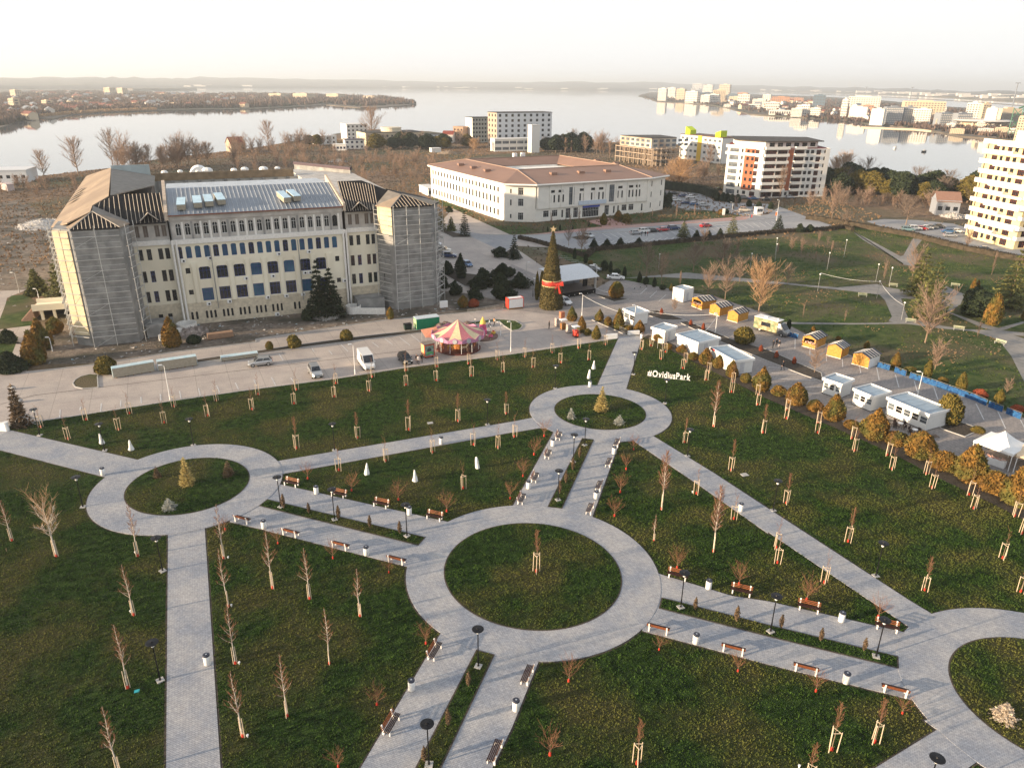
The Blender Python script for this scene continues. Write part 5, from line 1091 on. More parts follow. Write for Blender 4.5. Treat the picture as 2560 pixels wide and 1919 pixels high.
for p, h_, k_, lab, wf in [((53.21,152.7), 370, 'weep', 'big golden tan bare tree behind the food truck', 1.0), ((78.83,132.73), 300, 'round', 'round pinkish bare tree in the old park, nearest', 1.25), ((100.63,181.24), 195, 'round', 'pinkish bare tree at the fork of the old park paths', 1.0), ((73.28,118.74), 155, 'low', 'many-stemmed bare shrub behind the blue barrier', 1.1), ((51.56,116.52), 165, 'round', 'pink twiggy tree in the market bed', 1.1),
   ((45.38,165.78), 180, 'round', 'bare vase-shaped tree behind the wooden stalls, left one', 1.2), ((48.61,162.71), 215, 'round', 'bare vase-shaped tree behind the wooden stalls, right one', 1.0), ((34.03,183.48), 260, 'grey', 'brownish bare tree right of the stage, larger one', .8), ((36.47,175.94), 240, 'grey', 'pale bare tree right of the stage, leaning right', .75), ((47.25,189.0), 215, 'grey', 'dark bare tree in the old park, left one', 1.1), ((53.93,186.1), 250, 'grey', 'broad dark bare tree in the old park, right one', 1.3),
   ((40.59,173.86), 120, 'poplar', 'small orange bare tree by the park edge', .8), ((56.55,178.99), 140, 'round', 'reddish bare tree behind the big golden one', 1.0), ((67.78,177.11), 150, 'grey', 'small pale bare tree above the upper path', 1.0), ((34.98,152.98), 80, 'low', 'low dead-looking shrub before the white cabin', 1.1), ((94.33,182.78), 100, 'low', 'thin bare sapling by the upper bench', .5),
   ((16.8,221.32), 145, 'grey', 'dark bare tree at the left end of the long car park', .9), ((19.71,209.95), 190, 'round', 'reddish bare tree left of the young pines', .9), ((19.65,257.15), 60, 'low', 'small golden bare tree on the college lawn, second', .5), ((13.05,255.67), 70, 'low', 'small golden bare tree on the college lawn, first', .5), ((23.19,261.98), 70, 'low', 'small golden bare tree on the college lawn, third', .5),
   ((50.23,268.26), 80, 'poplar', 'thin tree on the right college lawn, first', .6), ((59.44,271.24), 110, 'poplar', 'thin tree on the right college lawn, second', .6), ((67.78,278.1), 90, 'poplar', 'golden thin tree on the right college lawn, third', .8), ((114.58,266.92), 280, 'tall', 'pale bare tree beside the hedge corner, tallest there', .55), ((126.54,305.72), 120, 'tall', 'pale bare tree near the gatehouse, left one', .6), ((132.25,300.0), 90, 'round', 'tan bare tree near the gatehouse, right one', .9), ((117.77,296.19), 100, 'round', 'broad tan bush near the gatehouse', 1.3),
   ((139.86,263.55), 170, 'grey', 'bare grey tree on the gravel yard', 1.3), ((139.85,225.27), 90, 'low', 'bare bush at the foot of the cream tower', 1.0), ((139.93,198.74), 60, 'round', 'reddish bush at the right edge', 1.0), ((125.42,188.91), 150, 'poplar', 'thin pale tree at the right of the old park', .6), ((61.3,148.7), 110, 'poplar', 'thin bare sapling on the lower old park lawn', .4), ((69.02,146.09), 60, 'low', 'thin leaning shrub on the lower old park lawn', .4), ((90.81,136.19), 80, 'low', 'thin orange sapling by the old park bench', .4), ((116.51,260.0), 110, 'grey', 'dark bare bush at the hedge corner', 1.2),
   ((79.25,108.31), 70, 'low', 'low pale bare bush on the waste ground at right', 1.2), ((88.57,297.37), 60, 'low', 'low bush by the gatehouse', 1.0), ((-51.9,63.13), 20, 'low', 'tiny bare shrub in the left lawn', .6)]:
 bare(p, h_, k_, lab, GB, wf)
# ================================================================ STALLS, KIOSKS AND PLAZA THINGS
BLUEROOF = mat('pale_blue_roof_panel', (.22, .30, .38), .35, var=.1, vs=1.5, spec=.6)
KINT = mat('kiosk_interior', (.10, .07, .05), .8)
KCOL = mat('kiosk_wall_panel', (.72, .72, .70), .55, var=.03)
def kiosk(A, B, D, H_, lab, style='blank', name='white_kiosk', over=.22):
 W_ = (Vector(B) - Vector(A)).length; dp = (Vector(D) - Vector(B)).length; a = ang(A, B)
 t_ = thing(name, lab, 'kiosk', (A[0], A[1], .02), a, 'white market kiosks')
 if style == 'blank': part('wall', MB().box(0, W_, 0, dp, .05, H_ - .35).mesh('wall', KCOL), t_)
 else:
  b = MB().box(0, W_, .06, dp, .05, .95)
  n_ = {'two': 3, 'wide': 5, 'door': 2}[style]
  b.box(0, W_, dp - .08, dp, .95, H_ - .35).box(0, .08, .06, dp - .08, .95, H_ - .35).box(W_ - .08, W_, .06, dp - .08, .95, H_ - .35)
  xs = [0 + W_ * k / n_ for k in range(n_ + 1)]
  b.box(.08, W_ - .08, .06, .14, H_ - .75, H_ - .35)
  for k in range(n_ + 1): b.box(max(.08, xs[k] - .12), min(W_ - .08, xs[k] + .12), .065, .135, .95, H_ - .75)
  part('wall', b.mesh('wall', KCOL), t_)
  part('counter', MB().box(.1, W_ - .1, .15, .6, .90, .99).mesh('counter', KINT), t_)
  part('back_wall', MB().box(.1, W_ - .1, dp * .55, dp * .6, .1, H_ - .4).mesh('back_wall', KINT), t_)
  for k in range(n_):
   x0, x1 = xs[k] + .12, xs[k + 1] - .12
   f = part('window', MB().box(x0, x1, .08, .11, .95, .99).box(x0, x1, .08, .11, H_ - .79, H_ - .75).box(x0, x0 + .04, .08, .11, .99, H_ - .79).box(x1 - .04, x1, .08, .11, .99, H_ - .79).box(x0 + .04, x1 - .04, .08, .11, 1.42, 1.46).mesh('window', M['white']), t_)
   if k % 2 == 0: part('pane', MB().box(x0 + .04, x1 - .04, .09, .10, .99, H_ - .79).mesh('pane', M['glassgrey']), f)
 if style == 'blank': part('door', MB().box(W_ + .005, W_ + .03, dp * .3, dp * .3 + .85, .06, 2.0).mesh('door', mat('kiosk_door', (.55, .56, .58), .5)), t_)
 o = over; b = MB()
 b.box(-o, W_ + o, -o, -o + .08, H_ - .38, H_ + .05).box(-o, W_ + o, dp + o - .08, dp + o, H_ - .38, H_ + .05).box(-o, -o + .08, -o + .08, dp + o - .08, H_ - .38, H_ + .05).box(W_ + o - .08, W_ + o, -o + .08, dp + o - .08, H_ - .38, H_ + .05)
 part('fascia', b.mesh('fascia', M['white']), t_)
 n_ = max(2, int(W_ / .9)); pm = None
 for k in range(n_):
  x0 = -o + .08 + (W_ + 2 * o - .16) * k / n_; x1 = -o + .08 + (W_ + 2 * o - .16) * (k + 1) / n_
  part('roof_panel', MB().box(x0 + .015, x1 - .015, -o + .08, dp + o - .08, H_ - .3, H_ - .16 + .01 * (k % 2)).mesh('roof_panel', BLUEROOF), t_)
 part('base', MB().box(-.03, W_ + .03, -.03, dp + .03, 0, .06).mesh('base', M['black']), t_)
 return t_
kiosk((22.85,145.03), (24.63,141.79), (26.9,144.21), 2.7, 'white flat-roofed kiosk with dark door among the cone shrubs, the one farthest left', 'door')
kiosk((26.61,133.12), (28.64,131.08), (31.63,133.27), 2.6, 'white kiosk with blank walls behind the notice board')
k3 = kiosk((30.54,129.02), (33.36,124.37), (37.17,127.92), 2.6, 'white blank kiosk, middle one of the three along the lettering lawn')
k4 = kiosk((35.0,121.73), (37.41,115.08), (40.39,117.05), 2.6, 'white blank kiosk with a red and black sign on its roof edge')
kiosk((49.32,107.59), (51.11,105.22), (54.03,106.53), 2.6, 'small white kiosk with open serving windows, first of the right three', 'two')
kiosk((52.29,103.32), (53.83,100.46), (57.33,101.91), 2.6, 'small white kiosk with open serving windows, middle of the right three', 'two')
kiosk((55.76,99.75), (58.69,93.89), (62.31,96.19), 2.7, 'long white café kiosk with a row of windows and tables outside', 'wide')
kiosk((36.28,161.79), (38.24,159.47), (40.49,162.23), 2.9, 'white box cabin beside the first wooden stall', 'blank', 'white_cabin', .02)
part('roof_sign', MB().box(0, .55, -.30, -.24, 2.3, 2.65).mesh('roof_sign', M['black']), k4, (.1, 0, 0)); part('roof_sign', MB().box(.55, 1.35, -.30, -.24, 2.35, 2.62).mesh('roof_sign', mat('red_sign', (.5, .02, .03), .5)), k4, (.12, 0, 0))
YW = mat('orange_varnished_boards', (.42, .20, .035), .55, vs=3, col2=(.56, .29, .06)); YW2 = mat('brown_boards', (.26, .12, .03), .6, vs=3)
SHG = mat('dark_shingle_panel', (.05, .055, .07), .5, vs=2)
def stall(A, B, D, lab, openf=False, sidew=None, dark=False):
 W_ = (Vector(B) - Vector(A)).length; dp = (Vector(D) - Vector(B)).length; a = ang(A, B); e_, rg = 1.9, 2.5
 t_ = thing('wooden_stall', lab, 'stall', (A[0], A[1], .02), a, 'wooden market stalls')
 part('floor', MB().box(-.03, W_ + .03, -.03, dp + .03, 0, .08).mesh('floor', M['white']), t_)
 nb = 9
 bm_ = None
 for k in range(nb):      # front boards
  x0, x1 = W_ * k / nb, W_ * (k + 1) / nb; h0 = .95 if openf and 1 <= k < nb - 1 else 9
  zt = e_ + (rg - e_) * (1 - abs((x0 + x1) / W_ - 1)) - .03
  b = MB().box(x0 + .008, x1 - .008, 0, .05, .08, min(zt, h0))
  if h0 < zt: b.box(x0 + .008, x1 - .008, 0, .05, 1.75, zt)
  part('board', b.mesh('board', YW), t_)
 for k in range(nb):      # side boards
  y0, y1 = .05 + (dp - .1) * k / nb, .05 + (dp - .1) * (k + 1) / nb
  part('board', MB().box(W_ - .05, W_, y0 + .008, y1 - .008, .08, e_).mesh('board', sidew or YW), t_)
 part('wall', MB().box(0, .05, .06, dp - .06, .08, e_).box(.0, W_, dp - .05, dp, .08, e_ + .1).mesh('wall', YW2), t_)
 for sg in (0, 1):
  x0, x1 = (-.2, W_ / 2) if sg == 0 else (W_ / 2, W_ + .2)
  zz = lambda x: rg + .08 - (rg - e_) * abs(x - W_ / 2) / (W_ / 2)
  n_ = 5
  for k in range(n_):
   y0, y1 = -.2 + (dp + .4) * k / n_, -.2 + (dp + .4) * (k + 1) / n_
   q = [(x0, y0, zz(x0)), (x1, y0, zz(x1)), (x1, y1, zz(x1)), (x0, y1, zz(x0))]
   part('roof_panel', MB().add(q + [(x, y, z - .05) for x, y, z in q], [(0, 1, 2, 3), (7, 6, 5, 4), (0, 4, 5, 1), (1, 5, 6, 2), (2, 6, 7, 3), (3, 7, 4, 0)]).mesh('roof_panel', SHG), t_)
   if 0 < k < n_: part('roof_batten', MB().add([(x, y + d_, z + h_) for h_ in (0, .03) for (x, z, d_) in ((x0, zz(x0), -.03), (x1, zz(x1), -.03), (x1, zz(x1), .03), (x0, zz(x0), .03)) for y in (y0,)], [(3, 2, 1, 0), (4, 5, 6, 7), (0, 1, 5, 4), (1, 2, 6, 5), (2, 3, 7, 6), (3, 0, 4, 7)]).mesh('roof_batten', M['white']), t_)
 if openf:
  part('counter', MB().box(-.1, W_ + .1, -.5, .3, .95, 1.0).mesh('counter', YW2), t_)
  part('interior', MB().box(.08, W_ - .08, dp * .6, dp * .65, .1, 1.8).mesh('interior', KINT), t_)
  g = MB(); rs = random.Random(3)
  for k in range(16): x = rs.uniform(.1, W_ - .2); g.box(x, x + .15, -.4 + rs.random() * .5, -.2 + rs.random() * .5, 1.0, 1.1 + rs.random() * .2)
  part('goods', g.mesh('goods', mat('mixed_goods', (.5, .1, .06), .6, vs=6, col2=(.75, .7, .6))), t_, kind='stuff')
 return t_
stall((39.58,156.72), (41.08,153.62), (43.73,156.4), 'open-fronted wooden stall beside the white cabin', True)
stall((42.17,151.3), (43.73,148.97), (46.7,151.62), 'dark-fronted wooden stall, second from the white cabin')
stall((44.7,146.37), (46.27,144.5), (49.08,147.0), 'plain closed orange wooden stall next to the food truck')
stall((54.4,130.36), (56.12,128.45), (59.18,131.16), 'open-fronted wooden stall with goods, right of the food truck', True)
stall((57.06,125.33), (58.85,123.44), (61.51,125.15), 'plain closed wooden stall, middle of the right three')
stall((59.85,121.05), (61.66,118.71), (64.55,121.06), 'wooden stall with garlanded gable and white side wall', False, M['white'])
def tent(A, B, lab, m, H_=2.5, pk=4.2, sq=None):
 W_ = (Vector(B) - Vector(A)).length; a = ang(A, B); dp = sq or W_
 t_ = thing('market_tent', lab, 'tent', (A[0], A[1], .02), a)
 lg = MB().box(-.04, .04, -.04, .04, 0, H_).mesh('leg', M['white'])
 for x in (0, W_):
  for y in (0, dp): part('leg', lg, t_, (x, y, 0))
 c_ = (W_ / 2, dp / 2, pk); q = [(-.1, -.1, H_), (W_ + .1, -.1, H_), (W_ + .1, dp + .1, H_), (-.1, dp + .1, H_)]
 V = []; F = []
 for k in range(4):
  p0, p1 = Vector(q[k]), Vector(q[(k + 1) % 4]); cc = Vector(c_)
  for i in range(7):
   f = i / 6; e0 = p0.lerp(cc, f); e1 = p1.lerp(cc, f); sg = -.28 * math.sin(PI * f); V += [(e0.x, e0.y, e0.z + sg), (e1.x, e1.y, e1.z + sg)]
  b0 = len(V) - 14; F += [(b0 + 2 * i, b0 + 2 * i + 1, b0 + 2 * i + 3, b0 + 2 * i + 2) for i in range(6)]
 part('canopy', new_mesh('canopy', V, F, m), t_)
 b = MB().box(-.1, W_ + .1, -.1, -.07, H_ - .3, H_).box(-.1, W_ + .1, dp + .07, dp + .1, H_ - .3, H_).box(-.1, -.07, -.07, dp + .07, H_ - .3, H_).box(W_ + .07, W_ + .1, -.07, dp + .07, H_ - .3, H_)
 part('valance', b.mesh('valance', m), t_)
 part('back_cloth', MB().box(0, W_, dp - .02, dp + .02, .1, H_ - .3).mesh('back_cloth', mat('brown_back_cloth', (.35, .28, .22), .9)), t_)  # plain brown cloth across the back of the tent
 return t_
TA, TB = (60.58,86.04), (63.18,82.24)
tent(TA, TB, 'white peaked market tent at the right edge', M['white'])
tent((TB[0] + .5, TB[1] - .25), (TB[0] + 4.5, TB[1] - 2.1), 'beige peaked tent cut by the right edge', mat('beige_canvas', (.70, .55, .38), .8), 2.4, 3.6)
def boxthing(name, lab, cat, A, B, dp, H_, m, z=.02, group=None, extra=None):
 W_ = (Vector(B[:2]) - Vector(A[:2])).length
 o = link(name, MB().box(0, W_, 0, dp, 0, H_).mesh(name, m), None, (A[0], A[1], z), ang(A, B)); tag(o, lab, cat, group); return o
ct = thing('sales_counter', 'white cloth-covered counter with goods under the white tent', 'counter', (60.91,85.56), ang((60.91,85.56), (63.02,82.94)))
cw = (Vector((63.02,82.94)) - Vector((60.91,85.56))).length
part('cloth', MB().box(0, cw, 0, .8, .02, .92).mesh('cloth', M['white']), ct)
b = MB(); rs = random.Random(8)
for k in range(40): x = rs.uniform(.05, cw - .3); y = rs.uniform(.05, .6); b.box(x, x + rs.uniform(.1, .3), y, y + .15, .93, .95 + rs.random() * .25)
part('goods', b.mesh('goods', MATS['mixed_goods']), ct, kind='stuff')
for k, (p, lab) in enumerate([((54.63,95.96), 'left'), ((55.63,95.01), 'middle'), ((56.65,92.92), 'right')]):
 t_ = thing('cafe_table', 'dark round café table with chairs outside the café kiosk, %s one' % lab, 'table', p, 0, 'café tables')
 part('table_top', MB().lathe([(.38, .72), (.38, .75)], 14).mesh('table_top', M['white'] if k else M['black']), t_); part('leg', MB().tube((0, 0, 0), (0, 0, .72), .04, n=6).mesh('leg', M['black']), t_)
 for c_ in range(4):
  a = c_ * 1.57 + .4; ch = thing('cafe_chair', '%s dark chair round the %s café table' % (ORD[c_], lab), 'chair', (p[0] + .7 * math.cos(a), p[1] + .7 * math.sin(a)), a + PI / 2, 'café chairs')
  part('seat', MB().box(-.22, .22, -.22, .22, .43, .47).mesh('seat', mat('dark_brown_plastic', (.05, .03, .025), .6)), ch); part('backrest', MB().box(-.22, .22, -.24, -.20, .47, .85).mesh('backrest', MATS['dark_brown_plastic']), ch)
  for x in (-.2, .2):
   for y in (-.2, .2): part('leg', MB().box(x - .02, x + .02, y - .02, y + .02, 0, .43).mesh('leg', M['black']), ch)
pl = thing('pallet', 'wooden pallet lying on the paving right of the café kiosk', 'pallet', (*(58.51,91.7), .02), ang((58.51,91.7), (59.64,91.84)))
for k in range(5): part('slat', MB().box(0, 1.2, k * .2, k * .2 + .12, .08, .11).mesh('slat', M['twiggrey']), pl)
for k in range(3): part('bearer', MB().box(k * .5, k * .5 + .12, 0, .92, 0, .08).mesh('bearer', M['twiggrey']), pl)
nb_ = thing('notice_board', 'cream notice board on two legs beside the park entrance', 'sign', (26.89,128.27), ang((26.78,128.27), (27.74,127.65)))
part('board', MB().box(0, 1.0, -.03, .03, 1.1, 2.0).mesh('board', mat('cream_board', (.72, .66, .50), .6)), nb_)
for x in (0, .96): part('leg', MB().box(x, x + .05, -.025, .025, 0, 1.1).mesh('leg', M['steel']), nb_)
boxthing('entrance_wall', 'low white wall left of the park entrance', 'wall', (17.95,133.23), (20.19,133.69), .45, .9, M['white'])
boxthing('entrance_wall', 'low white wall across the top of the entrance walk', 'wall', (22.51,135.61), (24.81,136.0), .45, .85, M['white'])
boxthing('entrance_wall', 'white curved gate wall cut by the left edge of the picture', 'wall', (-72.82,91.21), (-70.09,91.08), .6, 1.1, M['white'])
b = thing('gate_pillar', 'white round gate pillar at the left edge of the park', 'pillar', (-69.89,91.27)); part('shaft', MB().lathe([(.3, 0), (.3, 1.2), (.36, 1.25), (.36, 1.35)], 12).mesh('shaft', M['white']), b)
def barrier(p, a, lab, group, blue=False):
 t_ = thing('crowd_barrier', lab, 'barrier', (p[0], p[1], .02), a, group)
 f = MB(); f.tube((0, 0, .15), (0, 0, 1.05), .02, n=5).tube((2.2, 0, .15), (2.2, 0, 1.05), .02, n=5).tube((0, 0, 1.05), (2.2, 0, 1.05), .02, n=5).tube((0, 0, .2), (2.2, 0, .2), .02, n=5)
 part('frame', f.mesh('frame', M['steel']), t_)
 bm_ = MB().tube((0, 0, .2), (0, 0, 1.05), .009, n=4, caps=False).mesh('bar', M['steel'])
 for k in range(1, 14): part('bar', bm_, t_, (k * 2.2 / 14, 0, 0))
 for x in (.3, 1.9): part('foot', MB().box(x - .02, x + .02, -.3, .3, 0, .04).mesh('foot', M['steel']), t_)
 if blue:
  g = random.Random(int(p[0] * 10)); V = []; F = []
  for i in range(12):
   x = 2.2 * i / 11; w_ = g.uniform(-.05, .05); V += [(x, -.06 + w_, .02), (x, -.05 - w_, .55), (x, -.05 + w_, 1.0 - g.random() * .12 - (.25 if i in (5, 6) and g.random() < .4 else 0))]
  for i in range(11): F += [(3 * i, 3 * i + 3, 3 * i + 4, 3 * i + 1), (3 * i + 1, 3 * i + 4, 3 * i + 5, 3 * i + 2)]
  part('blue_cloth', new_mesh('blue_cloth', V, F, mat('blue_netting', (.010, .05, .17), .8, vs=3, col2=(.025, .12, .28))), t_)
def barriers(P, lab, group, blue, z=None):
 P = [Vector(p) for p in P]; k = 0
 for i in range(len(P) - 1):
  n_ = max(1, round((P[i + 1] - P[i]).length / 2.35)); 
  for j in range(n_):
   q = P[i].lerp(P[i + 1], j / n_); barrier(q, ang(P[i], P[i + 1]), lab % ORD[min(k, 38)], group, blue); k += 1
barriers([(63.64,119.61),(65.49,117.15),(66.75,114.5),(69.22,110.74),(72.2,105.13),(72.92,102.7),(75.24,97.74),(78.15,92.46)], '%s barrier with blue netting from the last wooden stall along the market edge', 'blue-netted barriers on the market edge', True)
barriers([(53.68,136.16),(55.71,133.97)], '%s blue-netted barrier from the food truck to the stall', 'blue-netted barriers by the food truck', True)
barriers([(21.16,138.13), (22.49,135.73)], '%s dark barrier left of the entrance wall', 'barrier at the entrance', False)
barriers([(-9.47,148.93),(-1.94,153.52)], '%s steel barrier from the site, along the road behind the small ride', 'steel barriers along the site', False)
def street_lamp(base, hgt_, lab, arm=.9, deg=200, m=None):
 t_ = thing('street_lamp', lab, 'street lamp', (base[0], base[1], .02), R(deg), 'pale street lamps of the plaza and roads')
 part('pole', MB().lathe([(.10, 0), (.10, .8), (.06, .85), (.045, hgt_)], 8).mesh('pole', m or M['white']), t_)
 part('arm', MB().tube((0, 0, hgt_), (arm, 0, hgt_ + .25), .03, n=5).mesh('arm', m or M['white']), t_)
 part('lamp_head', MB().box(arm - .05, arm + .5, -.12, .12, hgt_ + .18, hgt_ + .3).mesh('lamp_head', M['white']), t_)
 return t_
street_lamp((-52.19,102.41), 5.49, 'pale street lamp on the lawn edge left of the silver car', .3)
street_lamp((-26.2,113.71), 5.11, 'street lamp on the lawn edge beside the white van, with snowflake arch', .3)
street_lamp((14.56,148.04), 4.76, 'white street lamp on the plaza below the stage', .3)
street_lamp((19.69,169.84), 6.00, 'tall street lamp at the right end of the stage', .5)
street_lamp((39.98,137.55), 3.92, 'pole carrying light strings in the market bed', .2)
street_lamp((64.18,106.77), 3.84, 'white street lamp on the market paving behind the café kiosk', .4, 170)
street_lamp((24.6,141.56), 4.24, 'street lamp in front of the kiosk farthest left', .2)
street_lamp((-0.28,125.68), 5.49, 'slim white lamp on the lawn edge right of the carousel', .2)
street_lamp((-2.29,134.93), 2.56, 'white lamp just right of the small ride', .2)
street_lamp((3.12,171.38), 5.91, 'grey lamp behind the dark juniper left of the cone tree', .4, 20, M['steel'])
street_lamp((4.6,163.14), 4.07, 'black lamp left of the cone tree', .05, 0, M['black'])
street_lamp((84.05,286.27), 3.85, 'white lamp left of the guard booth', .5)
street_lamp((95.69,269.53), 7.23, 'tall white lamp right of the guard booth', .3)
street_lamp((-112.49,161.98), 4.57, 'grey road lamp left of the cedars', .5, 180, M['steel'])
street_lamp((-105.91,158.29), 1.86, 'small lamp by the concrete ramp', .3, 180)
street_lamp((-82.54,123.61), 2.41, 'lamp with solar panel beside the brown cones', .2, 180)
street_lamp((-22.3,252.68), 4.31, 'white lamp beside the firs behind the right tower', .3)
for k, (p, t2, lab) in enumerate([((72.86,170.71), (455,290), 'left of the upper path bench'), ((84.11,164.44), (950,375), 'by the path crossing'), ((81.61,147.7), (1165,600), 'near the lower path'), ((92.88,176.92), (1070,260), 'behind the upper bench'), ((83.8,192.68), (520,140), 'in the upper lawn, left'), ((91.13,180.3), (970,290), 'left of the pink tree'),
      ((73.31,203.06), (70,60), 'at the left of the upper lawn'), ((94.91,208.6), (658,1510), 'in the upper lawn, right'), ((75.88,210.86), (70,1510), 'at the top left of the old park'), ((62.89,191.58), (2060,175), 'behind the golden bare tree'), ((38.42,190.59), (1262,130), 'beside the pale bare tree')]):
 hh = max(2.5, px2m(p, 125) * 1.05); t_ = thing('park_globe_lamp', 'slim old park lamp with white globes ' + lab, 'lamp post', (p[0], p[1], 0), 0, 'globe lamps of the old park')
 part('pole', MB().tube((0, 0, 0), (0, 0, hh), .05, n=6).mesh('pole', M['steel']), t_); part('globe', MB().ball((0, 0, hh + .12), .2, 10, 6).mesh('globe', MATS['lamp_globe'], True), t_)
def cable(P, lab):
 b = MB()
 for A_, B_ in zip(P[:-1], P[1:]):
  A_, B_ = Vector(A_), Vector(B_); q = A_
  for i in range(1, 9):
   f = i / 8; e = A_.lerp(B_, f); e.z -= 4 * f * (1 - f) * (B_ - A_).length * .04; b.tube(q, e, .03, n=4, caps=False); q = e
 o = link('light_string', b.mesh('light_string', M['white'])); tag(o, lab, 'light string')
cable([(*(14.56,148.04), 4.6), (*(23.14,140.37), 2.9)], 'string of lights from the plaza lamp to the first kiosk')
cable([(*(26.68,143.57), 2.7), (*(39.98,137.55), 4.0)], 'string of lights from the first kiosk to the market pole')
cable([(*(39.98,137.55), 3.6), (*(34.12,127.51), 2.7)], 'string of lights sagging to the middle blank kiosk')
cable([(*(72.86,170.71), 4.4), (*(84.11,164.44), 4.0), (*(81.61,147.7), 3.2)], 'string of lights between the old park globe lamps')
cable([(*(18.87,167.71), 1.2), (*(23.16,162.8), 1.2)], 'white rope between stage and round shrub')
xb = (8.38,152.98); XT = thing('festive_cone_tree', 'tall cone-shaped artificial festive tree with red bow on the plaza', 'decorated tree', (xb[0], xb[1] + 1.5, .03))
XR = px2m(xb, 98); XG = mat('garland_green', (.045, .040, .012), .8, vs=2.5, col2=(.15, .115, .04), bump=.5, bs=6)
prof = [(XR * .99, 0), (XR, .6), (XR * .93, 3.0), (XR * .80, 5.5), (XR * .62, 8.5), (XR * .45, 11), (XR * .26, 13.5), (XR * .10, 15.6), (.05, 16.4)]
part('crown', leafy('crown', XG, prof, 14000, .28, random.Random(4), core=.95, clump=.04, tilt=.5, lump=.0), XT)
for z in (2.6, 5.2, 7.6, 10.0, 12.4):
 r_ = float(np.interp(z, [q[1] for q in prof], [q[0] for q in prof]))
 part('hoop', MB().lathe([(r_ + .01, z), (r_ + .05, z + .05), (r_ + .01, z + .10)], 32).mesh('hoop', mat('hoop_brown', (.16, .12, .05), .7)), XT)
RB = mat('red_ribbon', (.50, .045, .03), .5); rz_ = 5.6; rr_ = float(np.interp(rz_, [q[1] for q in prof], [q[0] for q in prof]))
rb = part('ribbon', MB().lathe([(rr_ + .12, rz_ - .5), (rr_ + .16, rz_ + .1), (rr_ + .08, rz_ + .6)], 40).mesh('ribbon', RB), XT)
for z_ in (-.55, .6): part('ribbon_edge', MB().lathe([(rr_ + .15 - z_ * .05, rz_ + z_ - .08), (rr_ + .15 - z_ * .05, rz_ + z_ + .08)], 40).mesh('ribbon_edge', mat('gold_edge', (.65, .50, .25), .5)), rb)
bw = part('bow', MB().ball((0, 0, 0), .35, 8, 5).mesh('bow', RB), XT, (rr_ * .55, -rr_ * .9, rz_))
for sx in (-1, 1):
 q = [(0, 0, .15), (sx * 1.2, -.1, .75), (sx * 1.35, -.1, -.25), (0, 0, -.15)]
 part('bow_loop', MB().add(q + [(x, y - .25, z) for x, y, z in q], [(0, 1, 2, 3), (7, 6, 5, 4), (0, 4, 5, 1), (1, 5, 6, 2), (2, 6, 7, 3), (3, 7, 4, 0)]).mesh('bow_loop', RB), bw)
 q = [(0, -.1, -.1), (sx * .35, -.1, -.1), (sx * .9, -.2, -1.9), (sx * .4, -.2, -2.0)]
 part('bow_tail', MB().add(q + [(x, y - .12, z) for x, y, z in q], [(0, 1, 2, 3), (7, 6, 5, 4), (0, 4, 5, 1), (1, 5, 6, 2), (2, 6, 7, 3), (3, 7, 4, 0)]).mesh('bow_tail', RB), bw)
sp_ = [];
for i in range(10): r_ = .75 if i % 2 == 0 else .3; sp_.append((r_ * math.sin(i * PI / 5), r_ * math.cos(i * PI / 5)))
part('star', MB().add([(x, -.06, z) for x, z in sp_] + [(x, .06, z) for x, z in sp_], [tuple(range(10)), tuple(range(10, 20))[::-1]] + [(i, 10 + i, 10 + (i + 1) % 10, (i + 1) % 10) for i in range(10)]).mesh('star', mat('star_gold', (.42, .33, .20), .5)), XT, (0, 0, 17.0))
SA, SB = (11.23,162.09), (18.06,166.03)
st_ = thing('open_air_stage', 'covered open-air stage with black skirt behind the cone tree', 'stage', (SA[0], SA[1], .02), ang(SA, SB)); SW = (Vector(SB) - Vector(SA)).length + 1.5
part('deck', MB().box(-1.5, SW, .05, 7.0, 1.0, 1.12).mesh('deck', mat('stage_floor', (.12, .10, .09), .8)), st_)
part('skirt', MB().box(-1.5, SW, 0, .05, 0, 1.1).box(SW - .05, SW, .05, 7, 0, 1.0).mesh('skirt', M['black']), st_)
V = []; F = []
for i in range(9):
 f = i / 8; y = -.6 + 8.2 * f; z = 4.1 + 1.5 * math.sin(PI * (f * .62)) ; V += [(-1.9, y, z), (SW + .4, y, z), (-1.9, y, z - .12), (SW + .4, y, z - .12)]
for i in range(8): a = 4 * i; F += [(a, a + 1, a + 5, a + 4), (a + 2, a + 6, a + 7, a + 3), (a, a + 4, a + 6, a + 2), (a + 1, a + 3, a + 7, a + 5)]
F += [(0, 2, 3, 1), (32, 33, 35, 34)]
part('roof', new_mesh('roof', V, F, mat('pale_canopy', (.60, .62, .64), .6, var=.08)), st_)
part('back_cloth', MB().box(-1.4, SW - .1, 6.6, 6.7, 1.12, 5.0).mesh('back_cloth', mat('grey_backcloth', (.16, .17, .19), .9, var=.4, vs=1)), st_)
for x in (-1.4, SW - .2):
 for y in (.3, 6.8): part('post', MB().box(x, x + .25, y, y + .25, 0 if y < 1 else 1.12, 4.2).mesh('post', M['steel']), st_)
part('side_curtain', MB().box(SW - 1.6, SW - .3, 3.0, 3.1, 1.12, 4.6).mesh('side_curtain', M['black']), st_)
for k, p in enumerate([(12.88,162.64),(14.22,163.48),(17.28,164.59),(18.8,166.47),(29.08,170.72),(30.7,172.18),(32.37,173.01)]):
 t_ = thing('striped_bollard', '%s black and white bollard from the left near the stage' % ORD[k], 'bollard', p, 0, 'black and white bollards'); part('post', MB().lathe([(.06, 0), (.06, .7), (.02, .74)], 8).mesh('post', M['black']), t_); part('band', MB().lathe([(.065, .45), (.065, .62)], 8).mesh('band', M['white']), t_)
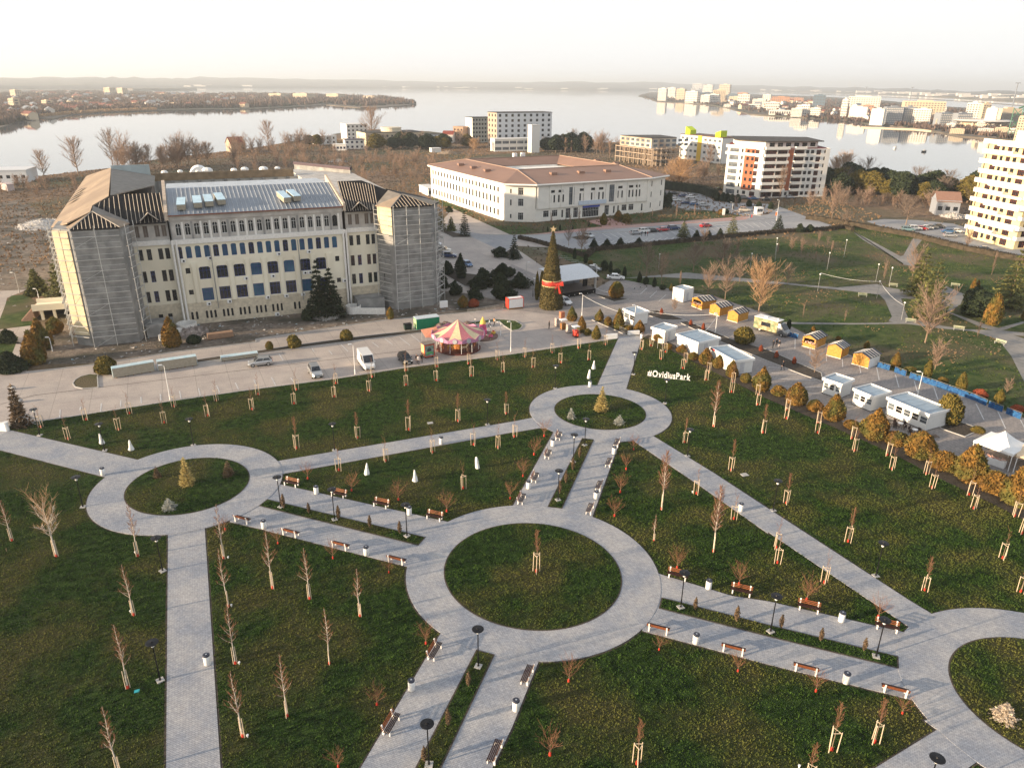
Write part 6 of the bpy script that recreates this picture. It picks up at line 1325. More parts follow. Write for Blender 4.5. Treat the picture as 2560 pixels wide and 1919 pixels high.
CCc = (-9.92,125.68); ca = thing('carousel', 'small carousel with pink and yellow striped tent roof at the lawn edge', 'carousel', (CCc[0], CCc[1] + 1.6, .03), R(12)); CRr = 4.4
part('platform', MB().lathe([(CRr * .93, 0), (CRr * .93, .25)], 32).mesh('platform', mat('carousel_deck', (.10, .03, .025), .6)), ca)
part('centre_drum', MB().lathe([(1.3, .25), (1.4, 1.2), (1.1, 2.9)], 12).mesh('centre_drum', mat('carousel_panels', (.30, .06, .02), .5, vs=3, col2=(.55, .30, .08))), ca)
PK, YL = mat('pink_canvas', (.50, .17, .19), .7), mat('yellow_canvas', (.64, .53, .32), .7); VI = mat('violet_pink_board', (.44, .20, .33), .6)
for k in range(12):
 a0, a1 = 2 * PI * k / 12, 2 * PI * (k + 1) / 12; V = []
 for i in range(7):
  f = i / 6; r_ = CRr * 1.12 * (1 - f); z = 2.9 + 2.6 * f - .45 * math.sin(PI * f)
  V += [(r_ * math.cos(a0), r_ * math.sin(a0), z), (r_ * math.cos(a1), r_ * math.sin(a1), z)]
 part('roof_gore', new_mesh('roof_gore', V, [(2 * i, 2 * i + 1, 2 * i + 3, 2 * i + 2) for i in range(6)], PK if k % 2 else YL), ca)
 c0, c1 = Vector((math.cos(a0), math.sin(a0), 0)) * CRr * 1.13, Vector((math.cos(a1), math.sin(a1), 0)) * CRr * 1.13; b = MB(); n_ = 8
 top = [2.95 + .45 * math.sin(PI * i / n_) ** 2 + .08 * math.sin(3 * PI * i / n_) ** 2 for i in range(n_ + 1)]
 V = [tuple(c0.lerp(c1, i / n_) + Vector((0, 0, 2.45))) for i in range(n_ + 1)] + [tuple(c0.lerp(c1, i / n_) + Vector((0, 0, top[i]))) for i in range(n_ + 1)]
 V += [(x * .985, y * .985, z) for x, y, z in V]; m_ = n_ + 1
 F = [(i, i + 1, m_ + i + 1, m_ + i) for i in range(n_)] + [(2 * m_ + i, 3 * m_ + i, 3 * m_ + i + 1, 2 * m_ + i + 1) for i in range(n_)] + [(m_ + i, m_ + i + 1, 3 * m_ + i + 1, 3 * m_ + i) for i in range(n_)]
 q = part('rounding_board', new_mesh('rounding_board', V, F, VI), ca)
 cm = (c0 + c1) / 2 * 1.012; part('medallion', MB().lathe([(.42, -.02), (.42, .02)], 16).mesh('medallion', mat('medallion_pale', (.55, .52, .50), .5, vs=4, col2=(.35, .40, .45))), q, tuple(cm + Vector((0, 0, 2.85))), rot=(PI / 2, 0, (a0 + a1) / 2 + PI / 2))
 part('pole', MB().tube((CRr * .9 * math.cos(a0), CRr * .9 * math.sin(a0), .0), (CRr * .9 * math.cos(a0), CRr * .9 * math.sin(a0), 2.6), .04, n=6).mesh('pole', M['white']), ca)
HC = [mat('horse_cream', (.65, .5, .35), .4), mat('horse_brown', (.30, .10, .03), .4), mat('horse_gold', (.6, .33, .08), .4)]
def horse():
 b = MB(); b.ball((0, 0, .95), .26, 8, 5, .85).ball((.35, 0, .98), .22, 8, 5).ball((-.32, 0, .98), .24, 8, 5).tube((.42, 0, 1.05), (.68, 0, 1.5), .15, .10, 7).tube((.62, 0, 1.5), (.95, 0, 1.32), .11, .06, 7).tube((-.5, 0, 1.0), (-.8, 0, .6), .06, .03, 5)
 for x, y, dx in ((.4, .12, .25), (.4, -.12, .1), (-.4, .12, -.2), (-.4, -.12, -.3)): b.tube((x, y, .85), (x + dx * .6, y, .5), .08, .05, 5).tube((x + dx * .6, y, .5), (x + dx * .2, y, .15), .05, .04, 5)
 return b
hb = horse()
for k in range(8):
 a = 2 * PI * k / 8 + .2; r_ = 3.2; p = (r_ * math.cos(a), r_ * math.sin(a), .3 + .2 * (k % 2))
 h_ = part('ride_horse', hb.mesh('ride_horse', HC[k % 3], True), ca, p, a + PI / 2); part('pole', MB().tube((0, 0, -.2), (0, 0, 2.4), .025, n=5).mesh('pole', M['chrome']), h_)
aw = thing('sloping_awning', 'orange pink awning leaning on the left of the carousel', 'awning', (-15.17,126.92), ang((-15.46,121.28), (-13.78,122.36)))
part('cloth', MB().add([(-1, -.6, 2.5), (1.6, -1.2, 2.3), (2.2, 1.4, 3.5), (-.8, 1.8, 3.3), (-1, -.6, 2.46), (1.6, -1.2, 2.26), (2.2, 1.4, 3.46), (-.8, 1.8, 3.26)], [(0, 1, 2, 3), (7, 6, 5, 4), (0, 4, 5, 1), (1, 5, 6, 2), (2, 6, 7, 3), (3, 7, 4, 0)]).mesh('cloth', mat('orange_canvas', (.70, .30, .18), .7)), aw)
for q in ((-.9, -.5), (1.5, -1.1), (-.7, 1.7)): part('pole', MB().tube((q[0], q[1], 0), (q[0], q[1], 2.5 if q[1] < 0 else 3.3), .03, n=5).mesh('pole', M['steel']), aw)
OA, OB = (-15.46,121.28), (-13.77,122.31); ow = (Vector(OB) - Vector(OA)).length
ob = thing('organ_booth', 'red framed ticket booth painted with organ pipes beside the carousel', 'ticket booth', (OA[0], OA[1], .03), ang(OA, OB)); RD = mat('booth_red', (.52, .05, .03), .5)
part('body', MB().box(.06, ow - .06, .06, 1.5, .35, 2.6).mesh('body', mat('booth_side', (.66, .45, .28), .6, vs=1.5, col2=(.7, .28, .08))), ob)
part('front_panel', MB().box(.15, ow - .15, .0, .05, .45, 2.3).mesh('front_panel', mat('booth_picture', (.10, .18, .12), .5, vs=2, col2=(.32, .38, .36))), ob)
for k in range(7): part('organ_pipe', MB().tube((ow * (.3 + .06 * k), -.02, 1.3), (ow * (.3 + .06 * k), -.02, 1.75 + .35 * math.sin(PI * k / 6)), .035, n=6).mesh('organ_pipe', mat('dark_pipe', (.06, .07, .08), .3, metal=.6)), ob)
g_leaf = mat('bright_green_leaf', (.08, .42, .12), .5)
for k in range(5): part('painted_flower', MB().ball((ow * (.25 + .125 * k), -.02, .95 + .12 * (k % 2)), .16, 8, 4).mesh('painted_flower', g_leaf), ob)
part('frame', MB().box(0, .14, -.03, .06, .35, 2.6).box(ow - .14, ow, -.03, .06, .35, 2.6).box(.14, ow - .14, -.03, .06, 2.4, 2.6).box(.14, ow - .14, -.03, .06, .3, .45).mesh('frame', RD), ob)
part('roof', MB().box(-.12, ow + .12, -.12, 1.65, 2.6, 2.7).mesh('roof', mat('grey_brown_roof', (.22, .18, .15), .8)), ob)
for x in (.3, ow - .3):
 for y in (.3, 1.2): part('wheel', MB().tube((x - .08, y, .2), (x + .08, y, .2), .2, n=10).mesh('wheel', M['rubber']), ob)
rp = (-5.69,134.21); rd = thing('small_ride', "children's turning ride with pink tower on a round platform", 'fairground ride', (rp[0], rp[1], .03))
part('platform', MB().lathe([(2.9, 0), (2.9, .2)], 28).mesh('platform', mat('brown_deck', (.16, .10, .08), .7)), rd)
part('tower', MB().lathe([(.75, .2), (.8, 1.2), (.6, 1.6), (.65, 2.3), (.3, 2.6)], 12).mesh('tower', mat('hot_pink', (.60, .10, .22), .5)), rd)
part('tower_top', MB().lathe([(.62, 2.6), (.5, 3.0), (.2, 3.6), (.02, 4.0)], 12).mesh('tower_top', mat('warm_yellow', (.72, .48, .10), .5)), rd)
for k in range(6):
 a = k * PI / 3 + .3; c_ = (2.1 * math.cos(a), 2.1 * math.sin(a), .55)
 part('ride_arm', MB().tube((.5 * math.cos(a), .5 * math.sin(a), .5), c_, .05, n=5).mesh('ride_arm', M['steel']), rd)
 v = part('ride_car', MB().lathe([(.15, -.25), (.42, -.1), (.46, .2), (.36, .24)], 10).mesh('ride_car', [MATS['warm_yellow'], M['white'], MATS['hot_pink']][k % 3]), rd, c_); part('ride_seat', MB().box(-.2, .2, -.15, .15, -.1, .45).mesh('ride_seat', MATS['booth_red']), v)
for k in range(4):
 a = k * PI / 2 + .6; part('post', MB().tube((2.8 * math.cos(a), 2.8 * math.sin(a), 0), (2.8 * math.cos(a), 2.8 * math.sin(a), 2.6), .03, n=5).mesh('post', M['steel']), rd); part('bulb', MB().ball((2.8 * math.cos(a), 2.8 * math.sin(a), 2.7), .14, 8, 5).mesh('bulb', MATS['lamp_globe']), rd)
for k, (p, c_, lab) in enumerate([((-14.33,138.7), 0, 'left'), ((-13.18,139.39), 1, 'middle'), ((-8.94,139.52), 2, 'right')]):
 sl_ = thing('folded_ride_part', 'tarpaulin covered ride equipment behind the carousel, %s heap' % lab, 'covered equipment', p, k, 'covered ride equipment')
 part('cover', leafy('cover', mat('brown_tarpaulin', (.12, .07, .06), .8, col2=(.3, .24, .2), vs=2), [(1.1, 0), (1.2, .4), (.8, .9), (.2, 1.2)], 300, .3, random.Random(k), core=.97), sl_)
GA1, GB1 = (-18.84,137.59), (-14.53,139.58); gw = (Vector(GB1) - Vector(GA1)).length
gc = thing('green_container', 'green corrugated container with white roof beside the road', 'container', (GA1[0], GA1[1], .02), ang(GA1, GB1)); GN_ = mat('container_green', (.005, .20, .10), .5, var=.08)
for k in range(4): part('panel', MB().box(gw * k / 4 + .015, gw * (k + 1) / 4 - .015, 0, .06, .1, 2.2).mesh('panel', GN_), gc)
part('body', MB().box(0, gw, .06, 2.0, .1, 2.2).mesh('body', GN_), gc); part('roof', MB().box(-.04, gw + .04, -.04, 2.05, 2.2, 2.3).mesh('roof', mat('pale_blue_white', (.55, .62, .66), .5)), gc)
part('end_panel', MB().box(-.03, 0, .1, 1.9, .3, 2.0).mesh('end_panel', mat('pale_green', (.40, .55, .30), .5)), gc)
dm = thing('dumpster', 'dark green wheeled refuse container left of the green container', 'dumpster', (-21.07,137.17), ang(GA1, GB1))
part('body', MB().add([(0, 0, .2), (1.3, 0, .2), (1.3, 1.0, .2), (0, 1.0, .2), (-.08, -.08, 1.2), (1.38, -.08, 1.2), (1.38, 1.08, 1.2), (-.08, 1.08, 1.2)], [(3, 2, 1, 0), (4, 5, 6, 7), (0, 1, 5, 4), (1, 2, 6, 5), (2, 3, 7, 6), (3, 0, 4, 7)]).mesh('body', mat('dumpster_green', (.015, .035, .028), .5)), dm); part('lid', MB().box(-.1, 1.4, -.1, 1.1, 1.2, 1.3).mesh('lid', M['black']), dm)
for x in (.1, 1.2):
 for y in (.1, .9): part('wheel', MB().tube((x - .04, y, .1), (x + .04, y, .1), .1, n=8).mesh('wheel', M['rubber']), dm)
sb_ = thing('red_white_booth', 'white booth with red corner trims at the roadside left of the cone tree', 'booth', (*(-0.9,152.29), .02), ang((-0.9,152.29), (2.36,153.66))); sw_ = (Vector((2.36,153.66)) - Vector((-0.9,152.29))).length
part('wall', MB().box(0, sw_, 0, 1.6, .35, 2.4).mesh('wall', M['white']), sb_); part('trim', MB().box(-.04, .12, -.04, 1.64, .3, 2.45).box(sw_ - .12, sw_ + .04, -.04, 1.64, .3, 2.45).box(.12, sw_ - .12, -.05, .02, 2.3, 2.45).mesh('trim', MATS['booth_red']), sb_); part('base', MB().box(.1, sw_ - .1, .2, 1.4, 0, .35).mesh('base', YW2), sb_)
sg_ = thing('site_sign_box', 'small white sign box on legs at the foot of the right tower', 'sign', (-15.52,151.34), .4); part('board', MB().box(0, 1.7, 0, .5, .6, 2.0).mesh('board', M['white']), sg_)
for x in (.1, 1.5): part('leg', MB().box(x, x + .1, .2, .3, 0, .6).mesh('leg', YW2), sg_)
for k, (p, lab, c_, tw) in enumerate([((9.04,141.08), 'plastic-wrapped vending machine, back left of the group', mat('wrapped_grey', (.42, .36, .33), .4, var=.3, vs=2), 0), ((10.05,139.22), 'popcorn cart with white canopy', YW2, 1), ((11.06,137.04), 'plastic-wrapped vending machine, front one of the group', MATS['wrapped_grey'], 0), ((12.21,134.93), 'red vending cart with white canopy at the front', MATS['booth_red'], 1), ((10.19,145.44), 'reddish stand behind the vending machines', mat('dull_orange', (.5, .18, .10), .6), 0)]):
 t_ = thing('vending_cart', lab, 'vending cart', p, R(GA), 'vending carts on the plaza')
 part('body', MB().box(-.45, .45, -.4, .4, .1, 1.3 if tw else 1.75).mesh('body', c_), t_); part('base', MB().box(-.5, .5, -.45, .45, 0, .1).mesh('base', M['black']), t_)
 if tw:
  part('canopy', MB().box(-.65, .65, -.6, .6, 1.95, 2.08).mesh('canopy', M['white']), t_)
  for x in (-.5, .5):
   for y in (-.45, .45): part('post', MB().box(x - .02, x + .02, y - .02, y + .02, .1, 1.95).mesh('post', M['steel']), t_)
bk = thing('heart_balloon_stand', 'bright red round-shaped stand at the front of the vending carts', 'stand', (12.32,134.23)); part('body', MB().ball((-.2, 0, .6), .35, 10, 6).ball((.25, 0, .5), .32, 10, 6).ball((0, .1, 1.0), .28, 10, 6).mesh('body', MATS['booth_red'], True), bk); part('base', MB().lathe([(.4, 0), (.35, .2)], 12).mesh('base', M['black']), bk)
def stack(A, B, dp, H_, n_, lab, m, film, name='panel_stack', group='wrapped stacks of wall panels'):
 W_ = (Vector(B) - Vector(A)).length; t_ = thing(name, lab, 'panel stack', (A[0], A[1], .02), ang(A, B), group)
 for k in range(n_): z0 = .12 + (H_ - .12) * k / n_; z1 = .12 + (H_ - .12) * (k + 1) / n_; part('panel', MB().box(.02 * (k % 2), W_ - .02 * (k % 3), .01 * (k % 2), dp, z0 + .012, z1 - .012).mesh('panel', m), t_)
 for k in range(5): x = W_ * (k + .3) / 5; part('bearer', MB().box(x, x + .15, .05, dp - .05, 0, .12).mesh('bearer', YW2), t_)
 if film: part('film', MB().box(-.04, W_ + .04, -.04, dp + .04, H_, H_ + .06).box(-.06, -.02, -.05, dp + .05, .15, H_).box(W_ + .02, W_ + .06, -.05, dp + .05, .15, H_).mesh('film', film), t_)
PNL = mat('panel_edges', (.36, .32, .25), .7, vs=3); FILM = mat('pale_blue_film', (.42, .62, .70), .3, vs=1.5, col2=(.66, .74, .76))
stack((-65.02,110.8), (-59.8,114.17), 1.2, 1.7, 6, 'wrapped panel stack with pale blue top, left one beside the dark green ball', PNL, FILM)
stack((-59.22,114.18), (-53.89,117.06), 1.2, 1.7, 6, 'wrapped panel stack with pale blue top, middle one', PNL, FILM)
stack((-50.47,119.02), (-44.98,121.62), 1.2, .75, 3, 'low wrapped panel stack behind the silver hatchback', PNL, FILM)
stack((-57.15,130.27), (-53.13,132.44), 1.3, 1.1, 5, 'stack of reddish timber boards on the site', mat('timber_reddish', (.32, .20, .13), .8, vs=2), None, 'timber_stack', 'timber on the site')
for k, (p, a, lab) in enumerate([((81.44,165.84), R(-15), 'double pale bench beside the upper old park path'), ((93.08,175.25), R(-15), 'pale bench behind the path crossing'), ((89.83,140.9), R(-25), 'pale green bench under the orange column'), ((82.56,145.71), R(-20), 'pale bench at the lower old park path'), ((92.94,132.46), R(-60), 'pale bench at the right path bend'), ((108.57,175.82), R(-30), 'small pale bench behind the large cedar')]):
 t_ = thing('old_park_bench', lab, 'bench', p, a, 'benches of the old park'); bp_ = mat('pale_green_paint', (.42, .44, .30), .7)
 for j in range(3): part('seat_slat', MB().box(-1.0, 1.0, -.2 + j * .15, -.08 + j * .15, .42, .46).mesh('seat_slat', bp_), t_)
 for j in range(2): part('back_slat', MB().box(-1.0, 1.0, .28, .31, .58 + j * .18, .70 + j * .18).mesh('back_slat', bp_), t_)
 for x in (-.85, .85): part('leg', MB().box(x - .04, x + .04, -.2, .32, 0, .42).box(x - .04, x + .04, .24, .28, .46, .92).mesh('leg', M['steel']), t_)
gb = thing('guard_booth', 'small white guard booth with windows at the car park barrier', 'guard booth', (*(92.49,282.95), .02), R(10))
part('wall', MB().box(0, 2.6, 0, 2.2, 0, 2.5).mesh('wall', M['white']), gb); part('roof', MB().box(-.15, 2.75, -.15, 2.35, 2.5, 2.62).mesh('roof', M['white']), gb)
for k in range(3): part('window', MB().box(.25 + k * .75, .85 + k * .75, -.03, .0, 1.0, 2.1).mesh('window', M['dark']), gb)
bo = thing('boom_barrier', 'red and white boom barrier left of the guard booth', 'barrier', (88.85,276.69), R(-15)); part('post', MB().box(-.15, .15, -.15, .15, 0, 1.0).mesh('post', MATS['booth_red']), bo); part('boom', MB().box(.15, 3.2, -.04, .04, .85, .95).mesh('boom', M['white']), bo)
ox = thing('orange_barrier_post', 'orange post at the road behind the guard booth', 'post', (99.46,281.22), 0); part('post', MB().box(-.2, .2, -.2, .2, 0, 1.3).mesh('post', mat('signal_orange', (.7, .18, .03), .5)), ox); part('cap', MB().box(-.22, .22, -.22, .22, 1.3, 1.4).mesh('cap', M['white']), ox)
csg = thing('college_sign', 'upright pale sign panel on the lawn before the college', 'sign', (79.15,280.06), 0); part('board', MB().box(-.5, .5, -.1, .1, .3, 2.6).mesh('board', M['white']), csg); part('leg', MB().box(-.4, .4, -.08, .08, 0, .3).mesh('leg', M['steel']), csg)
bc = thing('bicycle_sculpture', 'grey metal arch of wheel-like rings beside the left spruce', 'sculpture', (-67.76,93.03), R(30))
for x in (-.9, .9):
 b = MB(); n_ = 20
 for i in range(n_): a0, a1 = 2 * PI * i / n_, 2 * PI * (i + 1) / n_; b.tube((x + .75 * math.cos(a0), 0, .8 + .75 * math.sin(a0)), (x + .75 * math.cos(a1), 0, .8 + .75 * math.sin(a1)), .035, n=5, caps=False)
 part('ring', b.mesh('ring', M['steel']), bc)
part('frame', MB().tube((-.9, 0, .8), (-.2, 0, 1.8), .04, n=6).tube((-.2, 0, 1.8), (.9, 0, .8), .04, n=6).tube((-.2, 0, 1.8), (.6, 0, 2.1), .04, n=6).mesh('frame', M['steel']), bc)
for k, (p, lab) in enumerate([((-71.13,94.49), 'lowest'), ((-74.22,101.01), 'middle'), ((-78.37,105.9), 'upper')]):
 o = link('boulder', MB().ball((0, 0, .25), .42, 10, 6, .8).mesh('boulder', M['kerb'], True), None, (p[0], p[1], 0)); tag(o, 'round pale stone ball beside the left spruce, %s one' % lab, 'stone ball', 'stone balls')
def lines(name, Q, w_=.13, m=None, z=.032):
 b = MB()
 for (p0, p1) in Q:
  A_, B_ = Vector(p0), Vector(p1); d = (B_ - A_).normalized(); s_ = Vector((-d.y, d.x)) * w_ / 2
  q = [A_ - s_, B_ - s_, B_ + s_, A_ + s_]; b.add([(v.x, v.y, z) for v in q], [(0, 1, 2, 3)])
 o = link(name, b.mesh(name, m or M['line'])); tag(o, kind='structure')
def pairs(P): return list(zip(P[::2], P[1::2]))
lines('parking_marking', pairs([(54.77,134.78),(52.54,128.67),(55.37,128.75),(54.13,125.44),(57.31,125.96),(55.86,122.17),(59.13,123.27),(57.59,119.39),(60.75,119.93),(59.48,116.56),(63.47,119.32),(61.19,113.43),(65.11,115.95),(62.93,110.24),(66.91,113.21),(64.98,108.35),(68.71,110.48),(66.64,105.31),(70.12,106.92),(67.9,101.29),(71.81,103.99),(69.47,97.93),(73.38,100.99),(70.82,94.98),(74.89,98.01),(73.25,94.17),(44.44,118.99),(46.36,118.7),(44.13,116.16),(48.31,115.73),(43.51,113.65),(50.4,112.95),(42.77,110.24),(50.22,110.02),(47.05,107.53),(49.32,107.21),(50.81,102.84),(52.14,102.22),(31.49,163.39),(34.15,169.31),(33.09,160.53),(35.72,166.05),(29.83,166.35),(32.24,171.91),(27.92,166.28),(29.83,166.35),(44.33,145.71),(46.17,150.74),(43.69,143.31),(46.38,140.33)]), .14)
lines('parking_marking', pairs([(-65.16,95.61),(-66.7,98.42),(-63.71,98.28),(-64.31,99.52),(-60.49,97.94),(-61.9,100.86),(-58.39,99.66),(-59.61,102.15),(-55.95,101.0),(-57.14,103.41),(-53.43,102.03),(-54.76,104.7),(-50.8,102.98),(-52.26,105.93),(-48.31,104.21),(-49.74,107.08),(-45.83,105.52),(-47.3,108.3),(-43.27,106.76),(-44.77,109.54),(-40.89,108.17),(-42.24,110.97),(-37.91,108.48),(-39.7,112.05),(-35.33,109.88),(-36.46,111.88),(-36.67,126.47),(-35.88,124.61),(-41.75,123.22),(-40.07,119.99),(-33.32,125.3),(-32.23,123.3),(-31.87,128.74),(-29.78,124.97),(-26.45,130.36),(-24.64,127.45),(-24.4,132.45),(-22.29,128.82),(-21.64,133.23),(-19.03,128.59),(-19.61,134.69),(-17.04,129.96)]), .16, None, .030)
U0, U1 = (29.18,241.13), (93.28,267.69); V0, V1 = (31.2,232.84), (92.81,258.75)
q = []
for k in range(26):
 f = k / 25; a_ = Vector(U0).lerp(Vector(U1), f); b_ = Vector(V0).lerp(Vector(V1), f); q.append((a_, b_))
W0, W1 = (21.39,221.53), (84.24,243.28); X0, X1 = (24.74,226.99), (85.93,248.54)
for k in range(28):
 f = k / 27; q.append((Vector(W0).lerp(Vector(W1), f), Vector(X0).lerp(Vector(X1), f)))
lines('parking_marking', q, .22)
q = []
P0, P1, P2, P3 = (4.13,218.86), (17.36,197.15), (8.3,219.05), (21.03,195.92)
for k in range(10): f = k / 9; q.append((Vector(P0).lerp(Vector(P1), f), Vector(P2).lerp(Vector(P3), f)))
lines('parking_marking', q, .2)
lines('paving_channel', [((-73.66,103.7), (-15.24,127.4)), ((-76.68,100.09), (-73.66,103.7))], .12, M['soil'], .026)
def hedge(P, w_, h_, m, lab, dens=30, name='clipped_hedge'):
 g = np.random.default_rng(len(lab)); out = []; core = MB()
 for i in range(len(P) - 1):
  A_, B_ = Vector(P[i]), Vector(P[i + 1]); L_ = (B_ - A_).length; d = (B_ - A_).normalized(); s_ = Vector((-d.y, d.x))
  q = [A_ - s_ * w_ * .42, B_ - s_ * w_ * .42, B_ + s_ * w_ * .42, A_ + s_ * w_ * .42]; core.prism([tuple(v) for v in q], 0, h_ * .9)
  n_ = int(L_ * dens); t = g.random(n_) * L_; o_ = g.uniform(-.5, .5, n_) * w_; z = g.random(n_) ** .5 * h_
  out.append(np.stack([A_.x + d.x * t + s_.x * o_, A_.y + d.y * t + s_.y * o_, z], 1))
 Q = np.concatenate(out); t_ = thing(name, lab, 'hedge', (P[0][0], P[0][1], 0))
 Q[:, 0] -= P[0][0]; Q[:, 1] -= P[0][1]
 core.V = [(x - P[0][0], y - P[0][1], z) for x, y, z in core.V]
 part('branches', core.mesh('branches', m), t_)
 part('foliage', tufts('foliage', Q, m, .28, .3, 3, 5, 1.0), t_)
HG = mat('dark_hedge', (.035, .030, .020), .95, vs=.8, col2=(.085, .065, .045))
HG2 = mat('evergreen_hedge', (.012, .018, .012), .95, vs=.8, col2=(.035, .042, .025))
hedge([(20.63,205.39),(23.46,214.1),(49.84,226.73),(84.58,244.31),(106.73,251.73),(115.06,256.55),(115.56,251.11)], 1.8, 1.1, HG, 'brown hedge along the lower edge of the long car park')
hedge([(1.76,231.41),(6.75,226.14),(14.0,215.3),(20.63,205.39)], 1.5, 1.0, HG, 'dark hedge between grey plaza and long car park')
hedge([(108.19,273.95),(115.22,266.96),(120.83,256.85),(130.78,240.58),(136.13,219.99),(144.14,204.74)], 1.8, 1.6, HG, 'long dark hedge between gravel yard and old park')
hedge([(69.46,359.9),(75.07,351.97),(85.45,340.86),(87.57,326.32)], 3.5, 4.0, HG2, 'tall dark evergreen hedge behind the right car park')
for k, p in enumerate([(86.36,317.67),(88.42,316.13),(89.71,314.57),(90.79,311.38),(93.25,311.54),(95.34,302.28),(98.0,297.94),(102.28,296.72)]):
 shrub(p, 62 if k < 5 else 50, 72 if k < 5 else 55, 'egg', 'dark', '%s dark rounded evergreen from the left along the street of the apartment block' % ORD[k], 'dark evergreens before the apartment block')
# ================================================================ BUILDINGS
WC = {}
WSTY = {'blue': ('white_or_blue_frame', (.03, .05, .22), M['dark']), 'white': ('window_white', (.7, .7, .68), M['dark']), 'darkf': ('window_dark', (.03, .03, .035), M['dark']), 'grey': ('window_grey', (.35, .35, .35), M['glassgrey']), 'teal': ('window_teal', (.03, .05, .2), None), 'board': ('window_boarded', (.28, .26, .24), None), 'red': ('window_brownred', (.22, .05, .03), M['dark'])}
GT = mat('blue_window_glass', (.015, .05, .12), .15, var=.5, vs=.35, spec=.7, col2=(.04, .14, .22)); GBD = mat('boarded_opening', (.16, .13, .11), .9, vs=1)
def window(par, P, rz, w_, h_, sty, dep=.14):
 k = (round(w_, 2), round(h_, 2), sty)
 if k not in WC:
  nm, fc, gm = WSTY[sty]; f = .07 if w_ < 1.5 else .09; gm = gm or (GT if sty == 'teal' else GBD)
  b = MB().box(0, w_, 0, .08, 0, f).box(0, w_, 0, .08, h_ - f, h_).box(0, f, 0, .08, f, h_ - f).box(w_ - f, w_, 0, .08, f, h_ - f)
  nv = 0 if w_ < .8 else (1 if w_ < 1.6 else int(w_ / .8))
  for i in range(1, nv + 1): x = w_ * i / (nv + 1); b.box(x - .03, x + .03, .01, .07, f, h_ - f)
  if h_ > 1.7 and sty != 'board': b.box(f, w_ - f, .005, .075, h_ * .68, h_ * .68 + .06)
  WC[k] = (b.mesh('window', mat(nm, fc, .5)), MB().box(f, w_ - f, .045, .06, f, h_ - f).mesh('pane', gm))
 fm, pm = WC[k]
 o = part('window', fm, par, P, rz); part('pane', pm, o); return o
def facade(par, P, Q, z0, z1, wins, m, sty='darkf', t=.22, name='wall', arch=0):
 P, Q = Vector(P), Vector(Q); W_ = (Q - P).length; rz = ang(P, Q)
 wins = [q for q in wins if q[0] > .05 and q[0] + q[2] < W_ - .05 and q[1] > z0 + .02 and q[1] + q[3] < z1 - .02]
 xs = sorted({0, W_} | {round(a, 3) for q in wins for a in (q[0], q[0] + q[2])}); zs = sorted({z0, z1} | {round(a, 3) for q in wins for a in (q[1], q[1] + q[3])})
 b = MB()
 for i in range(len(xs) - 1):
  j = 0
  while j < len(zs) - 1:
   cx = (xs[i] + xs[i + 1]) / 2
   solid = lambda jj: not any(q[0] < cx < q[0] + q[2] and q[1] < (zs[jj] + zs[jj + 1]) / 2 < q[1] + q[3] for q in wins)
   if not solid(j): j += 1; continue
   k = j
   while k < len(zs) - 1 and solid(k): k += 1
   b.quad((xs[i], 0, zs[j]), (xs[i + 1], 0, zs[j]), (xs[i + 1], 0, zs[k]), (xs[i], 0, zs[k])); j = k
 for q in wins:
  x0, x1, a0, a1 = q[0], q[0] + q[2], q[1], q[1] + q[3]
  b.quad((x0, 0, a0), (x0, 0, a1), (x0, t, a1), (x0, t, a0)).quad((x1, 0, a1), (x1, 0, a0), (x1, t, a0), (x1, t, a1)).quad((x0, 0, a1), (x1, 0, a1), (x1, t, a1), (x0, t, a1)).quad((x1, 0, a0), (x0, 0, a0), (x0, t, a0), (x1, t, a0))
  if arch:
   c_ = q[2] * arch
   b.add([(x0, -.004, a1), (x0, -.004, a1 - c_ * .8), (x0 + c_, -.004, a1)], [(0, 1, 2)]).add([(x1, -.004, a1), (x1 - c_, -.004, a1), (x1, -.004, a1 - c_ * .8)], [(0, 1, 2)])
 part(name, b.mesh(name, m), par, (P.x, P.y, 0), rz)
 d = (Q - P).normalized(); n_ = Vector((-d.y, d.x))
 for q in wins:
  p = P + d * q[0] + n_ * .10; window(par, (p.x, p.y, q[1]), rz, q[2], q[3], q[4] if len(q) > 4 else sty)
def core(par, poly, z0, z1, m, name='inner_wall'): part(name, MB().prism([tuple(p) for p in poly], z0, z1).mesh(name, m), par)
def poly_part(par, name, pts, m, th=.12, label=None):
 n_ = len(pts); V = list(pts) + [(x, y, z - th) for x, y, z in pts]
 return part(name, new_mesh(name, V, [tuple(range(n_)), tuple(range(n_, 2 * n_))[::-1]] + [(i, n_ + i, n_ + (i + 1) % n_, (i + 1) % n_) for i in range(n_)], m), par, label=label)
def battens(par, a0, a1, b0, b1, n_, m, w_=.10, off=.07):
 a0, a1, b0, b1 = map(Vector, (a0, a1, b0, b1))
 for k in range(n_ + 1):
  f = k / n_; p, q = a0.lerp(a1, f), b0.lerp(b1, f)
  if (q - p).length < .5: continue
  part('roof_batten', MB().tube(p + Vector((0, 0, off)), q + Vector((0, 0, off)), w_ / 2, n=4).mesh('roof_batten', m), par)
CREAM = mat('cream_render', (.80, .75, .61), .85, var=.05, vs=.4, c3=(.74, .68, .54), c3s=.1); STONE = mat('cream_stone_blocks', (.58, .51, .39), .85, var=.16, vs=1.6); RAW = mat('raw_grey_masonry', (.50, .475, .44), .9, var=.15, vs=.8, c3=(.38, .36, .34), c3s=.3)
CONCR = mat('grey_render_coat', (.31, .305, .295), .9, var=.22, vs=.35, detail=8, c3=(.22, .22, .215), c3s=.5); LEDGE = mat('white_ledge', (.76, .74, .70), .8, var=.08)
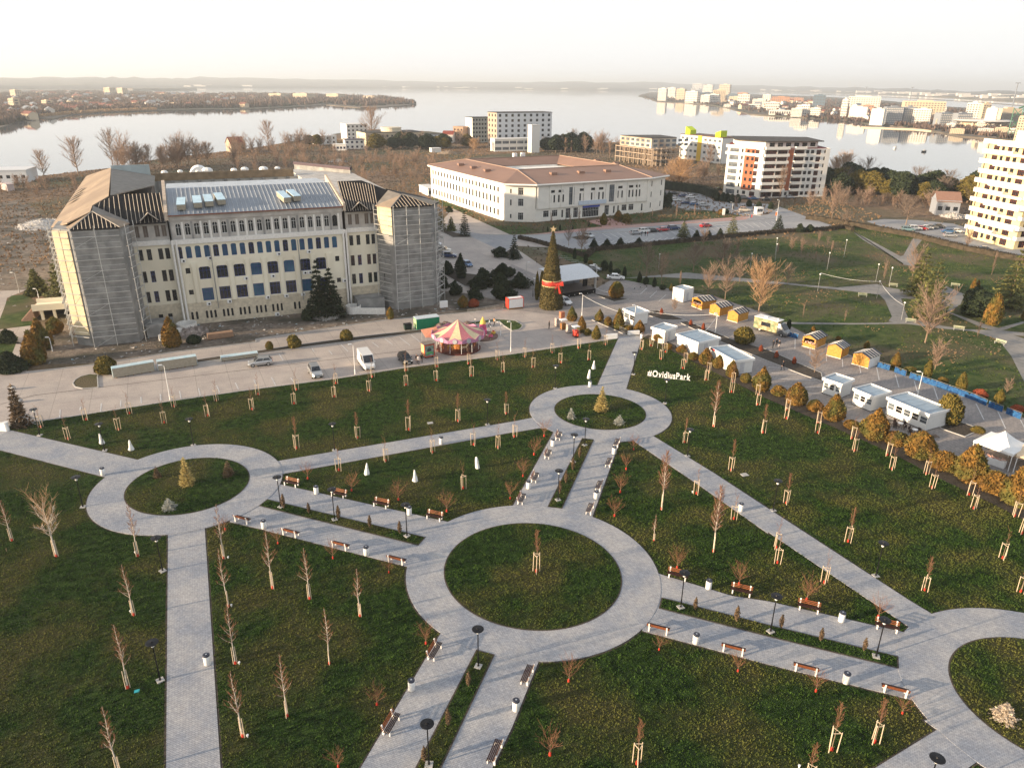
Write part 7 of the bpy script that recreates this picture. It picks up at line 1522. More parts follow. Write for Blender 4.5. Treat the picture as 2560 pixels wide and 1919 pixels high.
FELT = mat('black_roof_felt', (.016, .015, .016), .8, var=.3, vs=.6); BAT = mat('pale_battens', (.48, .42, .35), .8); PLY = mat('tan_sheathing_boards', (.33, .255, .185), .8, var=.12, vs=.7, c3=(.26, .20, .15), c3s=.1); ROOFM = mat('blue_grey_seam_roof', (.20, .225, .26), .45, var=.12, vs=.3, spec=.5); SILV = mat('silver_membrane', (.42, .46, .50), .4, vs=.5, var=.2)
MB_ = thing('university_building', 'long cream five-storey building under reconstruction with blue windows and scaffolded corner towers', 'building', (*(-65.02,139.55), 0), R(23.7))
core(MB_, [(.1, .35), (32.3, .35), (32.3, 13), (.1, 13)], 0, 21.5, GBD)
f0 = (0, 0); f1 = (32.4, 0)
facade(MB_, f0, f1, 0, 4.4, [(u_, 1.0, .42, 1.6) for u_ in (1.1, 1.95, 3.8, 4.6, 5.4, 7.0, 7.8, 8.6, 10.2, 11.0, 11.9, 13.4, 14.2, 15.1, 16.6, 17.5, 18.3, 21.0, 21.9, 23.7, 25.2, 28.0, 28.8, 30.4)], STONE, arch=.35, name='stone_base')
facade(MB_, f0, f1, 4.4, 8.3, [(3.75 + 3.22 * k, 4.65, 2.05, 2.55, 'blue' if k % 3 else 'teal') for k in range(8)] + [(1.35, 6.1, .85, .95), (30.3, 5.9, .85, .95)], CREAM, arch=0)
facade(MB_, f0, f1, 8.3, 12.7, [(3.75 + 3.22 * k, 9.0, 2.05, 2.45, 'blue' if k not in (3, 5) else 'teal') for k in range(8)] + [(1.35, 10.3, .85, 1.1), (30.3, 10.4, .85, 1.1)], CREAM, arch=.14)
facade(MB_, f0, f1, 12.7, 16.1, [(.3 + 1.647 * k, 13.3, 1.0, 2.3, 'teal' if k % 4 else 'blue') for k in range(20)], CREAM, arch=.22)
part('ledge', MB().box(-.3, 32.7, -.4, 0, 16.1, 17.0).mesh('ledge', LEDGE), MB_)
facade(MB_, f0, f1, 17.0, 21.6, [(.75 + 1.645 * k, 17.7, .98, 2.3, 'white') for k in range(18)] + [(30.36, 17.7, 1.0, 2.3, 'darkf')], RAW, arch=.4)
for k in range(19): part('pier', MB().box(1.83 + 1.645 * k, 2.2 + 1.645 * k, -.12, 0, 17.0, 20.3).mesh('pier', CONCR if k % 4 == 1 else LEDGE), MB_)
part('cornice', MB().box(-.2, 32.6, -.25, 0, 20.6, 21.55).mesh('cornice', RAW), MB_); part('gutter', MB().box(-.3, 32.7, -.7, -.25, 21.5, 21.68).mesh('gutter', mat('rust_red_edge', (.22, .075, .04), .7)), MB_)
pm_ = MB().box(-.36, .36, -.32, 0, 4.4, 11.6).box(-.5, .5, -.34, 0, 11.6, 12.3).mesh('pilaster', CREAM)
for k in range(9): part('pilaster', pm_, MB_, (3.17 + 3.22 * k - (.0 if k else .25), 0, 0))
for u_ in (-.25, .45, 32.3, 32.9): part('drain_pipe', MB().tube((u_, -.35, 0), (u_, -.35, 16.9), .22, n=8).mesh('drain_pipe', LEDGE), MB_)
for u_ in (6.35, 23.0): part('drain_pipe', MB().tube((u_, -.42, 3), (u_, -.42, 15.5), .09, n=6).mesh('drain_pipe', CONCR), MB_)
AC = MB().box(0, .85, -.42, -.02, 0, .6).mesh('air_conditioner', M['white']); fan = MB().tube((.5, -.44, .3), (.5, -.40, .3), .2, n=10).mesh('fan', M['black'])
for u_, z in ((.8, 12.6), (5.6, 12.8), (11.8, 8.2), (15.5, 3.9), (19.2, 3.8), (22.6, 3.8), (17.0, 8.2), (23.4, 8.3), (24.4, 8.3), (18.6, 12.6), (24.6, 12.6), (31.4, 5.9), (4.2, 3.7), (8.1, 3.8), (17.0, .1)): part('fan', fan, part('air_conditioner', AC, MB_, (u_, -.33 if z > 4 and False else 0, z)))
for P, Q, tp in (((-7.0, .8), (-.5, .8), 'board'), ((33.1, .8), (39.6, .8), 'board')):
 xs_ = (.6, 2.1, 4.1, 5.3)
 facade(MB_, P, Q, 0, 4.4, [(2.2, 1.7, .8, .8), (3.9, 1.7, .8, .8)], STONE, name='stone_base')
 facade(MB_, P, Q, 4.4, 16.1, [(x, z, .8, h_, 'blue' if i_ == 1 and z < 10 else 'darkf') for z, h_ in ((5.0, 2.2), (9.0, 2.2), (13.3, 2.1)) for i_, x in enumerate(xs_)], CREAM)
 facade(MB_, P, Q, 17.0, 20.9, [(x, 17.6, .85, 2.2, tp) for x in xs_], RAW); part('ledge', MB().box(P[0], Q[0], .45, .8, 16.1, 17.0).mesh('ledge', LEDGE), MB_)
 core(MB_, [(P[0], 1.15), (Q[0], 1.15), (Q[0], 13), (P[0], 13)], 0, 20.7, GBD)
LTW = [(-18.6, -5.1), (-15.6, -7.3), (-8.2, -7.5), (-7.0, -3.6), (-7.0, 3.0), (-18.6, 3.0)]; RTW = [(39.6, -1.2), (41.6, -5.0), (49.9, -4.6), (52.6, -1.4), (52.6, 9.0), (39.6, 9.0)]
part('tower_wall', MB().prism(LTW, 0, 21.2).mesh('tower_wall', CONCR), MB_); part('tower_wall', MB().prism(RTW, 0, 21.6).mesh('tower_wall', CONCR), MB_)
part('sunlit_tint_panel', MB().prism([(-18.7, -5.15), (-16.2, -6.95), (-16.25, -7.02), (-18.76, -5.2)], 2, 20.9).mesh('sunlit_tint_panel', mat('sunlit_tint_render', (.58, .50, .34), .85, var=.15, vs=.4)), MB_); part('sunlit_tint_panel', MB().prism([(39.55, -1.25), (41.55, -5.0), (41.48, -5.03), (39.48, -1.3)], 16, 21.4).mesh('sunlit_tint_panel', mat('sunlit_tint_render', (.58, .50, .34), .85, var=.15, vs=.4)), MB_); part('tower_window', MB().box(40.0, 40.1, -2.3, -2.2, 6, 7.6).mesh('tower_window', FELT), MB_)  # thin panels with the sunlight on the chamfers put into their colour
facade(MB_, (-18.6, 80), (-18.6, 3.0), 0, 20.5, [(2 + 3.1 * k, z, 1.4, 2.2) for k in range(24) for z in (5, 9, 13.3)], CREAM)
core(MB_, [(-18.2, 3), (-4, 3), (-4, 80), (-18.2, 80)], 0, 20.3, GBD, 'inner_wall'); core(MB_, [(34, 13), (50, 9), (50, 80), (34, 80)], 0, 20.3, RAW, 'east_wing')
core(MB_, [(-4, 72), (45, 72), (45, 90), (-4, 90)], 0, 20, mat('pale_block_wall', (.52, .52, .50), .9, var=.12, vs=.6), 'rear_wing')
part('formwork_parapet', MB().box(-4, 33, 71.6, 72, 20, 22).mesh('formwork_parapet', mat('brown_formwork', (.26, .19, .12), .9, var=.25, vs=.6)), MB_)
for k in range(11): part('pilaster', MB().box(-3 + 3.4 * k, -2.2 + 3.4 * k, 71.5, 71.99, 12, 20).mesh('pilaster', CONCR), MB_)
for k, (u_, w_) in enumerate(((-1, 2.4), (3, 2), (7.5, 1.6), (10, 4), (17, 2.5), (20, 3), (25, 3.5), (29, 2.2))): part('roof_material_bag', MB().ball((u_, 74 + k % 2, 22.0), w_ * .38, 9, 5, .6).mesh('roof_material_bag', M['white']), MB_)
part('arched_rooflight', MB().add([(8 + 2.6 * math.cos(PI * i / 10), y, 20 + 2.8 * math.sin(PI * i / 10)) for y in (78, 84) for i in range(11)], [(i, i + 1, 12 + i, 11 + i) for i in range(10)] + [tuple(range(11)), tuple(range(11, 22))[::-1]]).mesh('arched_rooflight', M['white']), MB_)
part('rear_gable_wall', MB().prism([(36, 92), (49, 70), (49.4, 70.3), (36.4, 92.3)], 8, 21.3).mesh('rear_gable_wall', CONCR), MB_); part('gable_coping', MB().prism([(35.8, 92), (48.9, 69.8), (49.6, 70.3), (36.6, 92.4)], 21.3, 22.1).mesh('gable_coping', mat('dark_plum_metal', (.06, .035, .05), .5)), MB_)
part('firewall', MB().box(-13.2, -4.2, 67, 67.4, 18, 24.8).mesh('firewall', mat('pale_blue_wall', (.38, .44, .45), .8, var=.12, vs=.5)), MB_)
poly_part(MB_, 'main_roof', [(-.1, -.6, 21.75), (32.6, -.6, 21.75), (32.6, 13.6, 24.9), (-.1, 13.6, 24.9)], ROOFM)
for k in range(40): part('roof_seam', MB().tube((.3 + .82 * k, -.6, 21.79), (.3 + .82 * k, 13.5, 24.93), .035, n=4).mesh('roof_seam', SILV), MB_)
poly_part(MB_, 'flat_roof', [(-.1, 13.6, 24.7), (32.6, 13.6, 24.7), (32.6, 30, 24.0), (-.1, 30, 24.0)], SILV); core(MB_, [(0, 13), (32.5, 13), (32.5, 30), (0, 30)], 10, 23.8, RAW)
for (u0, u1) in ((-.75, -.15), (32.65, 33.15)): part('roof_parapet', MB().add([(u0, -.7, 20.8), (u1, -.7, 20.8), (u1, 18, 20.8), (u0, 18, 20.8), (u0, -.7, 22.3), (u1, -.7, 22.3), (u1, 18, 26.1), (u0, 18, 26.1)], [(3, 2, 1, 0), (4, 5, 6, 7), (0, 1, 5, 4), (1, 2, 6, 5), (2, 3, 7, 6), (3, 0, 4, 7)]).mesh('roof_parapet', mat('pale_brick_parapet', (.52, .43, .34), .9, var=.2, vs=2)), MB_)
for k, (x, y, rz_) in enumerate(((1.6, 1.6, -4), (4.6, 2.2, 0), (6.7, 2.6, 2), (9.0, 3.2, 6), (21.4, 2.6, 12), (23.4, 3.2, 12))):
 t_ = part('roof_panel_pack', MB().box(0, 1.5, 0, 4.2, .15, 1.15).mesh('roof_panel_pack', PNL), MB_, (x, y - .6, 21.9 + .217 * y), rot=(R(11), 0, R(rz_))); part('film', MB().box(-.03, 1.53, -.03, 4.23, 1.15, 1.22).mesh('film', mat('sky_blue_film', (.50, .68, .78), .3, vs=1)), t_)
poly_part(MB_, 'wing_roof', [(-7.2, -.5, 20.5), (-.7, -.5, 20.5), (-1.0, 6.2, 25.0), (-9.5, 6.2, 25.0), (-12.7, 3.7, 23.4)], FELT, .2); battens(MB_, (-7.0, -.5, 20.5), (-.8, -.5, 20.5), (-7.2, 6.2, 25.0), (-1.1, 6.2, 25.0), 9, BAT); battens(MB_, (-11.8, 3.0, 22.9), (-8.1, 0.3, 21.0), (-11.4, 4.6, 24.0), (-8.3, 6.2, 25.0), 4, BAT)
poly_part(MB_, 'wing_roof', [(33.1, -.5, 20.6), (39.8, -.5, 20.6), (43.3, 3.7, 23.9), (38.2, 6.0, 25.9), (33.1, 6.0, 25.9)], FELT, .2); battens(MB_, (33.2, -.5, 20.6), (39.8, -.5, 20.6), (33.2, 6, 25.9), (40.5, 5, 25.0), 13, BAT)
for x0, x1 in ((-5.0, -1.9), (34.4, 37.6)):
 xm = (x0 + x1) / 2; d_ = poly_part(MB_, 'dormer_roof', [(x0, -.4, 20.9), (xm, -.5, 22.3), (xm, 2.4, 22.5)], FELT, .15); poly_part(MB_, 'dormer_roof', [(xm, -.5, 22.3), (x1, -.4, 20.9), (xm, 2.4, 22.5)], FELT, .15)
 for q in (x0, x1): part('dormer_rafter', MB().tube((q, -.55, 20.95), (xm, -.65, 22.42), .1, n=4).mesh('dormer_rafter', BAT), MB_)
poly_part(MB_, 'left_wing_roof', [(-19.9, 3, 20.3), (-16.3, -4.2, 21.9), (-12.5, -3.4, 23.5), (-12.7, 4, 23.6), (-9.9, 6.0, 24.9), (-13.4, 70, 24.0), (-22, 95, 19.6)], PLY, .2); poly_part(MB_, 'left_wing_roof', [(-9.6, 6.3, 25.0), (-3.0, 44, 22.2), (-3.2, 66, 22.0), (-13.4, 70, 24.0)], mat('grey_shade_sheathing', (.22, .20, .175), .85, var=.15, vs=.7), .2)  # east slope: its shade is put into the grey board colour
for k, y in enumerate((30, 36, 41, 48)): part('roof_gap', MB().add([(-21.0, y, 20.35), (-18.2, y + 1, 21.65), (-19.6, y + 4, 20.95)], [(0, 1, 2)]).mesh('roof_gap', FELT), MB_, (0.4, 0, .12))
for (ap, cs, ts) in (((-12.2, -3.4, 23.5), [(-16.6, -4.6, 21.2), (-15.7, -7.7, 21.2), (-8.0, -7.9, 21.2), (-6.6, -3.6, 21.2)], (1,)), ((45.1, -.5, 23.5), [(39.2, -1.0, 21.6), (41.3, -5.4, 21.6), (50.2, -5.0, 21.6), (53.0, -1.2, 21.6)], (1, 2))):
 for i in range(3):
  poly_part(MB_, 'tower_roof', [cs[i], cs[i + 1], ap], FELT if i in ts else PLY, .15)
  if i in ts:
   p0, p1, pa = Vector(cs[i]), Vector(cs[i + 1]), Vector(ap); up_ = pa - (p0 + p1) / 2
   for k in range(1, 12): f = k / 12; q = p0.lerp(p1, f); part('roof_batten', MB().tube(q + Vector((0, 0, .07)), q + up_ * (1 - abs(2 * f - 1)) + Vector((0, 0, .07)), .05, n=4).mesh('roof_batten', BAT), MB_)
   for q in (p0, p1): part('hip_rafter', MB().tube(q + Vector((0, 0, .07)), pa + Vector((0, 0, .07)), .09, n=4).mesh('hip_rafter', BAT), MB_)
poly_part(MB_, 'tower_roof', [(-6.6, -3.6, 21.2), (-7.0, 1.0, 20.9), (-12.6, 3.8, 23.6), (-12.2, -3.4, 23.5)], MATS['grey_shade_sheathing'], .15); poly_part(MB_, 'tower_roof', [(39.2, -1.0, 21.6), (45.1, -.5, 23.5), (43.3, 3.7, 23.95), (39.9, .3, 21.2)], MATS['grey_shade_sheathing'], .15); poly_part(MB_, 'tower_roof', [(53.0, -1.2, 21.6), (53, 9, 21.4), (43.3, 5.5, 24.0), (45.1, -.5, 23.5)], FELT, .15)
def ramp(P, m, nm='concrete_ramp', z0=0, z1=2.4): part(nm, MB().prism(P, z0, z1).mesh(nm, m), MB_)
ramp([(-7.0, -5.6), (-2.2, -5.0), (-2.2, -1.2), (-7.0, -1.2)], CONCR); ramp([(-4.6, -9), (-.8, -5.6), (-1.4, -5.0), (-5.0, -8.4)], LEDGE, 'ramp_wall', 0, 1.2); part('spiral_wall', MB().lathe([(1.9, 0), (1.9, 1.3), (1.7, 1.3), (1.7, .2)], 20).mesh('spiral_wall', LEDGE), MB_, (0.0, -2.6, 0))
ramp([(33.6, -3.6), (39.4, -3.6), (39.4, .6), (33.6, .6)], CONCR, z1=2.6); ramp([(33.0, -5.2), (38.4, -7.4), (38.6, -7.0), (33.4, -4.8)], LEDGE, 'ramp_wall', 0, 1.3); part('spiral_wall', MB().lathe([(1.6, 0), (1.6, 1.6), (1.45, 1.6), (1.45, .2)], 20).mesh('spiral_wall', LEDGE), MB_, (32.6, -3.6, 0))
tr = thing('entrance_terrace', 'raised cream terrace with steps on its left, behind the left scaffolded tower', 'terrace', (*(-96.48,141.27), 0), ang((-96.48,141.27), (-89.51,143.88)))
part('deck', MB().box(0, 9, 0, 5, 2.0, 2.5).mesh('deck', CREAM), tr); part('parapet', MB().box(0, 9, 0, .3, 2.5, 3.3).box(0, 9, 4.7, 5, 2.5, 3.3).mesh('parapet', CREAM), tr)
for x in (1.2, 3.4): part('pillar', MB().box(x, x + .5, .4, .9, 0, 2.0).mesh('pillar', CREAM), tr)
for k in range(8): part('step', MB().box(-2.4 + .3 * k, -2.1 + .3 * k, .4, 4.6, 0, .3 * (k + 1)).mesh('step', mat('reddish_steps', (.42, .26, .18), .8)), tr)
part('back_wall', MB().box(.4, 9, 4.2, 4.6, 0, 2.0).mesh('back_wall', FELT), tr)
def scaffold(lab, pts, H_, off=1.1):
 t_ = thing('scaffolding', lab, 'scaffolding', MB_.location[:2], R(23.7), 'scaffolds round the corner towers'); SM = mat('scaffold_tube', (.58, .58, .56), .5, metal=.2); PK_ = mat('scaffold_board', (.36, .34, .31), .8); nl = int(H_ / 2.0) + 1
 for i in range(len(pts) - 1):
  A_, B_ = Vector(pts[i]), Vector(pts[i + 1]); d = (B_ - A_).normalized(); n_ = Vector((d.y, -d.x)); L_ = (B_ - A_).length; k_ = max(1, round(L_ / 3.3))
  for j in range(k_ + 1):
   for o_ in (off,):
    if j == k_ and i < len(pts) - 2: continue
    p = A_ + d * L_ * j / k_ + n_ * o_; part('standard', MB().tube((p.x, p.y, 0), (p.x, p.y, H_ + 1), .055, n=5).mesh('standard', SM), t_)
  for l in range(1, nl):
   z = 2.0 * l; a, b_ = A_ + n_ * off, B_ + n_ * off
   part('ledger', MB().tube((a.x, a.y, z), (b_.x, b_.y, z), .04, n=4).tube((a.x, a.y, z + .9), (b_.x, b_.y, z + .9), .028, n=4).mesh('ledger', SM), t_)
   c_, e = A_ + n_ * .75, B_ + n_ * .75
   part('deck', MB().prism([tuple(c_), tuple(e), tuple(b_), tuple(a)], z - .12, z - .06).mesh('deck', PK_), t_)
   if (l + i) % 3 == 0: q = a.lerp(b_, .5); part('brace', MB().tube((a.x, a.y, z - 2), (q.x, q.y, z), .025, n=4).mesh('brace', SM), t_)
scaffold('grey tube scaffolding round the left corner tower', [(-18.9, 3), (-18.6, -5.1), (-15.6, -7.3), (-8.2, -7.5), (-7.0, -4.2)], 20.8)
scaffold('grey tube scaffolding round the right corner tower', [(39.6, -1.2), (41.6, -5.0), (49.9, -4.6), (52.6, -1.4), (52.7, 7)], 21)
CW = mat('college_white_wall', (.80, .77, .71), .85, var=.05, vs=.5); BR = mat('brown_metal_roof', (.25, .15, .11), .6, var=.08, vs=.15)
CO = thing('college_building', 'white two-storey college with brown hipped roof round a courtyard', 'building', (*(-3.06,262.92), 0), R(28.5)); E_ = 13.2
core(CO, [(.3, .3), (68.7, 2.3), (68.7, 67), (.3, 67)], 0, E_ - .6, CW); core(CO, [(9.3, -5.7), (57.7, -5.7), (57.7, .3), (9.3, .3)], 0, E_ - .6, CW)
up = [(u_ - 9, 6.4, .7, 2.6, 'darkf') for u_ in (14.3, 15.9, 17.8, 19.6, 26.8, 28.5, 31.8, 33.4, 35.0, 36.8, 43.5, 45.4, 48.7, 50.3, 52.0, 53.5)] + [(u_ - 10, 9.8, 2.0, .9, 'darkf') for u_ in (15.4, 18.9, 27.9, 32.8, 36.2, 44.8, 49.7, 52.9)] + [(u_ - 9, 5.2, 2.3, 6.2, 'grey') for u_ in (22.4, 39.9)]
lo_ = [(u_ - 9, 1.4, 2.3, 2.3, 'white') for u_ in (12.2, 15.8, 46.4, 49.6)] + [(u_ - 9, .4, 2.0, 3.6, 'white') for u_ in (21.6, 24.9, 38.6)] + [(u_ - 9, .9, .7, 2.6, 'darkf') for u_ in (19.8, 42.5, 44.4, 55.5)] + [(19.8, .25, 7.2, 3.4, 'white')]
facade(CO, (9, -6), (58, -6), 0, 4.6, lo_, CW); facade(CO, (9, -6.6), (58, -6.6), 4.6, E_ - .5, up, CW)
part('soffit', MB().box(9, 58, -6.6, -6, 4.5, 4.6).mesh('soffit', CW), CO)
facade(CO, (0, 0), (9, -6.0), 0, E_ - .5, [(1.8, z, .5, h_) for z, h_ in ((1.2, 1.4), (5.6, 2.0), (9.8, 1.5))] + [(4.6, z, 1.9, 2.6, 'white') for z in (.6, 5.4, 9.2)], CW)
facade(CO, (58, -6), (69, -2.5), 0, E_ - .5, [(x, z, .6, h_) for z, h_ in ((1.5, 2), (5.6, 2), (9.5, 2)) for x in (2.4, 9)], CW)
facade(CO, (0, 68), (0, 0), 0, E_ - .5, [(2 + 3.0 * k, z, 1.3, h_, 'darkf') for k in range(21) for z, h_ in ((1.4, 2.2), (5.6, 2.4), (9.6, 1.7))], CW); facade(CO, (69, -2.5), (69, 67), 0, E_ - .5, [(2 + 4.0 * k, z, 1.2, 2) for k in range(15) for z in (1.4, 5.6)], CW)
part('entrance_sign', MB().box(26.5, 38.5, -7.1, -6.65, 4.9, 6.3).mesh('entrance_sign', mat('pale_blue_banner', (.50, .58, .68), .5)), CO); part('entrance_band', MB().box(28.8, 36.2, -6.3, -6.02, 3.7, 4.5).mesh('entrance_band', mat('royal_blue', (.02, .05, .35), .5)), CO)
for k in range(11): part('column', MB().box(9.4 + 4.8 * k, 9.9 + 4.8 * k, -6.85, -6.62, 4.6, E_ - .6).mesh('column', CW), CO)
OR = [(-1, -1, E_), (8.5, -7.6, E_), (58.5, -7.6, E_), (70.2, -3.4, E_), (70.2, 68.5, E_), (-1, 68.5, E_)]; RI = [(12, 13, 15.9), (58, 13, 15.9), (58, 58, 15.9), (12, 58, 15.9)]; IN = [(24, 32, E_ + .2), (52, 32, E_ + .2), (52, 50, E_ + .2), (24, 50, E_ + .2)]
for q in ([OR[0], OR[1], RI[0]], [OR[1], OR[2], RI[1], RI[0]], [OR[2], OR[3], RI[1]], [OR[3], OR[4], RI[2], RI[1]], [OR[4], OR[5], RI[3], RI[2]], [OR[5], OR[0], RI[0], RI[3]], [RI[0], RI[1], IN[1], IN[0]], [RI[1], RI[2], IN[2], IN[1]], [RI[2], RI[3], IN[3], IN[2]], [RI[3], RI[0], IN[0], IN[3]]): poly_part(CO, 'roof', q, BR, .25)
for p, q in ((OR[1], RI[0]), (OR[2], RI[1]), (RI[0], RI[1]), (RI[0], RI[3]), (RI[3], RI[2]), (RI[1], RI[2]), (OR[5], RI[3])): part('roof_ridge', MB().tube(Vector(p) + Vector((0, 0, .1)), Vector(q) + Vector((0, 0, .1)), .16, n=5).mesh('roof_ridge', mat('light_ridge_cap', (.34, .24, .19), .6)), CO)
for i in range(len(OR)): p, q = Vector(OR[i]), Vector(OR[(i + 1) % 6]); part('eave', MB().tube(p - Vector((0, 0, .35)), q - Vector((0, 0, .35)), .34, n=4).mesh('eave', CW), CO)
facade(CO, (52, 50), (24, 50), 9, E_, [(1.5 + 2.1 * k, 10.4, .9, 1.3) for k in range(12)], CW, name='courtyard_wall'); facade(CO, (24, 49.7), (52, 49.7), 9, E_ - .1, [(1.5 + 2.1 * k, 10.4, .9, 1.5) for k in range(12)], CW, name='courtyard_wall')
DO = MB().add([(-1.3, -.9, -.4), (1.3, -.9, -.4), (1.3, .9, .1), (-1.3, .9, .1), (-1.2, -.8, .5), (1.2, -.8, .5), (1.2, .8, .6), (-1.2, .8, .6)], [(3, 2, 1, 0), (4, 5, 6, 7), (0, 1, 5, 4), (1, 2, 6, 5), (2, 3, 7, 6), (3, 0, 4, 7)]).mesh('dormer', BR)
for x, y, z in ((22, 4, 15.0), (34, 4, 15.0), (46, 4, 15.0), (5, 24, 14.9), (5, 36, 14.9), (5, 48, 14.9), (20, 57, 15.0), (32, 57, 15.0), (66, 26, 15), (66, 40, 15)): part('dormer', DO, CO, (x, y, z))
for x in (36, 40): part('roof_unit', MB().box(x, x + 1.6, 60, 61.6, 15.6, 17.4).mesh('roof_unit', M['white']), CO)
def grid_face(par, P, Q, z0, nf, fh, cols, m, sty='darkf'):
 facade(par, P, Q, z0, z0 + nf * fh, [(x, z0 + fh * k + .9 - (.0 if w_ < 2.2 else .5), w_, 1.5 + (.0 if w_ < 2.2 else .5), s_) for k in range(nf) for (x, w_, s_) in cols], m, sty)
def band(par, P, Q, x0, x1, z, out, m, h_=1.0, nm='balcony', red=None):
 P, Q = Vector(P), Vector(Q); rz = ang(P, Q)
 o = part(nm, MB().box(x0, x1, -out, -out + .12, z - .15, z + h_).box(x0, x0 + .12, -out + .12, -.01, z - .15, z + h_).box(x1 - .12, x1, -out + .12, -.01, z - .15, z + h_).box(x0 + .12, x1 - .12, -out + .12, -.01, z - .15, z).mesh(nm, m), par, (P.x, P.y, 0), rz)
AW = mat('apartment_white', (.72, .70, .66), .7, var=.04); OG = mat('orange_render', (.36, .12, .06), .8, var=.06); YG = mat('yellow_render', (.70, .45, .06), .8, var=.05); RDW = mat('dark_red_wall', (.20, .03, .03), .8)
AP = thing('apartment_block', 'white and orange seven-storey apartment block with red balcony recesses by the lake', 'apartment building', (0, 0, 0))
A0, A1, A2, A3, A4 = (103.9, 372.0), (95.1, 341.5), (107.0, 327.6), (138.2, 335.2), (141, 368); fh = 2.92
core(AP, [(A1[0] + .7, A1[1] + .6), (A2[0] + .3, A2[1] + .9), (A3[0] - .5, A3[1] + .6), (A4[0] - .6, A4[1]), (A0[0] + .6, A0[1])], 0, 20.3, RDW)
grid_face(AP, A1, A2, 0, 7, fh, [(1.2, 4.6, 'grey'), (7.2, .9, 'darkf'), (9.8, 1.6, 'darkf'), (13.4, 2.6, 'red')], AW); grid_face(AP, A0, A1, 0, 7, fh, [(3 + 5 * k, 1.5, 'grey') for k in range(5)], YG)
grid_face(AP, A2, A3, 0, 7, fh, [(.8, 5.2, 'red'), (6.6, 4.6, 'red'), (12.4, 1.2, 'darkf'), (14.6, 4.8, 'red'), (20.2, 1.6, 'darkf'), (22.6, 1.6, 'darkf'), (25.4, 2.2, 'red'), (29.2, .8, 'darkf')], AW); facade(AP, A3, A4, 0, 20.4, [], AW)
part('orange_panel', MB().box(8.9, 14.2, -.06, -.005, 2.9, 20.3).mesh('orange_panel', OG), AP, (*A1, 0), ang(A1, A2)) and None
part('orange_panel', MB().box(11.6, 14.2, -.06, -.005, 2.9, 20.3).mesh('orange_panel', OG), AP, (*A2, 0), ang(A2, A3))
for x in (10.0, 12.4):
 for k in range(1, 7): part('window', MB().box(x, x + 1.2, -.09, -.065, fh * k + .8, fh * k + 2.2).mesh('window', M['dark']), AP, (*A1, 0), ang(A1, A2))
for k in range(1, 8):
 band(AP, A2, A3, -.2, 11.4, fh * k, 1.5, AW); band(AP, A2, A3, 14.4, 19.8, fh * k, 1.2, AW)
 if k > 1: band(AP, A1, A2, .6, 6.2, fh * k, .25, AW, .5)
 if k > 5: band(AP, A1, A2, -.4, 18.4, fh * k, 1.0, AW)
core(AP, [(100, 345), (109, 333.5), (134, 339.5), (136, 362), (104, 366)], 20.5, 23.0, AW, 'penthouse'); part('penthouse_roof', MB().prism([(98.5, 344), (108.6, 331.8), (136, 338), (138, 364), (103, 368)], 23.0, 23.4).mesh('penthouse_roof', mat('dark_flat_roof', (.06, .055, .05), .8)), AP)
for k in range(6): part('window', MB().box(2 + 4 * k, 4.4 + 4 * k, -.05, -.01, 21, 22.6).mesh('window', M['dark']), AP, (109, 333.5, 0), ang((109, 333.5), (134, 339.5)))
TW = thing('tower_block', 'cream ten-storey tower block with white wraparound balconies at the right edge', 'apartment building', (0, 0, 0)); CY = mat('tower_cream_wall', (.72, .60, .34), .8, var=.05)
T0, T1, T2 = (149.3, 240.5), (151.9, 222.0), (178.0, 228.0); fh = 2.95
core(TW, [(T0[0] + .5, T0[1]), (T1[0] + .5, T1[1] + .6), (T2[0], T2[1] + .5), (176, 250), (151, 246)], 0, 29.4, GBD)
grid_face(TW, T0, T1, 0, 10, fh, [(1.0, 2.4, 'red'), (4.4, 1.2, 'darkf'), (6.8, 1.8, 'red'), (9.6, 1.5, 'darkf'), (12.6, 2.8, 'red')], CY); grid_face(TW, T1, T2, 0, 10, fh, [(1.5 + 4.2 * k, 2.4, 'red') for k in range(6)], CY); grid_face(TW, (151, 246), T0, 0, 10, fh, [(1.5, 1.6, 'darkf')], CY)
for k in range(1, 11):
 x0 = -1.6 if k % 2 else -2.6; band(TW, T0, T1, x0, 10.6 if k % 2 else 19.6, fh * k, 1.4 if k % 2 else 1.1, AW, 1.2)
 band(TW, T0, T1, 10.9 if k % 2 else 4.5, 18.9, fh * k - (.0 if k % 2 else .35), 1.9, AW, .55 if k % 2 else .9, 'balcony_slab'); band(TW, T1, T2, -1.2, 24, fh * k, 1.3, AW, 1.0)
core(TW, [(152, 234), (153.5, 224), (170, 228), (168, 240)], 29.5, 33.5, AW, 'roof_house'); part('roof_window', MB().box(3.5, 5.0, -.05, -.01, 30.2, 32.2).mesh('roof_window', M['dark']), TW, (152, 234, 0), ang((152, 234), (153.5, 224)))
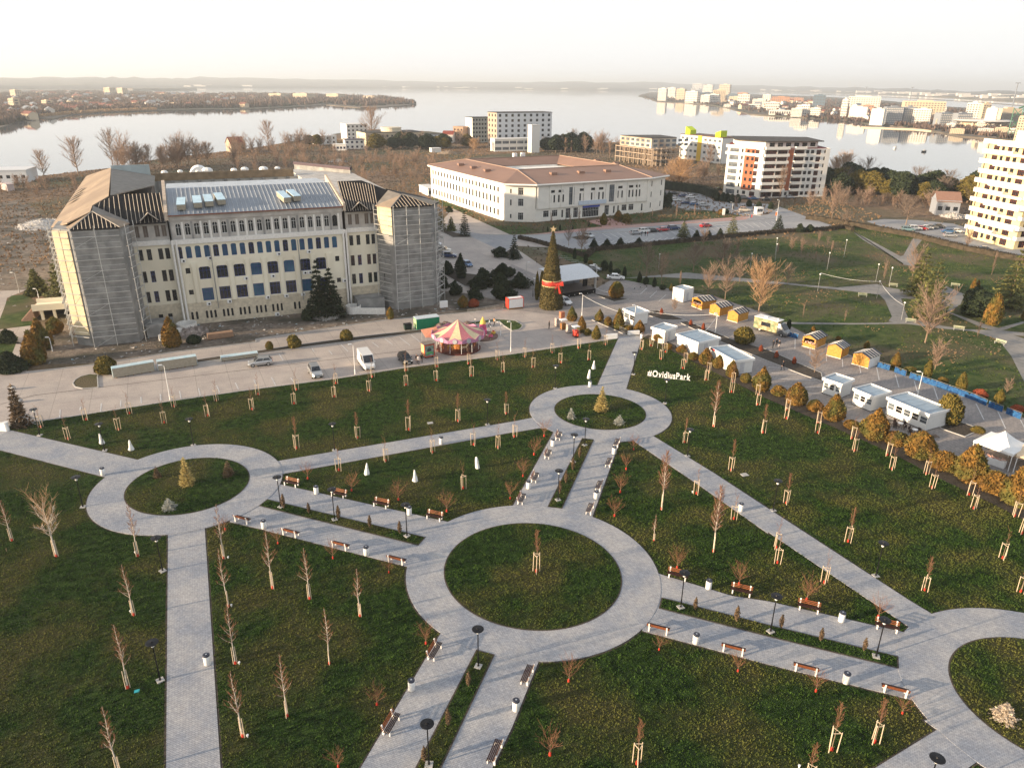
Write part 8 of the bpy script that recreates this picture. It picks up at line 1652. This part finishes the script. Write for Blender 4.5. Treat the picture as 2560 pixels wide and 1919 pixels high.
def block(name, lab, P, Q, dp, H_, m, rows=0, cols=0, sty='darkf', cat='building', m2=None, roofm=None, base=0, zoff=0, side=0, wh=1.5, ww=1.6):
 P, Q = Vector(P), Vector(Q); d = (Q - P).normalized(); n_ = Vector((-d.y, d.x)); t_ = thing(name, lab, cat, (P.x, P.y, base)); W_ = (Q - P).length
 a, b_, c_, e = Vector((0, 0)), Q - P, Q - P + n_ * dp, n_ * dp
 fh_ = H_ / max(1, rows); wn = [((W_ / cols) * (i + .5) - ww / 2, fh_ * (j + .5) - wh / 2, ww, wh, sty) for i in range(cols) for j in range(rows)] if rows else []
 facade(t_, a, b_, 0, H_, wn, m, sty)
 facade(t_, e, a, 0, H_, [((dp / side) * (i + .5) - ww / 2, fh_ * (j + .5) - wh / 2, ww, wh, sty) for i in range(side) for j in range(rows)] if side else [], m2 or m, sty)
 part('rear_wall', MB().prism([tuple(a + n_ * .3 + d * .3), tuple(b_ + n_ * .3), tuple(c_), tuple(e + d * .3)], 0, H_ - .05).mesh('rear_wall', m2 or m), t_)
 part('roof', MB().prism([tuple(a - d * .2 - n_ * .2), tuple(b_ + d * .2 - n_ * .2), tuple(c_ + d * .2), tuple(e - d * .2)], H_, H_ + .4).mesh('roof', roofm or m), t_)
 return t_, a, b_, n_, d
GW = mat('grey_white_facade', (.66, .67, .68), .8, var=.05); DG = MATS['dark_flat_roof']
block('office_block', 'grey six-storey wing left of the tall white office tower', (-34.7,639.3), (-18.1, 647.8), 14, 19.5, mat('olive_grey_facade', (.36, .36, .31), .8), 6, 7, 'darkf', m2=AW, roofm=DG)
t_, a, b_, n_, d = block('office_tower', 'tall white seven-storey office tower by the lake with dark windows', (-13.1,578.9), (28.9, 600.3), 16, 25.5, GW, 7, 9, 'darkf', m2=mat('tan_end_wall', (.42, .33, .26), .8), roofm=DG, side=3, wh=1.9, ww=2.0)
block('stair_tower', 'windowless white slab tower before the white office tower', (12.3,546.2), (18.1, 549.1), 6, 18.59, AW, m2=AW)
block('low_pavilion', 'low white pavilion in front of the white office tower', (-14.1,553.0), (12.4, 562.7), 10, 8.5, AW, 2, 5, 'grey', ww=5, wh=2)
block('school_building', 'white building with yellow stripe and lime green roof wedges', (111.4,516.2), (129.4,478.9), 16, 15.3, AW, 4, 9, 'grey', m2=AW, roofm=mat('brown_flat_roof', (.16, .10, .08), .8), ww=2.6)
sc_ = [o for o in C.objects if o.name.startswith('school_building')][0]; P, Q = (111.4,516.2), (129.4,478.9); rz = ang(P, Q)
part('yellow_stripe', MB().box(18, 22, -.3, -.01, 0, 15.6).mesh('yellow_stripe', YG), sc_, (0, 0, 0), rz); LM = mat('lime_panel', (.50, .62, .03), .7)
for x in (3, 33): part('lime_wedge', MB().add([(x, 1, 15.6), (x + 5, 1, 15.6), (x + 5, 6, 15.6), (x, 6, 15.6), (x, 1, 20.5 if x < 9 else 18.2), (x + 5, 1, 18.4 if x < 9 else 19.6), (x + 5, 6, 18.4 if x < 9 else 19.6), (x, 6, 20.5 if x < 9 else 18.2)], [(3, 2, 1, 0), (4, 5, 6, 7), (0, 1, 5, 4), (1, 2, 6, 5), (2, 3, 7, 6), (3, 0, 4, 7)]).mesh('lime_wedge', LM), sc_, (0, 0, 0), rz)
UP, UQ, UR = (64.5,489.8), (82.9,458.5), (103.0,472.8); UF = thing('unfinished_building', 'unfinished concrete frame building with open lower floors beside the school', 'building', (0, 0, 0)); FR = mat('frame_concrete', (.42, .33, .25), .9, var=.12, vs=.5)
for (P, Q, nn) in ((UP, UQ, 8), (UQ, UR, 6)):
 P, Q = Vector(P), Vector(Q); dd = (Q - P).normalized(); nv = Vector((-dd.y, dd.x))
 for k in range(nn + 1):
  for r_ in (0, 1):
   p = P.lerp(Q, k / nn) + nv * (.5 + 6 * r_); part('column', MB().box(p.x - .25, p.x + .25, p.y - .25, p.y + .25, 0, 10.5).mesh('column', FR), UF)
IC = (Vector(UP) + Vector(UR)) / 2 + Vector((10, 16))
for z in (3.3, 6.6, 9.6): part('floor_slab', MB().prism([UP, UQ, UR, (IC.x, IC.y)], z, z + .35).mesh('floor_slab', FR), UF)
o_ = [Vector(UP) + Vector((3, 2)), Vector(UQ) + Vector((0, 6)), Vector(UR) + Vector((-3, 2)), IC]
part('upper_storeys', MB().prism([tuple(v) for v in o_], 10, 15.6).mesh('upper_storeys', mat('patchy_cladding', (.34, .24, .17), .8, var=.3, vs=.12, col2=(.62, .58, .50))), UF); part('roof', MB().prism([tuple(v) for v in o_], 15.6, 16.0).mesh('roof', DG), UF)
for (P, Q) in ((o_[0], o_[1]), (o_[1], o_[2])):
 for k in range(6):
  for z in (10.8, 13.4): part('window', MB().box(1.5 + 5 * k, 4.6 + 5 * k, -.08, -.01, z, z + 1.5).mesh('window', M['glassgrey']), UF, (P.x, P.y, 0), ang(P, Q))
t_, a, b_, n_, d = block('library_building', 'low wide cream building with dark roof and round drum by the lake', (-114.1,592.5), (-73.2, 613.4), 26, 9.6, mat('library_shade_tint', (.46, .40, .30), .85), 2, 12, 'darkf', m2=mat('library_sun_tint', (.66, .58, .44), .85), roofm=DG)  # front wall has shade, side wall sunlight, put into the cream colour
part('roof_drum', MB().lathe([(8, 10), (8, 12.6), (8.4, 12.6), (8.4, 13.1), (.1, 13.4)], 24).mesh('roof_drum', MATS['library_sun_tint']), t_, (b_.x * .40, b_.y * .4 + 12, 0))
block('white_office', 'white four-storey building left behind the library', (-142.1,655.1), (-125.9, 663.3), 20, 12.5, AW, 4, 5, 'darkf', m2=AW); block('flat_villa', 'low pale building beside the round dark tree by the lake', (-153.1,601.8), (-141.5,613.0), 10, 6.2, GW, 2, 3, m2=AW)
block('white_house', 'bright white two-storey house below the library', (-124.1,562.9), (-110.9, 567.7), 10, 6.5, AW, 2, 4, 'blue', roofm=MATS['dark_plum_metal']); block('white_house', 'small white single-storey house left of the bright white house', (-130.2,549.9), (-120.9,551.0), 8, 4, AW, 1, 4, 'blue')
def gable_house(lab, P, Q, dp, H_, m, rm, name='house', rows=1, cols=3, base=0, group=None):
 t_, a, b_, n_, d = block(name, lab, P, Q, dp, H_, m, rows, cols, 'darkf', 'house', roofm=m, base=base)
 if group: t_['group'] = group
 c_, e = b_ + n_ * dp, n_ * dp; h2 = H_ + dp * .32; m0 = (a + e) / 2; m1 = (b_ + c_) / 2; v = lambda p, z, o=Vector((0, 0)): (p.x + o.x, p.y + o.y, z)
 poly_part(t_, 'roof_slope', [v(a, H_, -n_ * .5 - d * .4), v(b_, H_, -n_ * .5 + d * .4), v(m1, h2, d * .4), v(m0, h2, -d * .4)], rm); poly_part(t_, 'roof_slope', [v(c_, H_, n_ * .5 + d * .4), v(e, H_, n_ * .5 - d * .4), v(m0, h2, -d * .4), v(m1, h2, d * .4)], rm)
 part('gable', MB().add([v(a, H_), v(e, H_), v(m0, h2 - .1), v(b_, H_), v(c_, H_), v(m1, h2 - .1)], [(0, 2, 1), (3, 4, 5)]).mesh('gable', m), t_); return t_
RR = mat('red_tile_roof', (.22, .055, .04), .8, var=.15, vs=.6); RR2 = mat('rusty_roof', (.26, .15, .11), .8, var=.15)
gable_house('house with dark red roof and lit gable on the near lake shore', (-193.4,523.8), (-185.7,529.2), 14, 5.6, mat('house_beige', (.38, .31, .24), .85), RR)
gable_house('small house with rusty roof among dark trees left of the cream tower block', (162.18,286.14), (169.84,283.89), 10, 5.2, mat('grey_blue_wall', (.28, .30, .34), .85), RR2)
gable_house('small red-roofed house left of the grey office wing', (-59.7,638.7), (-50.9,637.2), 10, 6, AW, RR); block('brown_block', 'brown three-storey building between red-roofed house and office wing', (-51.2,646.5), (-42.5,640.9), 10, 12, mat('brown_wall', (.36, .24, .17), .8), 3, 3); block('dark_roofed_block', 'dark-roofed low block right of the library', (-75.5,634.0), (-60.4,636.0), 12, 6.5, GW, 2, 5, roofm=DG)
block('office_cabin', 'white twin site cabin left of the white college', (-36.96,324.44), (-33.01,326.14), 14, 2.9, AW, 1, 2, m2=AW); block('white_shed', 'small white shed in the brown scrubland', (-58.2,541.4), (-51.9,544.0), 6, 2.6, AW); block('white_workshop', 'pale flat building at the left edge by the lake', (-245.67,352.96), (-230.6,357.18), 16, 5.5, GW, 1, 5); block('pink_roof_shed', 'small shed with pale roof at the left edge below the workshop', (-221.02,327.22), (-219.26,329.23), 9, 2.6, mat('pale_pink_roof', (.5, .42, .40), .8))
for k, (p, lab, s_, m_) in enumerate([((-157.1,245.56), 'pile of pale rubble and sheets left of the big building', 9, M['rubble']), ((-46.2,535.1), 'sandy heap in the scrubland beside the white shed', 8, PLY), ((-109.5,470.7), 'line of pale broken wall in the scrubland', 6, M['rubble']), ((167.25,282.42), 'pile of debris by the rusty-roofed house', 5, M['rubble']), ((-39.08,146.72), 'rubbish heap at the foot of the facade spruces', 3.5, M['rubble']), ((-62.28,134.84), 'heap of dark scrap and blue plastic by the left ramp', 3.5, MATS['wrapped_grey'])]):
 o = link('rubble_heap', leafy('rubble_heap', m_, [(s_, 0), (s_ * .8, s_ * .08), (s_ * .45, s_ * .18), (.1, s_ * .24)], 900, .5, random.Random(k), core=.95), None, (p[0], p[1], 0)); tag(o, lab, 'heap')
P = np.concatenate([scatter_rect(900, -95, -10, 108, 160)]); P = P[inside(P, DIRT)]; tag(link('rubble', tufts('rubble', P, [M['rubble'], MATS['pale_blue_film']], .16, .55, 3, 12, 1.5, (g_.random(len(P)) < .1).astype(int), .03)), 'scattered rubble and litter over the building site', 'rubble', kind='stuff')
P = scatter_rect(900, -160, -85, 150, 300); tag(link('rubble', tufts('rubble', P, [M['rubble'], BR], .2, .8, 3, 12, 1.5, (g_.random(len(P)) < .4).astype(int), .03)), 'scattered rubble on the waste ground left of the big building', 'rubble', kind='stuff')
# ================================================================ LAKESIDE TREES AND SCRUB
GL = 'bare trees along the near lake shore'
for p, h_, k_, lab, wf in [((-229.49,368.73), 185, 'tall', 'bare tree on the near lake shore, leftmost of the three standing alone', 1.0), ((-221.95,385.08), 245, 'tall', 'bare tree on the near lake shore, middle of the three standing alone', 1.0), ((-222.3,420.1), 245, 'grey', 'bare forked tree on the near lake shore, right of the three standing alone', .8), ((-187.6,585.9), 175, 'tall', 'pale round-headed bare tree at the lake, below the far peninsula', 1.1), ((-118.9,644.3), 240, 'tall', 'tall pale bare tree behind the library', 1.2), ((36.6,548.9), 110, 'poplar', 'orange lit bare tree before the dark pines, left', 1.2), ((40.8,549.3), 90, 'poplar', 'orange lit bare tree before the dark pines, right', 1.1), ((63.2,507.2), 130, 'poplar', 'orange lit poplar beside the unfinished frame', .9),
  ((77.58,356.27), 210, 'weep', 'big orange tan bare tree right of the white college', 1.7), ((116.2,453.5), 150, 'round', 'reddish bare tree before the school building', .8), ((116.52,328.23), 220, 'tall', 'pale bare tree before the orange apartment block', .7), ((167.49,385.14), 200, 'weep', 'big tan bare tree right of the apartment block', 1.1), ((162.61,384.77), 170, 'weep', 'second tan bare tree right of the apartment block', 1.0), ((173.82,374.07), 185, 'grey', 'dark bare tree before the lake right of the tan ones', 1.1), ((-142.0,591.5), 60, 'round', 'small orange bush by the flat villa', 1.0), ((-28.4,551.4), 95, 'weep', 'golden willow below the office wing', 1.5)]:
 bare(p, h_, k_, lab, GL, wf)
def many(n_, P0, P1, jx, jy, kinds, hp, lab, group, seed):
 rs = random.Random(seed); Q = [Vector(P0).lerp(Vector(P1), (k + rs.random() * .8) / n_) + Vector((rs.uniform(-jx, jx), rs.uniform(-jy, jy))) for k in range(n_)]
 Q.sort(key=lambda v: v.x / v.y); lab0 = lab
 for k, p in enumerate(Q):
  lab = ('%s from the left, ' % ORD[k] if n_ < 31 else '') + lab0; kd = rs.choice(kinds); h_ = hp * rs.uniform(.65, 1.2)
  if kd in BT: bare(tuple(p), h_, kd, lab, group, rs.uniform(.9, 1.4))
  else: q = LP[rs.randrange(3)] if kd == 'pine' else LP[3]; s_ = px2m(p, h_) / 10; o = dup(q, tuple(p), rs.uniform(0, 6), (s_ * 1.2, s_ * 1.2, s_), lab, group); o.name = 'pine_tree'
def round_pine(m_, i):
 t_ = thing('pine_tree', 'x', 'pine tree'); rs_ = random.Random(300 + i)
 part('crown', leafy('crown', m_, [(1.2, 1.5), (3.6, 3), (4.4, 5.2), (3.8, 7.4), (2.2, 9.2), (.2, 10.2)], 2600, .75, rs_, core=.8, clump=.2, tilt=.9, nlump=34, lump=.3), t_); part('trunk', MB().tube((0, 0, 0), (0, 0, 5), .3, .15, 6).mesh('trunk', M['bark']), t_); return t_
LP = [round_pine(m_, i) for i, m_ in enumerate((M['conifer'], M['conifer'], M['thujagreen'], M['conifer']))]
many(30, (-210.3,406.5), (-183.6,446.0), 6, 14, ['tall', 'grey', 'tall', 'round'], 160, 'bare tree of the lakeside thicket left of the red-roofed house', 'lakeside thicket left of the red-roofed house', 1)
many(26, (-190.5,506.3), (-148.9,590.6), 8, 14, ['low', 'round', 'grey', 'pine'], 85, 'scrubby tree of the near shore between red-roofed house and flat villa', 'shore trees by the red-roofed house', 2)
many(18, (-108.1,562.7), (-41.3,581.1), 8, 8, ['round', 'grey', 'pine', 'pine', 'pine'], 110, 'tree in the belt before the library', 'trees before the library', 3)
many(14, (27.1,557.6), (52.6,560.4), 6, 10, ['pine', 'pine', 'grey'], 135, 'dark tree in the clump right of the office tower', 'dark clump right of the office tower', 4)
many(14, (45.8,559.7), (73.7,552.9), 6, 14, ['grey', 'round', 'low'], 95, 'bare tree between the dark clump and the unfinished frame', 'bare trees left of the unfinished frame', 5)
many(64, (145.43,352.87), (201.43,330.25), 8, 18, ['pine', 'pine', 'pine', 'pine', 'grey'], 160, 'dark tree in the wood on the near shore right of the apartment block', 'near shore wood right of the apartment block', 6)
many(30, (136.23,319.18), (172.03,299.42), 5, 7, ['grey', 'grey', 'low'], 82, 'russet or grey thicket tree before the near shore wood', 'thicket before the near shore wood', 7)
many(110, (-140.5,478.9), (-39.89,383.63), 30, 60, ['low', 'round', 'low', 'grey'], 62, 'low bare bush in the brown scrubland', 'bushes of the brown scrubland', 8)
many(24, (-224.56,319.62), (-197.4,336.59), 14, 26, ['low', 'low', 'round'], 60, 'low bare bush on the waste ground at left', 'bushes of the left waste ground', 9)
many(16, (77.47,378.32), (109.6,411.1), 6, 12, ['low', 'grey', 'low'], 80, 'bush between the right car park and the apartment block', 'bushes by the apartment block', 10)
many(14, (49.05,206.47), (101.32,228.8), 14, 12, ['low', 'grey', 'poplar'], 75, 'thin young tree in the upper lawn of the old park', 'thin trees of the old park', 12)
for o in LP: discard(o)
for v in BT.values():
 for o, _ in v: discard(o)
# ================================================================ THE FAR SHORES
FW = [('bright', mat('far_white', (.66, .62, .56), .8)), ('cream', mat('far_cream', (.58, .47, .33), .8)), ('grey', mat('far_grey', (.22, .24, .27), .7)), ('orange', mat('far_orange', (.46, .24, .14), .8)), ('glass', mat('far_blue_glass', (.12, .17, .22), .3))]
FM = dict(FW); WD = mat('far_window_dark', (.10, .10, .11), .4)
def in_px(n_, poly, seed):
 g = np.random.default_rng(seed); A_ = np.array([p[:2] for p in poly]); x0, y0 = A_.min(0); x1, y1 = A_.max(0); out = []
 while len(out) < n_:
  iy = 1 / g.uniform(1 / y1, 1 / y0, 4000); ix = g.uniform(x0 / y1 * 1.3, max(x1 / y0, .2), 4000) * iy; P = np.stack([ix, iy], 1); out += list(P[inside(P, A_)])
 return out[:n_]
def far_block(T, x0, x1, yb_c, Hh_, Wd, colr, lab, rows, cols, rzd=-32, dpf=.6, roofc=None):
 a = R(rzd); W_ = Wd / (math.cos(a) + dpf * abs(math.sin(a))); D_ = W_ * dpf
 t_ = thing('lakeside_building', lab, 'building', (yb_c[0], yb_c[1], -2), a, 'buildings of the far lakeside town')
 part('wall', MB().box(-W_ / 2, W_ / 2, -D_ / 2, D_ / 2, 0, Hh_).mesh('wall', FM[colr]), t_)
 b = MB()
 for i in range(cols):
  for j in range(rows):
   x = -W_ / 2 + W_ * (i + .22) / cols; z = Hh_ * (j + .3) / rows; b.box(x, x + W_ / cols * .55, -D_ / 2 - .15, -D_ / 2 - .02, z, z + Hh_ / rows * .5)
 for i in range(max(1, int(cols * dpf))):
  for j in range(rows):
   y = -D_ / 2 + D_ * (i + .25) / max(1, int(cols * dpf)); z = Hh_ * (j + .3) / rows; b.box(W_ / 2 + .02, W_ / 2 + .15, y, y + D_ / max(1, int(cols * dpf)) * .5, z, z + Hh_ / rows * .5)
 if rows: part('windows', b.mesh('windows', WD if colr != 'grey' else FM['bright']), t_, kind='stuff')
 part('roof', MB().box(-W_ / 2 + .5, W_ / 2 - .5, -D_ / 2 + .5, D_ / 2 - .5, Hh_, Hh_ + Hh_ * .06).mesh('roof', roofc or FM[colr]), t_)
 part('roof_house', MB().box(-W_ * .15, W_ * .2, -D_ * .2, D_ * .2, Hh_ * 1.06, Hh_ * 1.13).mesh('roof_house', FM[colr]), t_)
FB = '''551|1308|11|28|bright|7|4|-32|white gridded block at the far water edge, left of the blank white one
555|1261|31|18|bright|0|0|-30|big blank white cube-like building at the far water edge
496|1065|19|20|bright|0|0|-38|tall blank white block left of the dark glass one at the far water edge
527|1089|24|22|grey|8|10|-5|wide dark gridded block at the far water edge, left one
552|1094|16|22|grey|8|6|-5|dark gridded block at the far water edge, right one
563|1078|26|20|bright|7|7|-34|white block with dark square windows beside the dark ones
719|1380|74|25|cream|7|14|-20|long cream hotel slab standing behind the dark gridded blocks
904|2023|80|25|bright|6|12|-25|long pale hotel slab behind the blank white cube
778|1729|31|12|orange|2|5|-25|low red-roofed block behind the blank white cube
565|1024|24|17|grey|6|8|10|grey lower slab right of the cream hotel
583|1017|24|17|grey|5|8|10|grey lower slab under the stepped tower
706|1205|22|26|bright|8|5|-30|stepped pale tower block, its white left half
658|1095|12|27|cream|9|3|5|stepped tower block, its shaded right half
599|981|14|24|bright|0|0|-40|tall blank white end block near the right
634|1006|28|23|cream|1|22|5|long ribbed hotel slab near the right edge
502|761|19|22|cream|9|7|-30|cream block behind the green crane frame at right
508|2702|34|37|bright|9|6|-30|leftmost tall pale block on the far town's tip
692|3471|44|38|bright|6|6|-30|pale block behind, near the far town's tip
613|2901|37|36|cream|6|6|-30|cream block near the far town's tip
544|2406|45|31|bright|5|8|-35|bright white block on the far town's waterfront
639|2626|52|27|glass|7|9|-5|blue glass block on the far town's waterfront
658|2535|41|35|cream|9|7|-10|shaded tan block right of the blue glass one
1401|5715|83|54|bright|5|7|-30|pale block rising behind the blue glass one
1252|4699|74|55|cream|6|7|-30|cream lit block rising behind the tan one
2307|9963|144|73|bright|4|6|-25|pale block farthest back in the far town
784|2830|39|22|glass|5|6|-20|slanting blue grey block in the far town
851|2937|44|25|orange|5|6|-25|orange banded block in the far town
903|2812|33|21|bright|6|4|-35|slim white block in the middle of the far town
775|2290|58|20|orange|5|9|-20|long orange brown block in the middle of the far town
998|2784|53|12|orange|3|8|-20|low orange block behind in the far town
549|1820|49|9|bright|2|9|-20|long low white waterfront restaurant in the far town
484|1426|41|8|bright|1|9|-15|long low white boathouse on the far shore
523|1927|19|7|bright|2|4|-20|small white waterfront house in the far town
500|1354|25|18|bright|5|6|-30|white hotel of five floors at the far water edge
516|1340|20|14|bright|4|6|-30|white lower hotel beside the five-floor one
784|2024|33|28|glass|4|4|-20|pale building with slanted blue roof in the far town
930|2128|55|25|bright|5|8|-25|pale slab farthest right behind the blank cube'''
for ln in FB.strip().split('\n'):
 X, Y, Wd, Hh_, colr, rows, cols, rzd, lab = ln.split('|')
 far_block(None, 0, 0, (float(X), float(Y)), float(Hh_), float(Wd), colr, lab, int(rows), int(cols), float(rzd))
rs = random.Random(77)
for k, p in enumerate(sorted(in_px(30, TOWN_F + TOWN_B[::-1], 41), key=lambda v: v[0] / v[1])): far_block(None, 0, 0, (p[0], p[1]), rs.uniform(9, 15) * min(1.6, p[1] / 1500), rs.uniform(14, 28) * min(1.7, p[1] / 1400), rs.choice(('bright', 'bright', 'bright', 'cream')), '%s from the left of the plain pale mid-rise blocks scattered over the far right town' % ORD[k], rs.randint(3, 6), rs.randint(5, 9), rs.uniform(-38, -18))
for k, p in enumerate([(1727.7,3882.7),(1576.3,3135.5),(1349.4,2126.6)]):
 t_ = thing('cable_pylon', 'thin T-shaped mast over the far lakeside town, %s one from the left' % ORD[k], 'mast', (*p, -2)); hh_ = 62 if k == 2 else 50; part('mast', MB().box(-1, 1, -1, 1, 0, hh_).mesh('mast', FM['grey']), t_); part('arm', MB().box(-7, 7, -.7, .7, hh_, hh_ + 2).mesh('arm', FM['grey']), t_)
cp_ = (601.4,1000.5); dk = thing('disk_pavilion', 'round white disc-roofed pavilion over the water of the far town', 'pavilion', (*cp_, -3)); part('roof', MB().lathe([(30, 9), (34, 10.5), (30, 12)], 24).mesh('roof', FM['bright']), dk); part('wall', MB().lathe([(24, 1), (24, 9)], 20).mesh('wall', FM['cream']), dk)
for k in range(10): part('pillar', MB().tube((27 * math.cos(k * .63), 27 * math.sin(k * .63), 0), (27 * math.cos(k * .63), 27 * math.sin(k * .63), 9.5), .7, n=5).mesh('pillar', FM['bright']), dk)
cr = thing('green_crane_frame', 'green steel crane frame beside the cream building at the right', 'crane', (*(525.4,816.2), -3)); b = MB()
for x in (-5, 5):
 for z in range(0, 30, 10): b.tube((x, 0, z), (x, 0, z + 10), .5, n=4).tube((x, 0, z), (-x, 0, z + 10), .35, n=4)
part('lattice', b.mesh('lattice', mat('crane_green', (.05, .16, .10), .6)), cr); part('boom', MB().tube((0, 0, 30), (26, 0, 38), .8, n=4).mesh('boom', MATS['crane_green']), cr)
for k, (p, lab, w_) in enumerate([((335.1,626.6), 'tiny dark boat on the grey water before the far town', 2.2), ((329.3,663.5), 'tiny pale buoy boat on the water left of the dark boat', 1.6)]):
 t_ = thing('boat', lab, 'boat', (*p, -3), .2); part('hull', MB().add([(-w_, -1, 1), (w_ * .6, -1, 1), (w_, 0, 1.2), (w_ * .6, 1, 1), (-w_, 1, 1), (-w_ * .9, -.6, -.1), (w_ * .6, -.5, -.1), (w_ * .6, .5, -.1), (-w_ * .9, .6, -.1)], [(0, 1, 2, 3, 4), (0, 5, 6, 1), (1, 6, 2), (2, 6, 7), (2, 7, 3), (3, 7, 8, 4), (4, 8, 5, 0), (5, 8, 7, 6)]).mesh('hull', M['black'] if k == 0 else M['white']), t_); part('cabin', MB().box(-w_ * .3, w_ * .2, -.6, .6, 1, 2).mesh('cabin', M['steel']), t_)
slab('pier', [(459.4,1025.5),(508.8,985.0),(519.0,908.8),(496.6,812.2),(491.7,803.9),(512.3,896.7),(501.6,970.9),(453.7,1012.4)], -3.2, -1.9, MATS['far_cream'])
HP = [gable_house('x', (0, 0), (14, 0), 10, 5, FM['bright'], mat('far_red_roof', (.20, .075, .055), .8)), gable_house('x', (0, 0), (18, 0), 11, 6.5, FM['cream'], MATS['far_red_roof']), gable_house('x', (0, 0), (12, 0), 12, 7.5, FM['bright'], FM['grey'])]
rs = random.Random(31); LT = [(-574.1,862.9),(-674.7,1100.5),(-699.6,1229.9),(-699.4,1328.0),(-638.5,1461.4),(-533.5,1568.5),(-927.6,2801.8),(-1252.9,3041.2),(-1736.5,3578.9),(-2086.1,3684.9),(-1901.2,2901.0)]
for k, p in enumerate(in_px(210, LT, 3)):
 q = HP[k % 3]; s_ = rs.uniform(.55, .95) * (1 + p[1] / 9000); o = dup(q, (p[0], p[1], -2), R(rs.choice((20, -50, -65, -30, 5))), s_, 'small %s house of the far lakeside town on the left' % ('red-roofed' if k % 3 < 2 else 'grey-roofed'), 'houses of the far left town')
for p, Wd, Hh_, lab in (((-1400.5,2721.0), 42, 24, 'yellowish six-storey block in the far left town, left one of two'), ((-1407.5,2822.4), 40, 22, 'yellowish block in the far left town, right one of two'), ((-1407.1,2216.3), 34, 20, 'pale orange block with red top in the far left town'), ((-908.4,1632.6), 55, 7, 'long low yellow arcade on the far left shore'), ((-850.4,1328.6), 20, 17, 'brown narrow block on the far left shore'), ((-876.5,1465.2), 20, 12, 'yellow lit house on the far left shore'), ((-790.0,2632.5), 70, 12, 'long white hall on the far peninsula'), ((-642.3,2398.4), 70, 16, 'pink lit long building on the far peninsula'), ((-556.4,2441.2), 60, 15, 'tan lit building right on the far peninsula'), ((-460.4,2528.3), 60, 9, 'low tan building near the tip of the far peninsula'), ((-681.3,1576.8), 36, 7, 'low brown hall on the far left shore')):
 far_block(None, 0, 0, p, Hh_, Wd, 'cream', lab, max(1, int(Hh_ / 4)), max(3, int(Wd / 6)))
for p in in_px(60, [(574.2,3125.4),(549.0,2553.6),(550.5,2037.6),(475.5,1463.7),(527.9,1158.7),(832.4,1839.0),(1043.4,3237.3),(1182.0,4795.4),(915.3,4877.3)], 8):
 o = dup(HP[rs.randrange(3)], (p[0], p[1], -1.8), R(rs.choice((20, -50, -30, 5))), rs.uniform(.7, 1.2), 'small house among the larger blocks of the far right town', 'small houses of the far right town')
for o in HP: discard(o)
def wood(name, lab, n_, poly, h_, wd, mats, seed, mix, zb=-2):
 P = np.array(in_px(n_, poly, seed)); g = np.random.default_rng(seed); P3 = np.column_stack([P, np.full(len(P), zb)]); s_ = 1 + P[:, 1] / 6000
 tag(link(name, tufts(name, P3, mats, h_, wd, 7, seed, .35, (g.random(len(P)) < mix).astype(int))), lab, 'woodland', kind='stuff')
wood('far_trees', 'bare and evergreen trees massed over the far left shore and peninsula', 14000, LT, 7, 6, [M['farwood'], M['fargreen']], 21, .32)
wood('far_trees', 'trees massed along the far peninsula', 3000, [(-638.5,1461.4),(-516.0,1558.4),(-487.7,1702.9),(-463.5,1918.1),(-342.4,1734.1),(-265.8,1924.4),(-255.4,2035.0),(-373.5,2572.3),(-481.9,2882.1),(-850.9,3330.8),(-1154.0,3507.2),(-1270.1,3028.8)], 9, 6, [M['farwood'], M['fargreen']], 22, .3)
wood('far_trees', 'bare trees among the blocks of the far right town', 3200, [(629.6,3993.2),(487.6,2651.0),(541.1,2516.7),(550.5,2037.6),(467.6,1439.3),(514.2,1128.1),(514.2,945.1),(504.1,821.9),(509.6,771.0),(1047.1,1605.6),(1095.5,2008.6),(1543.0,4052.7),(1440.0,5277.8),(1047.0,6059.0)], 5, 5, [M['farwood'], M['fargreen']], 23, .2)
wood('reed_beds', 'tan reed beds along the far left shore', 1500, [(-658.0,1072.9),(-668.9,1175.1),(-671.2,1273.9),(-632.8,1377.2),(-667.1,1452.7),(-715.7,1359.5),(-718.0,1256.1)], 3, 5, [M['reed'], M['farwood']], 24, .1)
b = MB(); rs = random.Random(9)
for k in range(130):
 i = rs.randrange(len(FARSH) - 1); s_ = Vector(FARSH[i]).lerp(Vector(FARSH[i + 1]), rs.random()); s_ = s_ + s_.normalized() * rs.uniform(100, 1500); w_ = rs.uniform(15, 50); b.box(s_.x - w_, s_.x + w_, s_.y, s_.y + 20, 0, rs.uniform(10, 22))
tag(link('far_shore_buildings', b.mesh('far_shore_buildings', FM['bright'])), 'pale specks of distant buildings along the farthest shore', 'distant buildings', kind='stuff')
for k, (p, h_) in enumerate((((6738.9,15948.8), 170), ((5681.4,13226.7), 90), ((5865.7,13445.1), 80))):
 t_ = thing('chimney_stack', 'faint chimney stack on the farthest shore at right, %s one' % ORD[k], 'chimney', (*p, -2)); part('shaft', MB().lathe([(9, 0), (6, h_)], 10).mesh('shaft', FM['bright']), t_); part('band', MB().lathe([(6.6, h_ * .9), (6.4, h_ * .95)], 10).mesh('band', FM['orange']), t_)
# ================================================================ HAZE
mh = bpy.data.materials.new('haze'); mh.use_nodes = True
t = mh.node_tree
for n in list(t.nodes):
 if n.type != 'OUTPUT_MATERIAL': t.nodes.remove(n)
pv = t.nodes.new('ShaderNodeVolumePrincipled'); pv.inputs['Color'].default_value = (.86, .93, 1, 1); pv.inputs['Density'].default_value = 0.00013; pv.inputs['Anisotropy'].default_value = 0.2
t.links.new(pv.outputs[0], [n for n in t.nodes if n.type == 'OUTPUT_MATERIAL'][0].inputs['Volume'])
hz = link('haze', MB().box(-27000, 27000, -3200, 35000, -5.2, 190).mesh('haze', mh)); tag(hz, kind='stuff')
